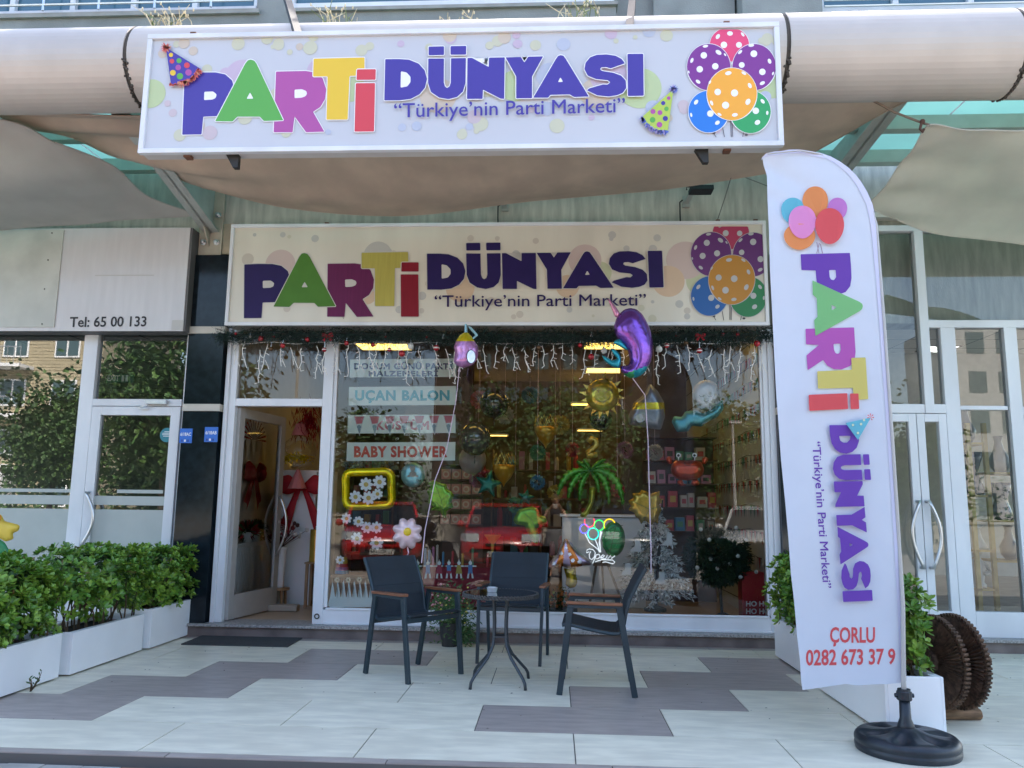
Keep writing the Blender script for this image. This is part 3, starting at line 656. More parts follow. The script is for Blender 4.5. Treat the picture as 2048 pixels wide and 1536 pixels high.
LD.append((0, [c2((15, 232), (42, 231), (145, 287), (147, 230), (243, 228), (240, 482), (218, 481), (110, 426), (108, 482), (12, 483))]))
LD.append((0, [c2((248, 228), (342, 226), (363, 260), (387, 224), (478, 222), (410, 345), (410, 478), (313, 479), (313, 345))]))
LD.append((0, [c2((417, 475), (556, 238), (570, 219), (586, 214), (603, 219), (615, 236), (757, 468), (668, 471), (640, 455), (522, 458), (508, 475)), c2((583, 350), (600, 378), (568, 380))]))
LD.append((0, [c2((978, 265), (890, 296), (862, 288), (832, 290), (826, 302), (840, 312), (905, 322), (955, 340), (983, 370), (986, 415), (965, 445), (930, 460), (880, 468), (810, 461), (745, 430), (760, 418), (845, 393), (872, 395), (888, 380), (872, 368), (800, 361), (750, 340), (730, 300), (737, 262), (765, 228), (805, 213), (865, 210), (920, 218), (958, 238))]))
LD.append((0, [c2((993, 207), (1090, 206), (1093, 463), (996, 465))]))
RD_ = {'P': 2.2}
def letters(mb, items, fn, tr=lambda x, y: (x, y), base=0, white=None, white_layer=0, sub=0):
    """letters drawn in the photograph's sign pixels; fn(x, y, layer) places them; white = slot of the glow outline"""
    for i, (slot, polys) in enumerate(items):
        pr_ = [rnd(p, 2.4 if len(p) < 9 else 1.6, 3) for p in polys]
        if white is not None:
            for off in (1.6,):
                o = pr_[0]; area = sum(o[j - 1][0] * o[j][1] - o[j][0] * o[j - 1][1] for j in range(len(o)))
                q = []
                for j in range(len(o)):
                    a, b = Vector(o[j - 1]), Vector(o[(j + 1) % len(o)]); d = b - a
                    if d.length < 1e-6: q.append(o[j]); continue
                    nn = Vector((d.y, -d.x)).normalized() * (off if area > 0 else -off); q.append((o[j][0] + nn.x, o[j][1] + nn.y))
                t = geometry.tessellate_polygon([[Vector((*p, 0)) for p in q]])
                mb.sheet([tr(*p) for p in q], t, lambda x, y: fn(x, y, base + i * 2 + white_layer), white)
        t = geometry.tessellate_polygon([[Vector((*p, 0)) for p in pp] for pp in pr_]); al = [p for pp in pr_ for p in pp]
        vs, fs = [tr(*p) for p in al], [tuple(x) for x in t]
        if sub: vs, fs = fine(vs, fs, sub)
        mb.sheet(vs, fs, lambda x, y: fn(x, y, base + i * 2 + 1), slot)
def fine(vs, fs, ml):
    bm = bmesh.new(); bv = [bm.verts.new((v[0], v[1], 0)) for v in vs]
    for f in fs:
        try: bm.faces.new([bv[i] for i in f])
        except ValueError: pass
    for _ in range(5):
        es = [e for e in bm.edges if e.calc_length() > ml]
        if not es: break
        bmesh.ops.subdivide_edges(bm, edges=es, cuts=1); bmesh.ops.triangulate(bm, faces=bm.faces[:])
    bm.verts.index_update(); r = ([(v.co.x, v.co.y) for v in bm.verts], [tuple(v.index for v in f.verts) for f in bm.faces]); bm.free(); return r
INK = dict(b=M('sign_blue', (.055, .035, .30), .45), g=M('sign_green', (.10, .38, .065), .45), p=M('sign_purple', (.40, .075, .31), .45), y=M('sign_yellow', (.75, .50, .03), .45), r=M('sign_red', (.62, .05, .07), .45), w=M('sign_white', (.80, .80, .80), .45))
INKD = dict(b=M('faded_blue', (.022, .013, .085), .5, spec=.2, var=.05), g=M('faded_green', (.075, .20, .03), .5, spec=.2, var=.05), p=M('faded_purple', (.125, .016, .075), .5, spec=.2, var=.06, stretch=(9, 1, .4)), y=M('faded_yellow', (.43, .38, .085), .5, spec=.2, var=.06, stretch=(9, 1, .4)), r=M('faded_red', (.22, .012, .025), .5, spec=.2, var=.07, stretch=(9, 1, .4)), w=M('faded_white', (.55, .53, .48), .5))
BAL = dict(pink=M('print_pink', (.72, .06, .17), .4), pur=M('print_purple', (.20, .03, .25), .4), ora=M('print_orange', (.85, .38, .03), .4), blu=M('print_blue', (.02, .18, .62), .4), grn=M('print_green', (.03, .33, .10), .4), dot=M('print_dot', (.82, .82, .82), .4), str=M('print_string', (.10, .08, .10), .6))
# polka-dot balloon cluster, in sign pixels: (key, cx, cy, rx, ry, dots)
def pc(x, y): return (930 + x / 3.057, 40 + y / 3.057)
CLUS = [('pink', 1617, 150, 120, 105, [(1546, 101, 17), (1620, 82, 18), (1698, 88, 15), (1583, 152, 20), (1675, 152, 18)]),
        ('pur', 1490, 288, 133, 142, [(1470, 160, 17), (1550, 198, 20), (1460, 216, 20), (1387, 247, 16), (1435, 301, 20), (1530, 283, 20), (1425, 377, 16), (1368, 318, 9), (1590, 212, 10)]),
        ('pur', 1768, 288, 133, 142, [(1750, 155, 18), (1682, 196, 16), (1766, 206, 21), (1862, 252, 16), (1692, 275, 18), (1818, 317, 20), (1883, 327, 11), (1818, 386, 17), (1632, 265, 8)]),
        ('blu', 1490, 560, 124, 128, [(1413, 502, 17), (1500, 572, 20), (1383, 580, 13), (1543, 628, 16)]),
        ('grn', 1745, 562, 125, 130, [(1820, 497, 16), (1778, 555, 20), (1848, 568, 13), (1788, 626, 18)]),
        ('ora', 1632, 453, 153, 160, [(1610, 325, 20), (1705, 325, 16), (1741, 401, 17), (1545, 440, 20), (1648, 446, 22), (1508, 507, 16), (1730, 500, 20), (1593, 521, 22), (1650, 580, 18), (1556, 577, 14), (1497, 380, 12)])]
BK = ['pink', 'pur', 'ora', 'blu', 'grn', 'dot', 'str']
def cluster(mb, fn, tr, clip, base=0, off=0):
    def poly(p, lay, k):
        p = [tr(*pc(*q)) for q in p]; p = [(min(x, clip[1]), max(y, clip[0])) for x, y in p]
        mb.sheet(p, ndisc(len(p)), lambda x, y: fn(x, y, base + lay), k + off)
    for (x0, y0, x1, y1) in ((1520, 690, 1535, 716), (1570, 630, 1587, 716), (1625, 610, 1628, 714), (1635, 610, 1637, 714), (1722, 580, 1698, 714)):
        poly([(x0 - 2, y0), (x0 + 2, y0), (x1 + 2, y1), (x1 - 2, y1)], 1, 6)
    for x, y in ((1522, 690), (1720, 702)): poly(circ(x, y, 10, 7, 8), 1, 6)
    for i, (k, cx, cy, rx, ry, dots) in enumerate(CLUS):
        poly(circ(cx, cy, rx + 3, ry + 3, 48), 2 + i * 3, 5)
        poly([(cx + (q[0]) * rx * (1 - .05 * max(q[1], 0)), cy + q[1] * ry) for q in circ(0, 0, 1, 1, 48)], 3 + i * 3, BK.index(k))
        for dx, dy, r in dots:
            e = math.hypot((dx - cx) / rx, (dy - cy) / ry); sq = max(.5, math.sqrt(max(.05, 1 - e * e))) if e > .6 else 1
            an = math.atan2(dy - cy, dx - cx); poly([(dx + math.cos(an) * q[0] * sq - math.sin(an) * q[1], dy + math.sin(an) * q[0] * sq + math.cos(an) * q[1]) for q in circ(0, 0, r, r, 14)], 4 + i * 3, 5)
PAST = [M('pastel_%d' % i, c, .5) for i, c in enumerate(((.46, .55, .30), (.52, .42, .53), (.56, .48, .39), (.54, .54, .40), (.44, .48, .58), (.53, .45, .48)))]
def hat(mb, fn, apex, b0, b1, pal, base, seed, slots):
    """a printed party hat: cone, dots, frilled rim and pompon"""
    rg = random.Random(seed); a, p, q = Vector(apex), Vector(b0), Vector(b1); m = (p + q) / 2; dn = (m - a).normalized()
    pts = [a] + [p.lerp(q, t) + dn * math.sin(math.pi * t) * (q - p).length * .16 for t in [i / 8 for i in range(9)]]
    mb.sheet(pts, ndisc(10), lambda x, y: fn(x, y, base), slots[0])
    for i, (u, t) in enumerate(((.25, .5), (.42, .3), (.5, .7), (.66, .45), (.72, .15), (.72, .8), (.9, .35), (.92, .65))):
        c = a.lerp(p.lerp(q, t), u); r = (q - p).length * (.05 + .05 * u); mb.sheet(circ(c.x, c.y, r, r, 12), ndisc(12), lambda x, y: fn(x, y, base + 1), slots[1 + i % 4])
    for i in range(60):
        t = rg.random(); c = p.lerp(q, t) + dn * math.sin(math.pi * t) * (q - p).length * .16; d = (dn + Vector((rg.uniform(-1, 1), rg.uniform(-1, 1))) * .9).normalized() * (q - p).length * rg.uniform(.08, .2); s = Vector((-d.y, d.x)) * .22
        mb.sheet([c - s - d * .5, c + s - d * .5, c + d * .6], [(0, 1, 2)], lambda x, y: fn(x, y, base + 2), rg.choice(slots[5:]))
    for i in range(26):
        d = Vector((rg.uniform(-1, 1), rg.uniform(-1, 1))).normalized() * (q - p).length * .17; s = Vector((-d.y, d.x)) * .3
        mb.sheet([a - s - d * .4, a + s - d * .4, a + d], [(0, 1, 2)], lambda x, y: fn(x, y, base + 2), rg.choice(slots[5:]))
def signbox(name, label, TLp, BRp, Y, depth, face_m, fw, ink, box_m):
    a, b = W(*TLp, Y), W(*BRp, Y); x0, x1, z1, z0 = a.x, b.x, a.z, b.z
    t = thing(name, label, 'sign', ((x0 + x1) / 2, Y, z0))
    m = MB(); m.box(x0 + .01, x1 - .01, Y + .012, Y + depth, z0 + .01, z1 - .01); m.build('sign_box', box_m, t)
    m = MB(); m.add([(x0 + fw, Y + .01, z0 + fw), (x1 - fw, Y + .01, z0 + fw), (x1 - fw, Y + .01, z1 - fw), (x0 + fw, Y + .01, z1 - fw)], [(0, 1, 2, 3)]); m.build('face_panel', face_m, t)
    m = MB(); m.box(x0, x1, Y - .012, Y + .03, z1 - fw, z1); m.box(x0, x1, Y - .012, Y + .03, z0, z0 + fw); m.box(x0, x0 + fw, Y - .010, Y + .028, z0 + fw, z1 - fw); m.box(x1 - fw, x1, Y - .010, Y + .028, z0 + fw, z1 - fw)
    m.build('frame', alu, t, bevel=.004)
    return t, (x0, x1, z0, z1)
def sfn(Y): return lambda x, y, lay: W(x, y, Y + .0085 - lay * .00045)
# upper sign
YS = -2.95
face_w = M('sign_face', (.52, .53, .56), .35, 0, var=.02, vs_=1.5, coat=.2)
BS, (bx0, bx1, bz0, bz1) = signbox('party_sign', 'big projecting white party sign hung in front of the pipe, balloons at its right end', (297, 70), (1568, 292), YS, .12, face_w, .035, INK, M('sign_sheet', (.55, .53, .5), .5, var=.05))
fn = sfn(YS); rg = random.Random(11)
m = MB(); lo = W(300, 82, YS); zlo, zhi = bz0 + .05, bz1 - .05
def pastel(m, px, py, r, k, lay, Y, ring=True, cl=None):
    c = W(px, py, Y); rr = r * (CD + Y) / F
    p = [(min(max(c.x + rr * math.cos(t), cl[0]), cl[1]), min(max(c.z + rr * math.sin(t), cl[2]), cl[3])) for t in [i * math.pi / 16 for i in range(32)]]
    m.sheet(p, ndisc(32), lambda x, z: (x, Y + .0085 - lay * .00045, z), k)
cl = (bx0 + .036, bx1 - .036, bz0 + .036, bz1 - .036)
for px, py, r, k in ((300, 186, 34, 0), (483, 150, 38, 1), (1217, 150, 40, 1), (1280, 175, 46, 0), (876, 190, 40, 2), (1192, 185, 34, 2), (700, 175, 32, 0), (1030, 170, 36, 0), (1545, 160, 40, 0), (620, 190, 40, 5), (640, 140, 30, 1), (1100, 150, 30, 4)): pastel(m, px, py, r, k, rg.uniform(.5, 1.5), YS, cl=cl)
for i in range(95):
    px = 305 + rg.random() * 1255; py = rg.choice((rg.uniform(78, 108), rg.uniform(225, 285), rg.uniform(80, 285))) - (px - 300) * .018
    pastel(m, px, py, rg.uniform(5, 17), rg.choice((3, 3, 4, 1, 2, 5, 3)), 1.6 + i * .012, YS, cl=cl)
m.build('pastel_dots', PAST, BS)
m = MB(); letters(m, LET, fn, white=5, base=7); letters(m, LD, fn, white=5, base=24)
v, fcs = text2('“Türkiye’nin Parti Marketi”', .006, 0, 0, 1, 1)
m.sheet(v, fcs, lambda x, y: fn(788 + x * 462, 244.5 - x * 11 - y * 38, 40), 0)
m.build('lettering', [INK[k] for k in 'bgpyrw'], BS)
m = MB(); cluster(m, fn, lambda x, y: (x, y), (59, 1560), 8); m.build('printed_balloons', [BAL[k] for k in BK], BS)
HM = [INK['b'], INK['y'], INK['r'], INK['g'], INK['p'], M('frill_red', (.70, .13, .10), .6), M('frill_orange', (.80, .35, .2), .6), M('frill_lilac', (.35, .30, .62), .6), M('frill_blue', (.10, .14, .5), .6), M('hat_lime', (.42, .55, .08), .45)]
m = MB(); hat(m, fn, (332, 95), (342, 170), (402, 138), 0, 42, 1, [0, 1, 2, 3, 4, 5, 5, 6, 5]); m.build('printed_hat', HM, BS); m = MB(); hat(m, fn, (1347, 178), (1282, 236), (1335, 266), 0, 42, 2, [9, 4, 0, 3, 4, 8, 7, 8, 7]); m.build('printed_hat', HM, BS)
m = MB()
for (p0, p1) in (((566, -30, -1.6), (600, 64, YS + .1)), ((1268, -30, -1.4), (1258, 48, YS + .1))):
    a, b = W(*p0), W(*p1); b.z = bz1; m.bar(b, b + (a - b) * 1.6, .055, .04)
for px in (490, 1402): 
    c = W(px, 300, YS + .2); m.prism([(c.x - .07, bz0 + .012), (c.x + .02, bz0 + .012), (c.x + .02, bz0 - .085), (c.x - .015, bz0 - .085)], lambda x, z: (x, YS + .05, z), lambda x, z: (x, YS + .09, z))
m.box(W(565, 66, YS + .1).x, W(627, 66, YS).x, YS + .05, YS + .13, bz1 - .005, bz1 + .008)
m.build('stay_bar', iron, BS)
m = MB()
for px in (390, 1452): c = W(px, 65, YS + .03); m.box(c.x - .02, c.x + .02, YS + .0, YS + .05, bz1 - .002, bz1 + .018)
for px in (383, 1450): c = W(px, 300, YS + .1); m.box(c.x - .02, c.x + .025, YS + .03, YS + .09, bz0 - .012, bz0 + .012)
m.build('mounting_clip', M('rusty_clip', (.16, .07, .04), .8, var=.3), BS)
# lower sign
YL = -.28
face_g = M('faded_sign_face', (.67, .635, .53), .4, 0, var=.05, vs_=1.2, coat=.08, dirt=.07, stretch=(2.5, 1, .5))
LS, (cx0, cx1, cz0, cz1) = signbox('party_sign', 'weathered beige party sign fixed on the wall above the shop window', (463, 449), (1539, 651), YL, .27, face_g, .035, INKD, M('sign_box_grey', (.36, .36, .34), .6))
fn = sfn(YL); AF = affine([(364.5, 268.5), (1287.5, 191.5), (857.2, 93)], [(487.9, 635.5), (1327.5, 574.8), (932.2, 485.8)])
m = MB(); cl = (cx0 + .036, cx1 - .036, cz0 + .036, cz1 - .036)
for px, py, r, k in ((560, 528, 32, 1), (495, 518, 13, 5), (1170, 520, 34, 1), (1372, 520, 40, 1), (1337, 562, 33, 2), (920, 575, 30, 2), (1135, 572, 24, 2), (733, 588, 22, 2), (755, 510, 30, 4), (1200, 545, 24, 0), (1402, 562, 30, 0)): pastel(m, px, py, r, k, rg.uniform(.5, 1.5), YL, cl=cl)
for i in range(48):
    px = 470 + rg.random() * 1060; py = rg.choice((rg.uniform(458, 482), rg.uniform(600, 640), rg.uniform(470, 640)))
    pastel(m, px, py, rg.uniform(3, 9), rg.choice((4, 4, 5, 3)), 1.6 + i * .012, YL, cl=cl)
m.build('pastel_dots', [M('faded_pastel_%d' % i, c, .5) for i, c in enumerate(((.50, .53, .34), (.55, .44, .40), (.60, .45, .31), (.56, .53, .40), (.48, .47, .43), (.54, .49, .41)))], LS)
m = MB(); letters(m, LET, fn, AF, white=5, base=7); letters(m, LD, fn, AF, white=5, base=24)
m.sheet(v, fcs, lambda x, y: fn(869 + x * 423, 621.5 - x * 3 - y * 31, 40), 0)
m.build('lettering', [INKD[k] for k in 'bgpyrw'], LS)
BF = affine([pc(1632, 453), pc(1490, 288), pc(1490, 560)], [(1463.5, 559.5), (1422, 508), (1419.5, 592)])
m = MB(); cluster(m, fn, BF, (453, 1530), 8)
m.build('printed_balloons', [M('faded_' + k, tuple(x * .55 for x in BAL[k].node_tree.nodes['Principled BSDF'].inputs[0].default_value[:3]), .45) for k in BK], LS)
m = MB()
for px in (655, 1435, 1510): c = W(px, 446, YL + .05); m.box(c.x - .02, c.x + .02, YL + .02, YL + .08, cz1 - .002, cz1 + .025)
m.build('mounting_clip', MC['rusty_clip'], LS)
# blank sign on the left
A, B = W(385, 455, -.2), W(385, 662, -.2)
NS = thing('blank_sign', 'blank white shop sign with a phone number at its lower edge', 'sign', (A.x - 1.2, -.2, B.z))
m = MB(); m.box(A.x - 5, A.x, -.19, -.0, B.z, A.z); m.build('sign_box', M('sign_edge', (.12, .12, .12), .6), NS)
m = MB(); m.box(A.x - 5, A.x - .022, -.2, -.19, B.z + .0, A.z); m.build('face_panel', M('blank_sign_face', (.58, .57, .57), .35, var=.03, dirt=.05, coat=.2, stretch=(3, 1, .4)), NS)
q0, q1 = W(-300, 462, -.212), W(108, 654, -.212)
m = MB(); m.box(q0.x, q1.x, -.212, -.2, q1.z, q0.z); pn = m.build('patch_panel', M('stained_panel', (.50, .51, .46), .5, var=.08, vs_=3, dirt=.25), NS)
m = MB()
for px, py in ((104, 466), (96, 520), (89, 578), (84, 648)): c = W(px, py, -.214); m.ball(c, .008, 8)
m.build('screw', iron, pn)
v2, f2 = text2('Tel: 65 00 133', .018, 0, 0, 1, 1, shear=.08)
m = MB(); m.sheet(v2, f2, lambda x, y: W(140 + x * 153, 654.5 - y * 21 - x * 1.5, -.204)); m.build('lettering', M('black_ink', (.012, .012, .014), .5), NS)
m = MB(); c0_, c1_ = W(344, 640, -.203), W(366, 660, -.203); m.box(c0_.x, c1_.x, -.203, -.2, c1_.z, c0_.z); m.box(W(190, 551, -.202).x, W(308, 551, -.202).x, -.202, -.2, W(200, 552, -.2).z, W(200, 550, -.2).z); m.build('tape_mark', M('old_tape', (.48, .47, .44), .5), NS)
# address plates on the left pillar
for px0, py0, px1, py1, t_, lb in ((360, 857, 383, 886, '6/18AC', 'blue square address plate reading 6/18AC on the dark pillar'), (410, 854, 434, 884, '6/18AB', 'blue square address plate reading 6/18AB on the dark pillar')):
    a, b = W(px0, py0, -.09), W(px1, py1, -.09); t = thing('address_plate', lb, 'sign', ((a.x + b.x) / 2, -.09, b.z), 'address plates on the pillar')
    m = MB(); m.box(a.x, b.x, -.09, -.0801, b.z, a.z); m.build('plate', M('plate_blue', (.02, .14, .55), .35), t)
    m = MB(); vv, ff = text2(t_, .02, a.x + .01, a.z - .075, b.x - .01, a.z - .04); m.sheet(vv, ff, lambda x, z: (x, -.0915, z))
    for i in range(3): x = a.x + .02 + i * .032; m.add([(x, -.0915, b.z + .012), (x + .018, -.0915, b.z + .012), (x + .018, -.0915, b.z + .034), (x, -.0915, b.z + .034)], [(0, 1, 2, 3)], (1, 0, 1)[i])
    m.build('lettering', [white_p, M('plate_navy', (.01, .05, .25), .4)], t)
# spotlights above the lower sign
def spot(px, py, lb, side):
    c = W(px, py, -.02); t = thing('spotlight', lb, 'spotlight', c, 'spotlights above the lower sign')
    m = MB(); m.box(c.x - .035, c.x + .035, -.03, .0, c.z - .12, c.z + .0); m.build('base_plate', steel_p, t)
    m = MB(); m.bar((c.x, -.03, c.z - .08), (c.x + .06 * side, -.36, c.z + .03), .05, .02); m.build('bracket', steel_p, t)
    m = MB(); hz = W(1385, 380, -.42).z if side > .5 else c.z + .05; m.obox((c.x + .08 * side, -.42, hz), (.11, 0, 0), (0, .08, .0), (0, .01, .025)); m.tube([(c.x - .06, -.42, hz), (c.x - .06, -.42, hz + .035), (c.x + .1, -.42, hz + .035)], .008, 6); m.build('lamp_head', rubber, t, bevel=.006)
    m = MB(); m.tube([(c.x - .04, -.03, c.z - .05), (c.x - .07, -.05, c.z - .08), (c.x - .07, -.05, c.z - .2), (c.x - .065, -.04, cz1)], .008, 6); m.build('cable', rubber, t)
spot(1010, 400, 'black spotlight peeping out under the sagging sail', -.4); spot(1372, 392, 'black spotlight on a bracket above the right part of the lower sign', 1)
# ------------------------------------------------------------------ chairs and table
fr_m = M('slate_metal', (.022, .040, .052), .42, .2, var=.08)
sl_m = M('slate_mesh', (.013, .021, .030), .75, 0, var=.1, bump=.25, bs=420)
wd_m = M('stained_wood', (.20, .075, .035), .4, 0, var=.3, vs_=12, stretch=(1, 8, 8), coat=.15)
def make_chair():
    t = thing('garden_chair', 'x', 'chair', (0, 0, 0), 'garden chairs round the small table')
    w = .25
    m = MB(); P = [(.245, .475), (.20, .482), (.1, .46), (0, .44), (-.1, .425), (-.15, .425)]
    for i, (a, b) in enumerate(zip(P[:-1], P[1:])): m.add([(a[0], -w + .01, a[1]), (b[0], -w + .01, b[1]), (b[0], w - .01, b[1]), (a[0], w - .01, a[1])], [(0, 1, 2, 3)])
    m.build('seat', sl_m, t, solid=.012)
    m = MB()
    B = [(-.15, .425), (-.178, .45), (-.19, .50), (-.205, .58), (-.23, .66), (-.285, .77), (-.345, .875)]
    for a, b in zip(B[:-1], B[1:]): m.add([(a[0], -w + .01, a[1]), (b[0], -w + .01, b[1]), (b[0], w - .01, b[1]), (a[0], w - .01, a[1])], [(0, 1, 2, 3)])
    m.build('backrest', sl_m, t, solid=.016)
    for s in (-1, 1):
        m = MB(); m.bar((.262, s * .262, 0), (.185, s * .272, .615), .024, .042, (1, 0, 0)); m.build('leg', fr_m, t, bevel=.003)
        m = MB(); m.bar((-.26, s * .262, 0), (-.155, s * .272, .615), .024, .042, (1, 0, 0)); m.build('leg', fr_m, t, bevel=.003)
        m = MB(); m.bar((.20, s * .272, .604), (-.17, s * .272, .604), .03, .022); a = m.build('arm_rail', fr_m, t, bevel=.003)
        m = MB(); m.bar((.215, s * .272, .628), (-.18, s * .272, .622), .052, .02); m.build('armrest', wd_m, t, bevel=.004)
        m = MB(); pts = [(x, s * w, z - .004) for x, z in P[:-1] + B]
        m.tube(pts, .014, 6); m.build('side_rail', fr_m, t)
    m = MB(); m.bar((.215, -.26, .44), (.215, .26, .44), .02, .035); m.bar((-.19, -.26, .40), (-.19, .26, .40), .02, .03); m.build('cross_bar', fr_m, t)
    return t
ch0 = make_chair()
def put_chair(o, fr, rr, label):
    f = [G(*p) for p in fr]; r = [G(*p) for p in rr]; c = (f[0] + f[1] + r[0] + r[1]) / 4; d = (f[0] + f[1]) - (r[0] + r[1])
    o.location = (c.x, c.y, 0); o.rotation_euler = (0, 0, math.atan2(d.y, d.x)); o['label'] = label
ch1, ch2 = copy_tree(ch0), copy_tree(ch0)
put_chair(ch0, ((822, 1370), (915, 1347)), ((735, 1348), (832, 1328)), 'slate garden chair left of the small table, turned half towards it')
put_chair(ch1, ((951, 1337), (1074, 1331)), ((985, 1301), (1094, 1307)), 'slate garden chair behind the small table, facing the street')
put_chair(ch2, ((1124, 1390), (1122, 1358)), ((1272, 1395), (1260, 1363)), 'slate garden chair right of the small table, seen side on')
feet = [G(940, 1379), G(1051, 1381), G(1057, 1357), G(948, 1354)]; tcn = sum(feet, Vector()) / 4; tz = W(997, 1187, tcn.y).z
TB = thing('bistro_table', 'small round bistro table with a dark glass top and woven rim', 'table', (tcn.x, tcn.y, 0))
tr_ = (W(1073, 1187, tcn.y).x - W(921, 1187, tcn.y).x) / 2; tm_ = M('table_grey', (.055, .065, .075), .45, .5, var=.1)
m = MB(); m.lathe([(0.001, 0), (tr_ - .02, 0), (tr_ - .02, .008), (.001, .008)], (tcn.x, tcn.y, tz), 48); m.build('table_top', M('smoked_glass', (.01, .014, .018), .03, coat=.5), TB)
m = MB(); n = 72
for k in range(3):
    m.tube([(tcn.x + (tr_ - .008 + .008 * math.sin(i * 2.1 + k * 2.09)) * math.cos(2 * math.pi * i / n), tcn.y + (tr_ - .008 + .008 * math.sin(i * 2.1 + k * 2.09)) * math.sin(2 * math.pi * i / n), tz - .008 + .013 * math.cos(i * 2.1 + k * 2.09)) for i in range(n)], .008, 6, close=True)
m.build('woven_rim', M('woven_rattan', (.05, .048, .045), .7, var=.3, vs_=40), TB)
for ft in feet:
    d = Vector((ft.x - tcn.x, ft.y - tcn.y, 0)); L = d.length; d.normalize()
    pr_ = [(.075, tz - .01), (.07, tz - .06), (.062, tz - .2), (.062, .33), (.075, .27), (.12, .2), (L - .03, .075), (L - .008, .045), (L, .0)]
    m = MB(); m.tube([Vector((tcn.x, tcn.y, 0)) + d * r + Vector((0, 0, z)) for r, z in pr_], .0115, 8); m.build('leg', tm_, TB, smooth=True)
m = MB(); m.box(tcn.x - .055, tcn.x + .055, tcn.y - .055, tcn.y + .055, .335, .345); m.tube([(tcn.x - .06, tcn.y, tz - .07), (tcn.x + .06, tcn.y, tz - .02)], .006); m.build('leg_brace', tm_, TB)
c = W(984, 1185, tcn.y + .02); m = MB(); m.lathe([(.036, .0), (.042, .03), (.042, .035), (.036, .035), (.030, .012), (.001, .012)], (c.x, c.y, tz + .009), 16)
tag(m.build('ashtray', M('cloudy_glass', (.45, .48, .5), .08, 0, coat=.8), None), 'small clear glass ashtray on the round table', 'ashtray')
q = [G(362, 1290), G(575, 1295), G(628, 1264), G(432, 1262)]
m = MB(); m.add([(p.x, p.y, z) for z in (.001, .012) for p in q], [(0, 1, 2, 3), (4, 7, 6, 5), (0, 4, 5, 1), (1, 5, 6, 2), (2, 6, 7, 3), (3, 7, 4, 0)])
tag(m.build('doormat', M('grey_mat', (.05, .055, .058), .95, var=.12, vs_=60, bump=.6, bs=300)), 'grey doormat in front of the open shop door', 'doormat')
# ------------------------------------------------------------------ planters
box_m = M('white_planter_paint', (.88, .89, .90), .38, 0, var=.03, vs_=2, dirt=.07, bump=.03, bs=4)
soil = M('soil', (.03, .024, .018), 1, var=.3)
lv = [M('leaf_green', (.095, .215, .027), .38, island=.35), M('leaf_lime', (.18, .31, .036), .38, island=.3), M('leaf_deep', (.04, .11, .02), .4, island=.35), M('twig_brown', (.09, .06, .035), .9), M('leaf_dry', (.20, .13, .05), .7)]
def bush(m, x0, x1, y0, y1, z0, z1, n, rg, size=.052, bare=None):
    c = Vector(((x0 + x1) / 2, (y0 + y1) / 2, (z0 + z1) / 2)); h = Vector(((x1 - x0) / 2, (y1 - y0) / 2, (z1 - z0) / 2))
    lump = [(rg.uniform(0, 6.28), rg.uniform(2, 5), rg.uniform(0, 6.28)) for _ in range(4)]
    for i in range(n):
        d = Vector((rg.gauss(0, 1), rg.gauss(0, 1), rg.gauss(.15, 1))).normalized()
        e = max(abs(d.x), abs(d.y), abs(d.z)); d2 = d / (e ** .75)
        bump = 1 + .10 * sum(math.sin(k * (d.x * 2 + d.y * 3) + a + d.z * b) for a, k, b in lump) / 2
        u = rg.uniform(.35, 1.0) ** .5
        p = c + Vector((d2.x * h.x, d2.y * h.y, d2.z * h.z)) * u * bump * .93
        if bare and rg.random() < bare(p): continue
        out = (d + Vector((0, 0, .75)) + Vector((rg.uniform(-.5, .5), rg.uniform(-.5, .5), rg.uniform(-.2, .4)))).normalized()
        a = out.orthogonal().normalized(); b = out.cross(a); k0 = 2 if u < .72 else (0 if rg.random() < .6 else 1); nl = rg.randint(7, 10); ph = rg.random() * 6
        for j in range(nl):
            t = ph + j * 2.4; r = a * math.cos(t) + b * math.sin(t); tilt = .25 + .9 * (j / nl)
            dr = (r * (1.1 - tilt * .45) + out * tilt * .8).normalized(); nr = (out - dr * out.dot(dr)).normalized()
            m.oval(p + dr * .006, dr, nr, size * rg.uniform(.75, 1.2), size * .52, k0 if rg.random() < .8 else (4 if rg.random() < .06 else 1))
    for i in range(int(26 * (y1 - y0) / .9)):
        s = Vector((rg.uniform(x0 + h.x * .5, x1 - h.x * .5), rg.uniform(y0 + .08, y1 - .08), z0 - .1)); e = s + Vector((rg.uniform(-.15, .15), rg.uniform(-.15, .15), (z1 - z0) * rg.uniform(.5, .9)))
        m.tube([s, s.lerp(e, .5) + Vector((rg.uniform(-.03, .03), rg.uniform(-.03, .03), 0)), e], [.008, .006, .003], 5, 3)
def planter(x0, x1, y0, y1, hz, bush_top, lb, seed, n, grow=.1, bare=None, grp='white planter boxes', skew=0):
    t = thing('planter', lb, 'planter', ((x0 + x1) / 2, (y0 + y1) / 2, 0), grp)
    m = MB(); w = .018; zz = .012
    for a in ((x0, x0 + w, y0, y1), (x1 - w, x1, y0, y1), (x0 + w, x1 - w, y0, y0 + w), (x0 + w, x1 - w, y1 - w, y1)): m.box(*a, zz, hz)
    for a in ((x0 + w, x0 + .05, y0 + w, y1 - w), (x1 - .05, x1 - w, y0 + w, y1 - w)): m.box(*a, hz - .012, hz - .001)
    m.build('box', box_m, t, bevel=.003)
    m = MB(); m.box(x0 + w + .001, x1 - w - .001, y0 + w + .001, y1 - w - .001, .02, hz - .05); m.build('soil', soil, t)
    m = MB(); bush(m, x0 - grow, x1 + grow, y0 - .02, y1 + .02, hz - .01, bush_top, n, random.Random(seed), bare=bare); m.build('shrub', lv, t, nrm=False)
    return t
X1 = -3.62; bt = [W(395, 1092, -.35).z, W(230, 1090, -1.4).z, W(60, 1112, -2.4).z]
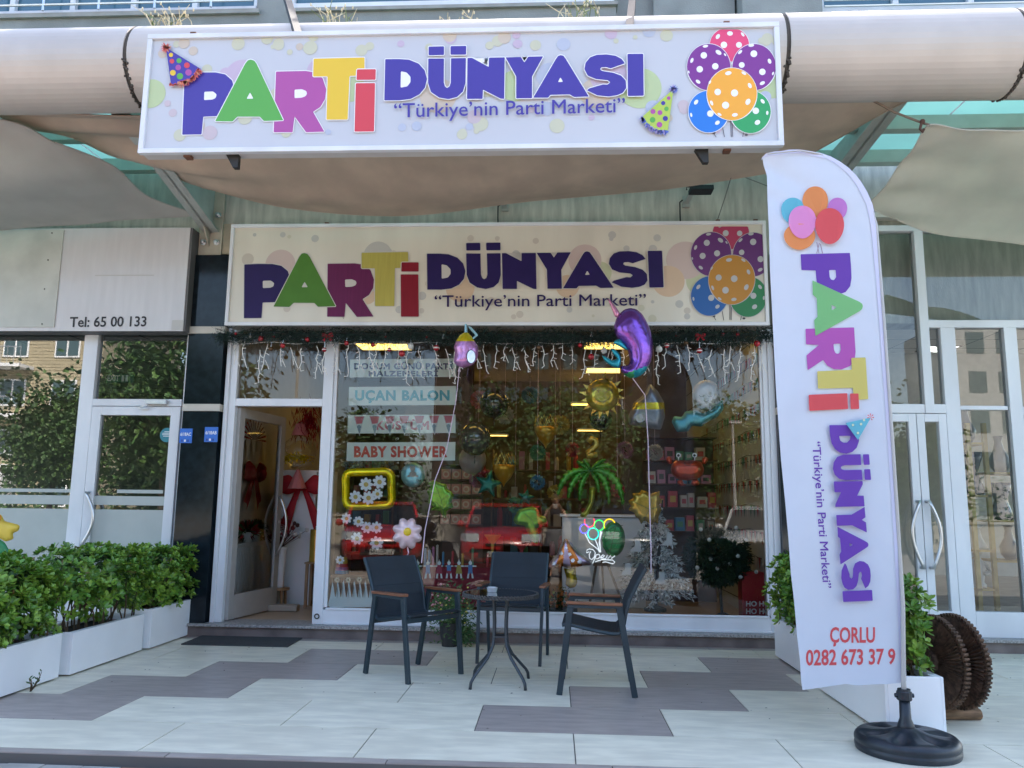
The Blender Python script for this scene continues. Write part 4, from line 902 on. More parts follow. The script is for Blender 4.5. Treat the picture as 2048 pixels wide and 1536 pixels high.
planter(X1 - .38, X1 + .05, -.84, -.06, W(387, 1198, -.05).z, bt[0], 'white planter box with a clipped shrub, nearest the dark pillar', 21, 620)
planter(X1 - .41, X1 + .02, -1.96, -.91, W(272, 1228, -.93).z, bt[1], 'white planter box with a thin bare-stemmed shrub, middle of the left row', 22, 640, bare=lambda p: .85 if p.z < .52 and p.y < -1.25 else .0)
planter(X1 - .44, X1 - .015, -3.15, -2.04, W(133, 1265, -2.02).z, bt[2], 'white planter box with a broad lime shrub at the left edge, nearest the street', 23, 980, grow=.13)
planter(1.93, 2.27, -3.0, -1.79, W(1775, 1352, -3.0).z, W(1825, 1145, -2.6).z, 'white planter box behind the banner base, its shrub beside the rusty discs', 24, 700, grow=.02)
planter(1.97, 2.33, -1.68, -.5, W(1557, 1250, -1.0).z, W(1560, 1110, -1.2).z, 'white planter box close to the shop window, mostly hidden by the flag', 25, 640, grow=.11)
m = MB(); s = G(55, 1383) + Vector((.02, 0, 0)); rg = random.Random(4)
for i in range(5): e = s + Vector((rg.uniform(-.02, .08), rg.uniform(-.04, .02), rg.uniform(.06, .14))); m.tube([s, s.lerp(e, .5) + Vector((.01, 0, 0)), e], [.006, .004, .002], 5, 0); [m.leaf(s.lerp(e, u), Vector((rg.uniform(-1, 1), rg.uniform(-.5, .5), .6)).normalized(), Vector((0, -1, .2)).normalized(), .03, .012, 1) for u in (.6, .8, 1)]
tag(m.build('weed', [lv[3], lv[2]], None), 'small dry weed sprouting at the foot of the nearest planter', 'weed')
# yellow decorative flower at the left edge
YFl = -1.1
FLW = thing('garden_flower', 'big yellow decorative flower with a green leaf at the left edge', 'decoration', (W(-12, 1100, YFl).x, YFl, 0))
wf = lambda x, y, d: W(x, y, YFl - d)
m = pillow(rnd([(-60, 1040), (-45, 1010), (-20, 1022), (4, 1030), (8, 1042), (40, 1050), (38, 1062), (25, 1066), (28, 1078), (10, 1084), (0, 1076), (-30, 1090), (-60, 1075)], 6), .05, 16, 4, wf); m.build('petals', M('foam_yellow', (.72, .50, .06), .5), FLW, smooth=True)
m = pillow(rnd([(-26, 1020), (-8, 1018), (4, 1034), (-4, 1048), (-26, 1050)], 6), .03, 12, 4, lambda x, y, d: W(x, y, YFl - .05 - d)); m.build('flower_heart', M('foam_orange', (.75, .27, .03), .5), FLW, smooth=True)
m = pillow(rnd([(-30, 1090), (-5, 1076), (10, 1085), (18, 1100), (30, 1115), (5, 1112), (-20, 1110)], 5), .02, 9, 4, wf); m.build('leaf', M('foam_green', (.02, .20, .07), .5), FLW, smooth=True)
a = W(-20, 1085, YFl); m = MB(); m.tube([(a.x, YFl, 0), (a.x + .03, YFl, a.z * .5), (a.x, YFl, a.z)], .02, 8); m.lathe([(.15, 0), (.15, .02), (.02, .04)], (a.x, YFl, 0), 16); m.build('stem', MC['foam_green'], FLW)
# flowering plant hanging over the step behind the left chair
m = MB(); rg = random.Random(31); c = W(900, 1215, -.34)
for i in range(1500):
    p = c + Vector((rg.gauss(0, .10), rg.gauss(0, .06), rg.gauss(-.02, .10)))
    if rg.random() < .3: p = W(925 + rg.gauss(0, 12), 1262 + rg.gauss(0, 14), -.36)
    if p.z < .02: continue
    d = Vector((rg.uniform(-1, 1), rg.uniform(-1, .3), rg.uniform(-.8, .6))).normalized(); m.leaf(p, d, Vector((0, -1, .4)).cross(d).cross(d).normalized() if abs(d.y) < .98 else Vector((1, 0, 0)), .05, .012, rg.choice((0, 0, 1)))
POT = thing('flowering_plant', 'bushy green plant with small pink and yellow flowers spilling behind the left chair', 'plant', (c.x, c.y, 0))
m.build('foliage', [M('plant_green', (.035, .10, .025), .6, island=.35), M('plant_pale', (.10, .17, .05), .6, island=.3)], POT, nrm=False)
m = MB()
for i in range(46):
    p = c + Vector((rg.gauss(.02, .10), rg.uniform(-.14, -.05), rg.gauss(.04, .07)))
    m.ball(p, rg.uniform(.008, .016), 7, (1, .7, .8), rg.choice((0, 1, 1)) if p.x > c.x else rg.choice((0, 0, 1)))
m.build('blossoms', [M('blossom_pink', (.55, .25, .25), .7), M('blossom_yellow', (.65, .55, .12), .7)], POT)
m = MB(); m.lathe([(.07, 0), (.10, .2), (.105, .2), (.105, .215), (.09, .215), (.08, .19)], (c.x, c.y + .02, .0), 20); m.build('pot', M('dark_pot', (.03, .03, .03), .6), POT)
# ------------------------------------------------------------------ feather flag
YF = -3.24
FL = thing('feather_flag', 'tall white feather flag banner with rainbow lettering on a round black foot', 'banner', (G(1815, 1500).x, YF, 0))
def rip(x, y):
    u = (x - 1527) / 280
    return .034 * math.sin(u * 5.5 + y * .0035) * max(0, 1 - u * .9) + .006 * math.sin(u * 15 + y * .006) * max(0, .9 - u) + .012 * math.sin(y * .021 + u * 4) * max(0, .5 - abs(u - .12)) + .030 * math.exp(-((y - 330 - (x - 1530) * .62) / 26) ** 2) * max(0, min(1, (1740 - x) / 200)) + .018 * math.exp(-((y - 400 - (x - 1560) * .35) / 20) ** 2) * max(0, min(1, (1760 - x) / 260))
def ff(x, y, lay=0): return W(x, y, YF + rip(x, y) - lay * .0011)
edge = [(1525, 314), (1532, 307), (1548, 303), (1562, 302), (1580, 299), (1600, 299), (1620, 302), (1642, 306), (1662, 313), (1680, 323), (1698, 336), (1712, 350), (1724, 366), (1735, 385), (1745, 408), (1752, 440), (1757, 480), (1764, 560), (1771, 650), (1777, 740), (1783, 820), (1789, 910), (1795, 1000), (1801, 1100), (1807, 1210), (1813, 1362)]
left = [(1800, 1366), (1775, 1368), (1745, 1369), (1715, 1371), (1690, 1368), (1650, 1374), (1622, 1378), (1605, 1380), (1602, 1360), (1600, 1320), (1594, 1270), (1588, 1200), (1582, 1150), (1577, 1080), (1570, 1000), (1562, 920), (1557, 850), (1552, 780), (1548, 700), (1544, 620), (1540, 540), (1538, 460), (1535, 400), (1534, 352), (1527, 330)]
ol = edge + left; vv, fc = fine(ol, [tuple(x) for x in geometry.tessellate_polygon([[Vector((*p, 0)) for p in ol]])], 16)
flag_m = M('white_flag_cloth', (.66, .71, .81), .8, 0, var=.015, bump=.06, bs=300, trans=.22)
m = MB(); m.sheet(vv, fc, lambda x, y: ff(x, y)); CL = m.build('cloth', flag_m, FL, smooth=True)
m = MB(); hem = [(x - (12 if i > 14 else 4 + i * .6), y + (8 if i < 8 else (4 if i < 14 else 0))) for i, (x, y) in enumerate(edge)]
vs_ = [ff(*p, 3) for p in edge] + [ff(*p, 3) for p in hem]; L = len(edge); m.add(vs_, [(i, i + 1, L + i + 1, L + i) for i in range(L - 1)]); m.build('pole_sleeve', M('flag_hem', (.56, .57, .72), .8), CL)
m = MB()
A1 = affine([(364.5, 268.5), (748.6, 263.3), (729.2, 114.8)], [(1602, 508.5), (1618.5, 822), (1736.5, 798)])
A2 = affine([(768.5, 200.5), (1287.5, 191.5), (1286.6, 107.7)], [(1659, 850.3), (1686.5, 1204), (1745.3, 1201.5)])
letters(m, LET, ff, A1, base=2, sub=12); letters(m, LD, ff, A2, base=16, sub=12)
tv, tf = text2('“Türkiye’nin Parti Marketi”', .010)
tv2, tf2 = fine([(1619 + x * 22 + y * 22, 883 + x * 293) for x, y in tv], tf, 12); m.sheet(tv2, tf2, lambda x, y: ff(x, y, 3), 0)
for s, box, in (('ÇORLU', (1660, 1293, 1750, 1254)), ('0282 673 37 99', (1612, 1332, 1806, 1299))):
    a, b = text2(s, .022); a, b = fine([(box[0] + x * (box[2] - box[0]), box[1] + y * (box[3] - box[1]) - (x * 3 if len(s) > 6 else 0)) for x, y in a], b, 12)
    keep = [f for f in b if max(a[i][0] for i in f) < 1791]; m.sheet(a, keep, lambda x, y: ff(x, y, 2), 4)
pk = lambda x, y: (1500 + x / 2.742, 280 + y / 2.742)
for lay, k, cx, cy, rx, ry in ((2, 6, 235, 388, 64, 72), (2, 5, 358, 340, 70, 86), (2, 8, 480, 378, 53, 62), (3, 5, 272, 530, 86, 72), (4, 7, 287, 450, 75, 90), (5, 4, 437, 472, 79, 99)):
    p = [pk(cx + rx * q[0] * (1 - .08 * q[1]), cy + ry * q[1]) for q in circ(0, 0, 1, 1, 36)]; a, b = fine(p, ndisc(36), 10); m.sheet(a, b, lambda x, y: ff(x, y, lay * 4), k)
for x0, y0, x1, y1 in ((366, 560, 378, 620), (380, 566, 366, 622), (386, 570, 398, 622)): p = [pk(x0 - 2, y0), pk(x0 + 2, y0), pk(x1 + 2, y1), pk(x1 - 2, y1)]; m.sheet(p, [(0, 1, 2, 3)], lambda x, y: ff(x, y, 2), 9)
a, b = fine([(1691, 846), (1716, 880), (1742, 835)], [(0, 1, 2)], 10); m.sheet(a, b, lambda x, y: ff(x, y, 38), 6)
for x, y in ((1706, 850), (1716, 866), (1722, 848), (1728, 840)): m.sheet(circ(x, y, 2.5, 2.5, 8), ndisc(8), lambda x, y: ff(x, y, 41), 10)
for i in range(7): an = i * .9; m.sheet([(1741, 834), (1741 + 7 * math.cos(an), 834 + 7 * math.sin(an)), (1741 + 7 * math.cos(an + .35), 834 + 7 * math.sin(an + .35))], [(0, 1, 2)], lambda x, y: ff(x, y, 38), 4)
pm = lambda n, c: M('flag_' + n, c, .8, trans=.2)
m.build('lettering', [pm('violet', (.15, .055, .40)), pm('green', (.20, .50, .20)), pm('purple', (.45, .10, .42)), pm('yellow', (.62, .54, .15)), pm('red', (.68, .09, .10)), pm('orange', (.75, .27, .09)), pm('teal', (.13, .46, .56)), pm('pink', (.74, .27, .55)), pm('orchid', (.52, .20, .55)), pm('thread', (.35, .25, .35)), pm('dot', (.75, .75, .5))], CL)
bc = G(1815, 1502); br_ = (G(1912, 1500).x - G(1720, 1500).x) / 2 * 1.0
m = MB(); pole = [(bc.x, bc.y, .2), W(1807, 1362, bc.y), W(1806, 1210, bc.y), W(1799, 1100, YF), W(1787, 910, YF), W(1769, 650, YF), W(1753, 450, YF), W(1740, 405, YF), W(1715, 358, YF), W(1680, 326, YF), W(1640, 308, YF), W(1600, 301, YF), W(1535, 308, YF)]
m.tube(pole, [.017, .014, .012, .011, .010, .009, .008, .008, .007, .006, .005, .005, .004], 8); m.build('pole', M('pale_pole', (.45, .44, .42), .5, .2), FL, smooth=True)
bm_ = M('black_plastic', (.014, .020, .028), .38, 0, var=.2, vs_=20, bump=.1, bs=60)
m = MB(); n = 60; prof = [(0.985, 0.0), (1, .015), (1, .03), (.985, .035), (.985, .042), (1, .047), (1, .062), (.98, .075), (.93, .088), (.86, .094), (.78, .094), (.66, .094), (.54, .096), (.42, .100), (.28, .112), (.16, .125), (.15, .128)]
vs_ = []
for r, z in prof:
    for j in range(n):
        a = 2 * math.pi * j / n; dz = 0
        if .4 < r < .9: dz = -.035 * max(0, math.cos(a * 6)) ** .6 * math.sin((r - .4) / .5 * math.pi) ** .5 if math.cos(a * 6) > 0 else 0
        vs_.append((bc.x + br_ * r * math.cos(a), bc.y + br_ * r * math.sin(a), z + dz))
m.add(vs_, [(i * n + j, i * n + (j + 1) % n, (i + 1) * n + (j + 1) % n, (i + 1) * n + j) for i in range(len(prof) - 1) for j in range(n)]); m.lathe([(.05, .10), (.042, .14), (.03, .17), (.028, .27)], (bc.x, bc.y, 0), 20)
BSF = m.build('foot', bm_, FL, smooth=True)
m = MB(); m.lathe([(.036, .265), (.040, .27), (.040, .31), (.034, .315), (.034, .325)], (bc.x, bc.y, 0), 12); m.tube([(bc.x - .05, bc.y, .29), (bc.x + .05, bc.y, .29)], .012, 8); m.build('clamp', bm_, BSF)
# ------------------------------------------------------------------ rusty toothed discs
cw = W(1893, 1322, -2.62); rw = (W(1898, 1230, -2.62).z - W(1898, 1418, -2.62).z) / 2
rust = M('rust_brown', (.105, .062, .038), .85, .2, var=.5, vs_=22, bump=.6, bs=80)
WS = thing('toothed_disc_ornament', 'pair of rusty toothed discs on a wooden axle stand beside the right planter', 'ornament', (cw.x, cw.y, 0))
axd = Vector((-.975, -.22, .0)).normalized()
for off, rr in ((.075, 1.0), (-.065, 1.02)):
    c = cw + axd * off; u = Vector((0, 0, 1)); w = axd.cross(u).normalized(); m = MB(); n = 64; vs_ = []
    ring = [(.18, .03), (.3, .028), (.62, .016), (.9, .012), (.92, .012)]
    for sgn in (1, -1):
        for r, t in ring:
            for j in range(n * 2):
                a = math.pi * j / n; q = r * rw * rr; zz = t + (.018 * (j % 2) if r > .2 else 0); vs_.append(c + (u * math.cos(a) + w * math.sin(a)) * q + axd * zz * sgn)
    N2 = n * 2; K = len(ring)
    fs = [(s * K * N2 + i * N2 + j, s * K * N2 + i * N2 + (j + 1) % N2, s * K * N2 + (i + 1) * N2 + (j + 1) % N2, s * K * N2 + (i + 1) * N2 + j) for s in (0, 1) for i in range(K - 1) for j in range(N2)]
    m.add(vs_, fs)
    for j in range(n):
        a = 2 * math.pi * j / n; rad = u * math.cos(a) + w * math.sin(a); tg = axd.cross(rad)
        m.add([c + rad * .9 * rw * rr + tg * .013 + axd * .012, c + rad * .9 * rw * rr - tg * .013 + axd * .012, c + rad * .9 * rw * rr - tg * .013 - axd * .012, c + rad * .9 * rw * rr + tg * .013 - axd * .012, c + rad * rw * rr + tg * .014 + axd * .016, c + rad * rw * rr + tg * .002 + axd * .016, c + rad * rw * rr + tg * .002 - axd * .016, c + rad * rw * rr + tg * .014 - axd * .016],
              [(0, 1, 5, 4), (1, 2, 6, 5), (2, 3, 7, 6), (3, 0, 4, 7), (4, 5, 6, 7)])
    m.build('toothed_disc', rust, WS)
wood = M('weathered_wood', (.22, .13, .07), .85, 0, var=.35, vs_=8, stretch=(1, 1, 6), bump=.3)
m = MB(); m.tube([cw + axd * .2, cw - axd * .3], .028, 10); m.lathe([(.08, .07), (.085, .1), (.06, .13), (.03, .14)], cw, 16, axd); m.build('axle', rust, WS)
m = MB(); q = G(1868, 1440); q2 = G(1960, 1440); m.tube([(q.x, q.y, .035), (q2.x, q2.y, .035)], .034, 10); e = (Vector((q.x, q.y, .035)) + Vector((q2.x, q2.y, .035))) / 2; m.tube([e + Vector((.05, 0, 0)), (e.x + .03, e.y + .02, .12), cw - axd * .28], .022, 8)
q = cw + axd * .2; m.tube([(q.x - .06, q.y + .15, .02), (q.x + .0, q.y + .02, cw.z + .0), (q.x - .03, q.y + .05, cw.z + .16)], .026, 8); m.build('wooden_stand', wood, WS)
# ------------------------------------------------------------------ garland, baubles, icicle lights
rg = random.Random(77)
YG = -.17
m = MB(); pts = [W(441 + i * 11.2, 668 + 3 * math.sin(i * .5) + (4 if 40 < i < 80 else 0), YG) for i in range(99)]
m.tube(pts, .012, 6, 2)
for p in pts:
    for i in range(130):
        q = p + Vector((rg.gauss(0, .05), rg.gauss(0, .035), rg.gauss(-.015, .035))); d = Vector((rg.gauss(0, 1), rg.gauss(0, .8), rg.gauss(-.5, .9))).normalized()
        m.leaf(q, d, d.orthogonal().normalized(), rg.uniform(.04, .085), .007, 0 if rg.random() < .7 else 1)
tag(m.build('fir_garland', [M('fir_dark', (.006, .022, .018), .7, island=.4), M('fir_mid', (.014, .042, .028), .7, island=.3), iron], None, nrm=False), 'long dark artificial fir garland strung under the lower party sign', 'garland')
red_b = M('bauble_red', (.42, .012, .02), .15, .3, coat=.5); wht_b = M('bauble_white', (.6, .6, .56), .35); brz_b = M('bauble_bronze', (.12, .065, .03), .3, .6); stripe = M('bauble_band', (.62, .58, .56), .4)
def k5(x, y): return (430 + x / 3.84, 640 + y / 3.84)
def k6(x, y): return (900 + x / 3.103, 560 + y / 3.103)
def k7(x, y): return (630 + x / 4.266, 900 + y / 4.266)
def k8(x, y): return (1080 + x / 4.043, 880 + y / 4.043)
def k4(x, y): return (420 + x / 3.012, 760 + y / 3.012)
BB = [(k5(x, y), c, r / 3.84) for x, y, c, r in ((160, 105, 'r', 12), (270, 130, 'w', 11), (352, 142, 'r', 23), (430, 222, 'b', 19), (452, 128, 'r', 9), (520, 197, 'r', 21), (577, 128, 'w', 10), (710, 150, 'r', 21), (840, 228, 's', 19), (1010, 178, 'r', 19), (1120, 148, 'w', 9), (1212, 190, 'r', 19), (1340, 228, 's', 18), (1435, 258, 'r', 26), (1308, 130, 'r', 11), (1502, 203, 'w', 27), (1625, 130, 'r', 10), (1700, 215, 's', 25), (1752, 138, 'w', 10))]
BB += [(k6(x, y), c, r / 3.103) for x, y, c, r in ((550, 420, 'b', 17), (808, 405, 'r', 16), (876, 476, 'r', 20), (955, 440, 'w', 20), (878, 347, 'w', 9), (1298, 428, 'w', 21), (1345, 408, 's', 16), (1464, 390, 'b', 15), (1548, 440, 's', 18), (1404, 345, 'r', 8), (1692, 338, 'r', 14), (1785, 338, 'r', 12), (1905, 395, 'r', 20))]
BB.sort(key=lambda b: b[0][0]); cnt = {}
ORD = ['first', 'second', 'third', 'fourth', 'fifth', 'sixth', 'seventh', 'eighth', 'ninth', 'tenth', 'eleventh', 'twelfth', 'thirteenth', 'fourteenth', 'fifteenth', 'sixteenth', 'seventeenth', 'eighteenth']
for (px, py), c, r in BB:
    k = cnt.get(c, 0); cnt[c] = k + 1; p = W(px, py, YG - .01); rr = r / F * (CD + YG)
    cn = {'r': 'plain red', 'w': 'white', 'b': 'dull bronze', 's': 'red and white banded'}[c]
    t = thing('bauble', '%s bauble on the fir garland, %s of its colour from the left' % (cn, ORD[k]), 'bauble', (p.x, p.y, p.z - rr), 'baubles on the fir garland')
    m = MB(); m.ball(p, rr, 16); m.build('ball', {'r': red_b, 'w': wht_b, 'b': brz_b, 's': red_b}[c], t, smooth=True)
    if c == 's': m = MB(); m.lathe([(rr * 1.01, -rr * .22), (rr * 1.035, 0), (rr * 1.01, rr * .22)], p, 16, caps=False); m.build('band', stripe, t, smooth=True)
    m = MB(); m.lathe([(rr * .22, 0), (rr * .22, rr * .25)], (p.x, p.y, p.z + rr * .96), 8); m.tube([(p.x, p.y, p.z + rr), (p.x + .003, p.y, max(p.z + rr + .03, W(px, 684, YG).z))], .0022, 4); m.build('hanger', steel, t)
ICE = thing('icicle_lights', 'string of short white icicle lights dangling below the fir garland', 'string lights', W(1000, 740, -.13))
im = M('white_wire', (.78, .76, .70), .6); x = 468
while x < 1532:
    big = rg.random(); top = rg.uniform(680, 700); ln = rg.uniform(30, 66); y = top; q = x; P = [(q, y)]
    while y < top + ln: y += rg.uniform(7, 12); q += rg.uniform(-4.5, 4.5); P.append((q, y))
    m = MB(); YI = -.13 + rg.uniform(-.02, .02); m.tube([W(a, b, YI) for a, b in P], .0042, 5)
    for a, b in P[1:]:
        if rg.random() < .75: s = rg.choice((-1, 1)); m.tube([W(a, b, YI), W(a + s * rg.uniform(4, 8), b + rg.uniform(-3, 6), YI - .01)], .0036, 4)
    if rg.random() < .4: m.tube([W(a + (i + 1) * 2.5, b + (i + 1) * 6, YI) for i, (a, b) in enumerate([P[len(P) // 2]] * 4)], .0036, 5)
    if abs(x - 936) > 26 or True: m.build('light_drop', im, ICE)
    x += rg.choice((12, 16, 19, 22, 26, 30))
m = MB(); m.tube([W(462 + i * 21.6, 686 + 2 * math.sin(i * 1.3), -.13) for i in range(51)], .004, 5); m.build('wire', im, ICE)
bowm = M('bow_red_felt', (.36, .008, .018), .75, 0, var=.12, vs_=15, bump=.2, bs=80)
def bow(px, py, s, Y, lb, nm='ribbon_bow', grp=None, tail=1.5, mat=None):
    t = thing(nm, lb, 'bow', W(px, py, Y), grp); w = lambda x, y, d: W(px + x * s, py + y * s, Y - d)
    for sg in (-1, 1):
        m = pillow(rnd([(sg * .1, -.12), (sg * .55, -.55), (sg * 1.0, -.45), (sg * 1.08, .25), (sg * .6, .38), (sg * .1, .15)], .12), s * .0012, .3, .16, w); m.build('loop', mat or bowm, t, smooth=True)
        m = pillow(rnd([(sg * .0, .1), (sg * .25, .1), (sg * .98, tail * .8), (sg * .62, tail * .86), (sg * .66, tail * 1.12), (sg * .2, .65)], .06), s * .0005, .15, .16, w); m.build('tail', mat or bowm, t, smooth=True)
    m = MB(); m.ball(w(0, 0, s * .0008), s * .0009, 10, (1.1, .8, 1.4)); m.build('knot', mat or bowm, t, smooth=True)
    return t
bow(655, 671, 11, -.2, 'small red bow on the garland above the door post', grp='bows on the garland', tail=1.1); bow(1401, 671, 10, -.2, 'small red bow on the garland near its right end', grp='bows on the garland', tail=1.1)
# ------------------------------------------------------------------ foil balloons outside
fpur, ftea, fgrn, fyel, fsil, fgold = M('foil_purple', (.22, .085, .42), .2, .78, var=.12, vs_=9, bump=.35, bs=22), foil('foil_teal', (.03, .34, .42), .2), foil('foil_green', (.07, .42, .16), .2), foil('foil_yellow', (.72, .58, .02), .2), foil('foil_silver', (.6, .62, .66), .18), foil('foil_gold', (.52, .35, .06), .22)
foutl = M('print_black', (.012, .012, .015), .4)
def kn(x, y): return (1150 + x / 6.98, 580 + y / 6.98)
YN = -.62
NW = thing('narwhal_balloon', 'purple narwhal foil balloon with teal tail floating before the lower sign', 'balloon', W(1265, 770, YN))
bod = [kn(*p) for p in ((620, 330), (690, 270), (770, 250), (860, 268), (935, 330), (990, 420), (1040, 530), (1070, 640), (1085, 760), (1080, 900), (1050, 1020), (1000, 1120), (930, 1190), (850, 1228), (770, 1235), (690, 1190), (630, 1110), (650, 1050), (700, 1062), (745, 1050), (768, 980), (745, 860), (680, 760), (605, 690), (558, 610), (545, 500), (575, 400))]
ncol = lambda x, y: 0 if (y - 580) * 6.98 < 1000 - ((x - 1150) * 6.98 - 1000) * .35 + 60 else (1 if (x - 1150) * 6.98 > 820 else 2)
m = pillow(rnd(bod, 3, 2), .105, 30, 4.0, lambda x, y, d: W(x, y, YN - d), ncol); m.build('body', [fpur, ftea, fgrn], NW, smooth=True)
for nm, pl, mt, T in (('horn', ((600, 392), (556, 372), (500, 230), (447, 108), (482, 130), (560, 220), (628, 322)), foil('foil_rose', (.55, .22, .34), .2), .02), ('fin', ((533, 742), (560, 702), (630, 680), (682, 730), (748, 842), (700, 832), (620, 790)), ftea, .03), ('tail_fin', ((372, 912), (440, 935), (520, 985), (590, 960), (530, 890), (495, 805), (560, 828), (620, 888), (650, 960), (640, 1040), (610, 1095), (500, 1062), (420, 1000)), ftea, .04)):
    m = pillow(rnd([kn(*p) for p in pl], 2, 2), T, 8, 2.2, lambda x, y, d: W(x, y, YN - .03 - d)); m.build(nm, mt, NW, smooth=True)
m = MB(); arc = lambda cx, cy, r, a0, a1: [W(*kn(cx + r * math.cos(a0 + (a1 - a0) * i / 12), cy + r * math.sin(a0 + (a1 - a0) * i / 12)), YN - .112 + .05 * (i / 12 if a1 > 0 else 0)) for i in range(13)]
m.tube(arc(925, 540, 98, -.4, 2.2), .003, 5); m.tube(arc(870, 500, 45, 3.0, 4.6), .003, 5); m.build('face_print', foutl, NW)
m = MB(); m.tube([W(*p) for p in ((1262, 752, YN), (1290, 790, YN + .02), (1296, 880, YN - .1), (1299, 1000, YN - .5), (1302, 1100, -1.4), (1302, 1146, -1.75))], .0045, 5); m.build('ribbon', M('ribbon_pale', (.62, .48, .55), .4), NW)
def kr(x, y): return (900 + x / 7.68, 600 + y / 7.68)
YR = -.5
RB = thing('rocket_balloon', 'pink and yellow rocket shaped foil balloon hanging under the lower sign', 'balloon', W(932, 740, YR))
m = pillow(rnd([kr(*p) for p in ((230, 490), (150, 540), (95, 620), (58, 720), (80, 800), (65, 880), (55, 950), (110, 1010), (200, 1045), (330, 1005), (390, 960), (435, 850), (430, 720), (390, 650), (330, 560), (275, 500))], 2, 2), .08, 20, 3.2, lambda x, y, d: W(x, y, YR - d), lambda x, y: 1 if (y - 600) * 7.68 < 640 else 0)
m.build('body', [foil('foil_orchid', (.52, .24, .50), .25), fyel], RB, smooth=True)
m = MB(); e = circ(0, 0, 1, 1, 24); m.add([W(*kr(322 + 76 * a * .95, 870 + 110 * b), YR - .085 + .02 * a) for a, b in e], ndisc(24), 1); m.add([W(*kr(325 + 66 * a * .95, 870 + 98 * b), YR - .090 + .02 * a) for a, b in e], ndisc(24), 0); m.build('porthole', [fsil, foutl], RB)
m = MB(); m.tube([W(*kr(245, 500), YR), W(*kr(245, 370), YR)], [.016, .011], 8); m.prism([kr(*p) for p in ((275, 400), (330, 420), (420, 520), (430, 545), (360, 600), (345, 580), (390, 540), (300, 440))], lambda x, y: W(x, y, YR - .012), lambda x, y: W(x, y, YR + .012)); m.build('antenna', foil('foil_grey_teal', (.25, .42, .45), .3), RB)
m = MB(); m.tube([W(*kr(150, 1030), YR), W(*kr(130, 1100), YR - .01), W(*kr(160, 1090), YR)], .008, 5); m.tube([W(918, 742, YR), W(912, 800, -.5), W(893, 900, -.8), W(870, 960, -1.0), W(850, 1060, -1.4), W(843, 1126, -1.55)], .004, 5); m.build('ribbon', MC['ribbon_pale'], RB)
def kd(x, y): return k7(x, y)
YD = -.42
DB = thing('daisy_balloon', 'pale pink daisy foil balloon with yellow heart above the left chair', 'balloon', W(815, 1100, YD))
pet = [(788 + (118 - 16 * abs(math.cos(4 * a)) ** 3 + 14 * abs(math.sin(4 * a))) * math.cos(a), 712 + (126 - 16 * abs(math.cos(4 * a)) ** 3 + 12 * abs(math.sin(4 * a))) * math.sin(a)) for a in [i * math.pi / 40 for i in range(80)]]
m = pillow([k7(*p) for p in pet], .07, 16, 2.8, lambda x, y, d: W(x, y, YD - d)); m.build('petals', M('pearl_pink', (.66, .50, .52), .25, .2, bump=.3, bs=25), DB, smooth=True)
m = MB(); c = W(*k7(790, 698), YD - .06); m.ball(c, .045, 14, (1, .45, 1)); m.build('heart', M('daisy_yellow', (.70, .48, .02), .35), DB, smooth=True)
m = MB(); m.tube([W(*k7(790, 830), YD), W(*k7(798, 880), YD - .02), W(*k7(770, 940), -.9)], .006, 5); m.build('ribbon', MC['ribbon_pale'], DB)
# ------------------------------------------------------------------ things on and behind the shop window
YW = .062
def flatsheet(nm, lb, cat, pts, Y, mat, grp=None, parent=None, th=.002):
    m = MB(); m.prism(pts, lambda x, y: W(x, y, Y), lambda x, y: W(x, y, Y + th)); o = m.build(nm, mat, parent)
    return o if parent else tag(o, lb, cat, grp)
paper = M('mint_paper', (.82, .90, .83), .8, 0, var=.02, trans=.3)
PS = [(((700, 719), (913, 717), (912, 754), (699, 755)), [('DOĞUM GÜNÜ PARTİ', (708, 722, 906, 739), 'sign_navy'), ('MALZEMELERİ', (737, 738, 876, 753), 'sign_navy')], 'mint paper sign reading DOĞUM GÜNÜ PARTİ MALZEMELERİ on the window'),
      (((698, 774), (912, 772), (912, 810), (697, 811)), [('UÇAN BALON', (710, 780, 899, 806), 'sign_teal')], 'mint paper sign reading UÇAN BALON on the window'),
      (((696, 830), (911, 829), (911, 866), (695, 867)), [('KOSTÜM', (752, 838, 858, 860), 'sign_rose')], 'mint paper sign reading KOSTÜM half hidden by pennants'),
      (((694, 885), (911, 884), (910, 921), (693, 922)), [('BABY SHOWER', (708, 892, 895, 915), 'sign_rust')], 'mint paper sign reading BABY SHOWER on the window')]
for k, c in (('sign_navy', (.012, .03, .10)), ('sign_teal', (.02, .30, .36)), ('sign_rose', (.45, .12, .16)), ('sign_rust', (.48, .05, .03))): M(k, c, .6)
for pts, txt, lb in PS:
    c = W(*pts[3], YW); t = thing('paper_sign', lb, 'sign', c, 'paper signs on the shop window'); flatsheet('paper', None, None, pts, YW, paper, parent=t)
    for s, (x0, y0, x1, y1), mk in txt:
        a, b = text2(s, .045, x0, y1, x1, y0, spacing=1.12); m = MB(); m.sheet(a, b, lambda x, y: W(x, y, YW - .002)); m.build('lettering', MC[mk], t)
PN = thing('pennant_string', 'string of small red, white and grey pennants across the KOSTÜM sign', 'bunting', W(800, 866, YW - .006))
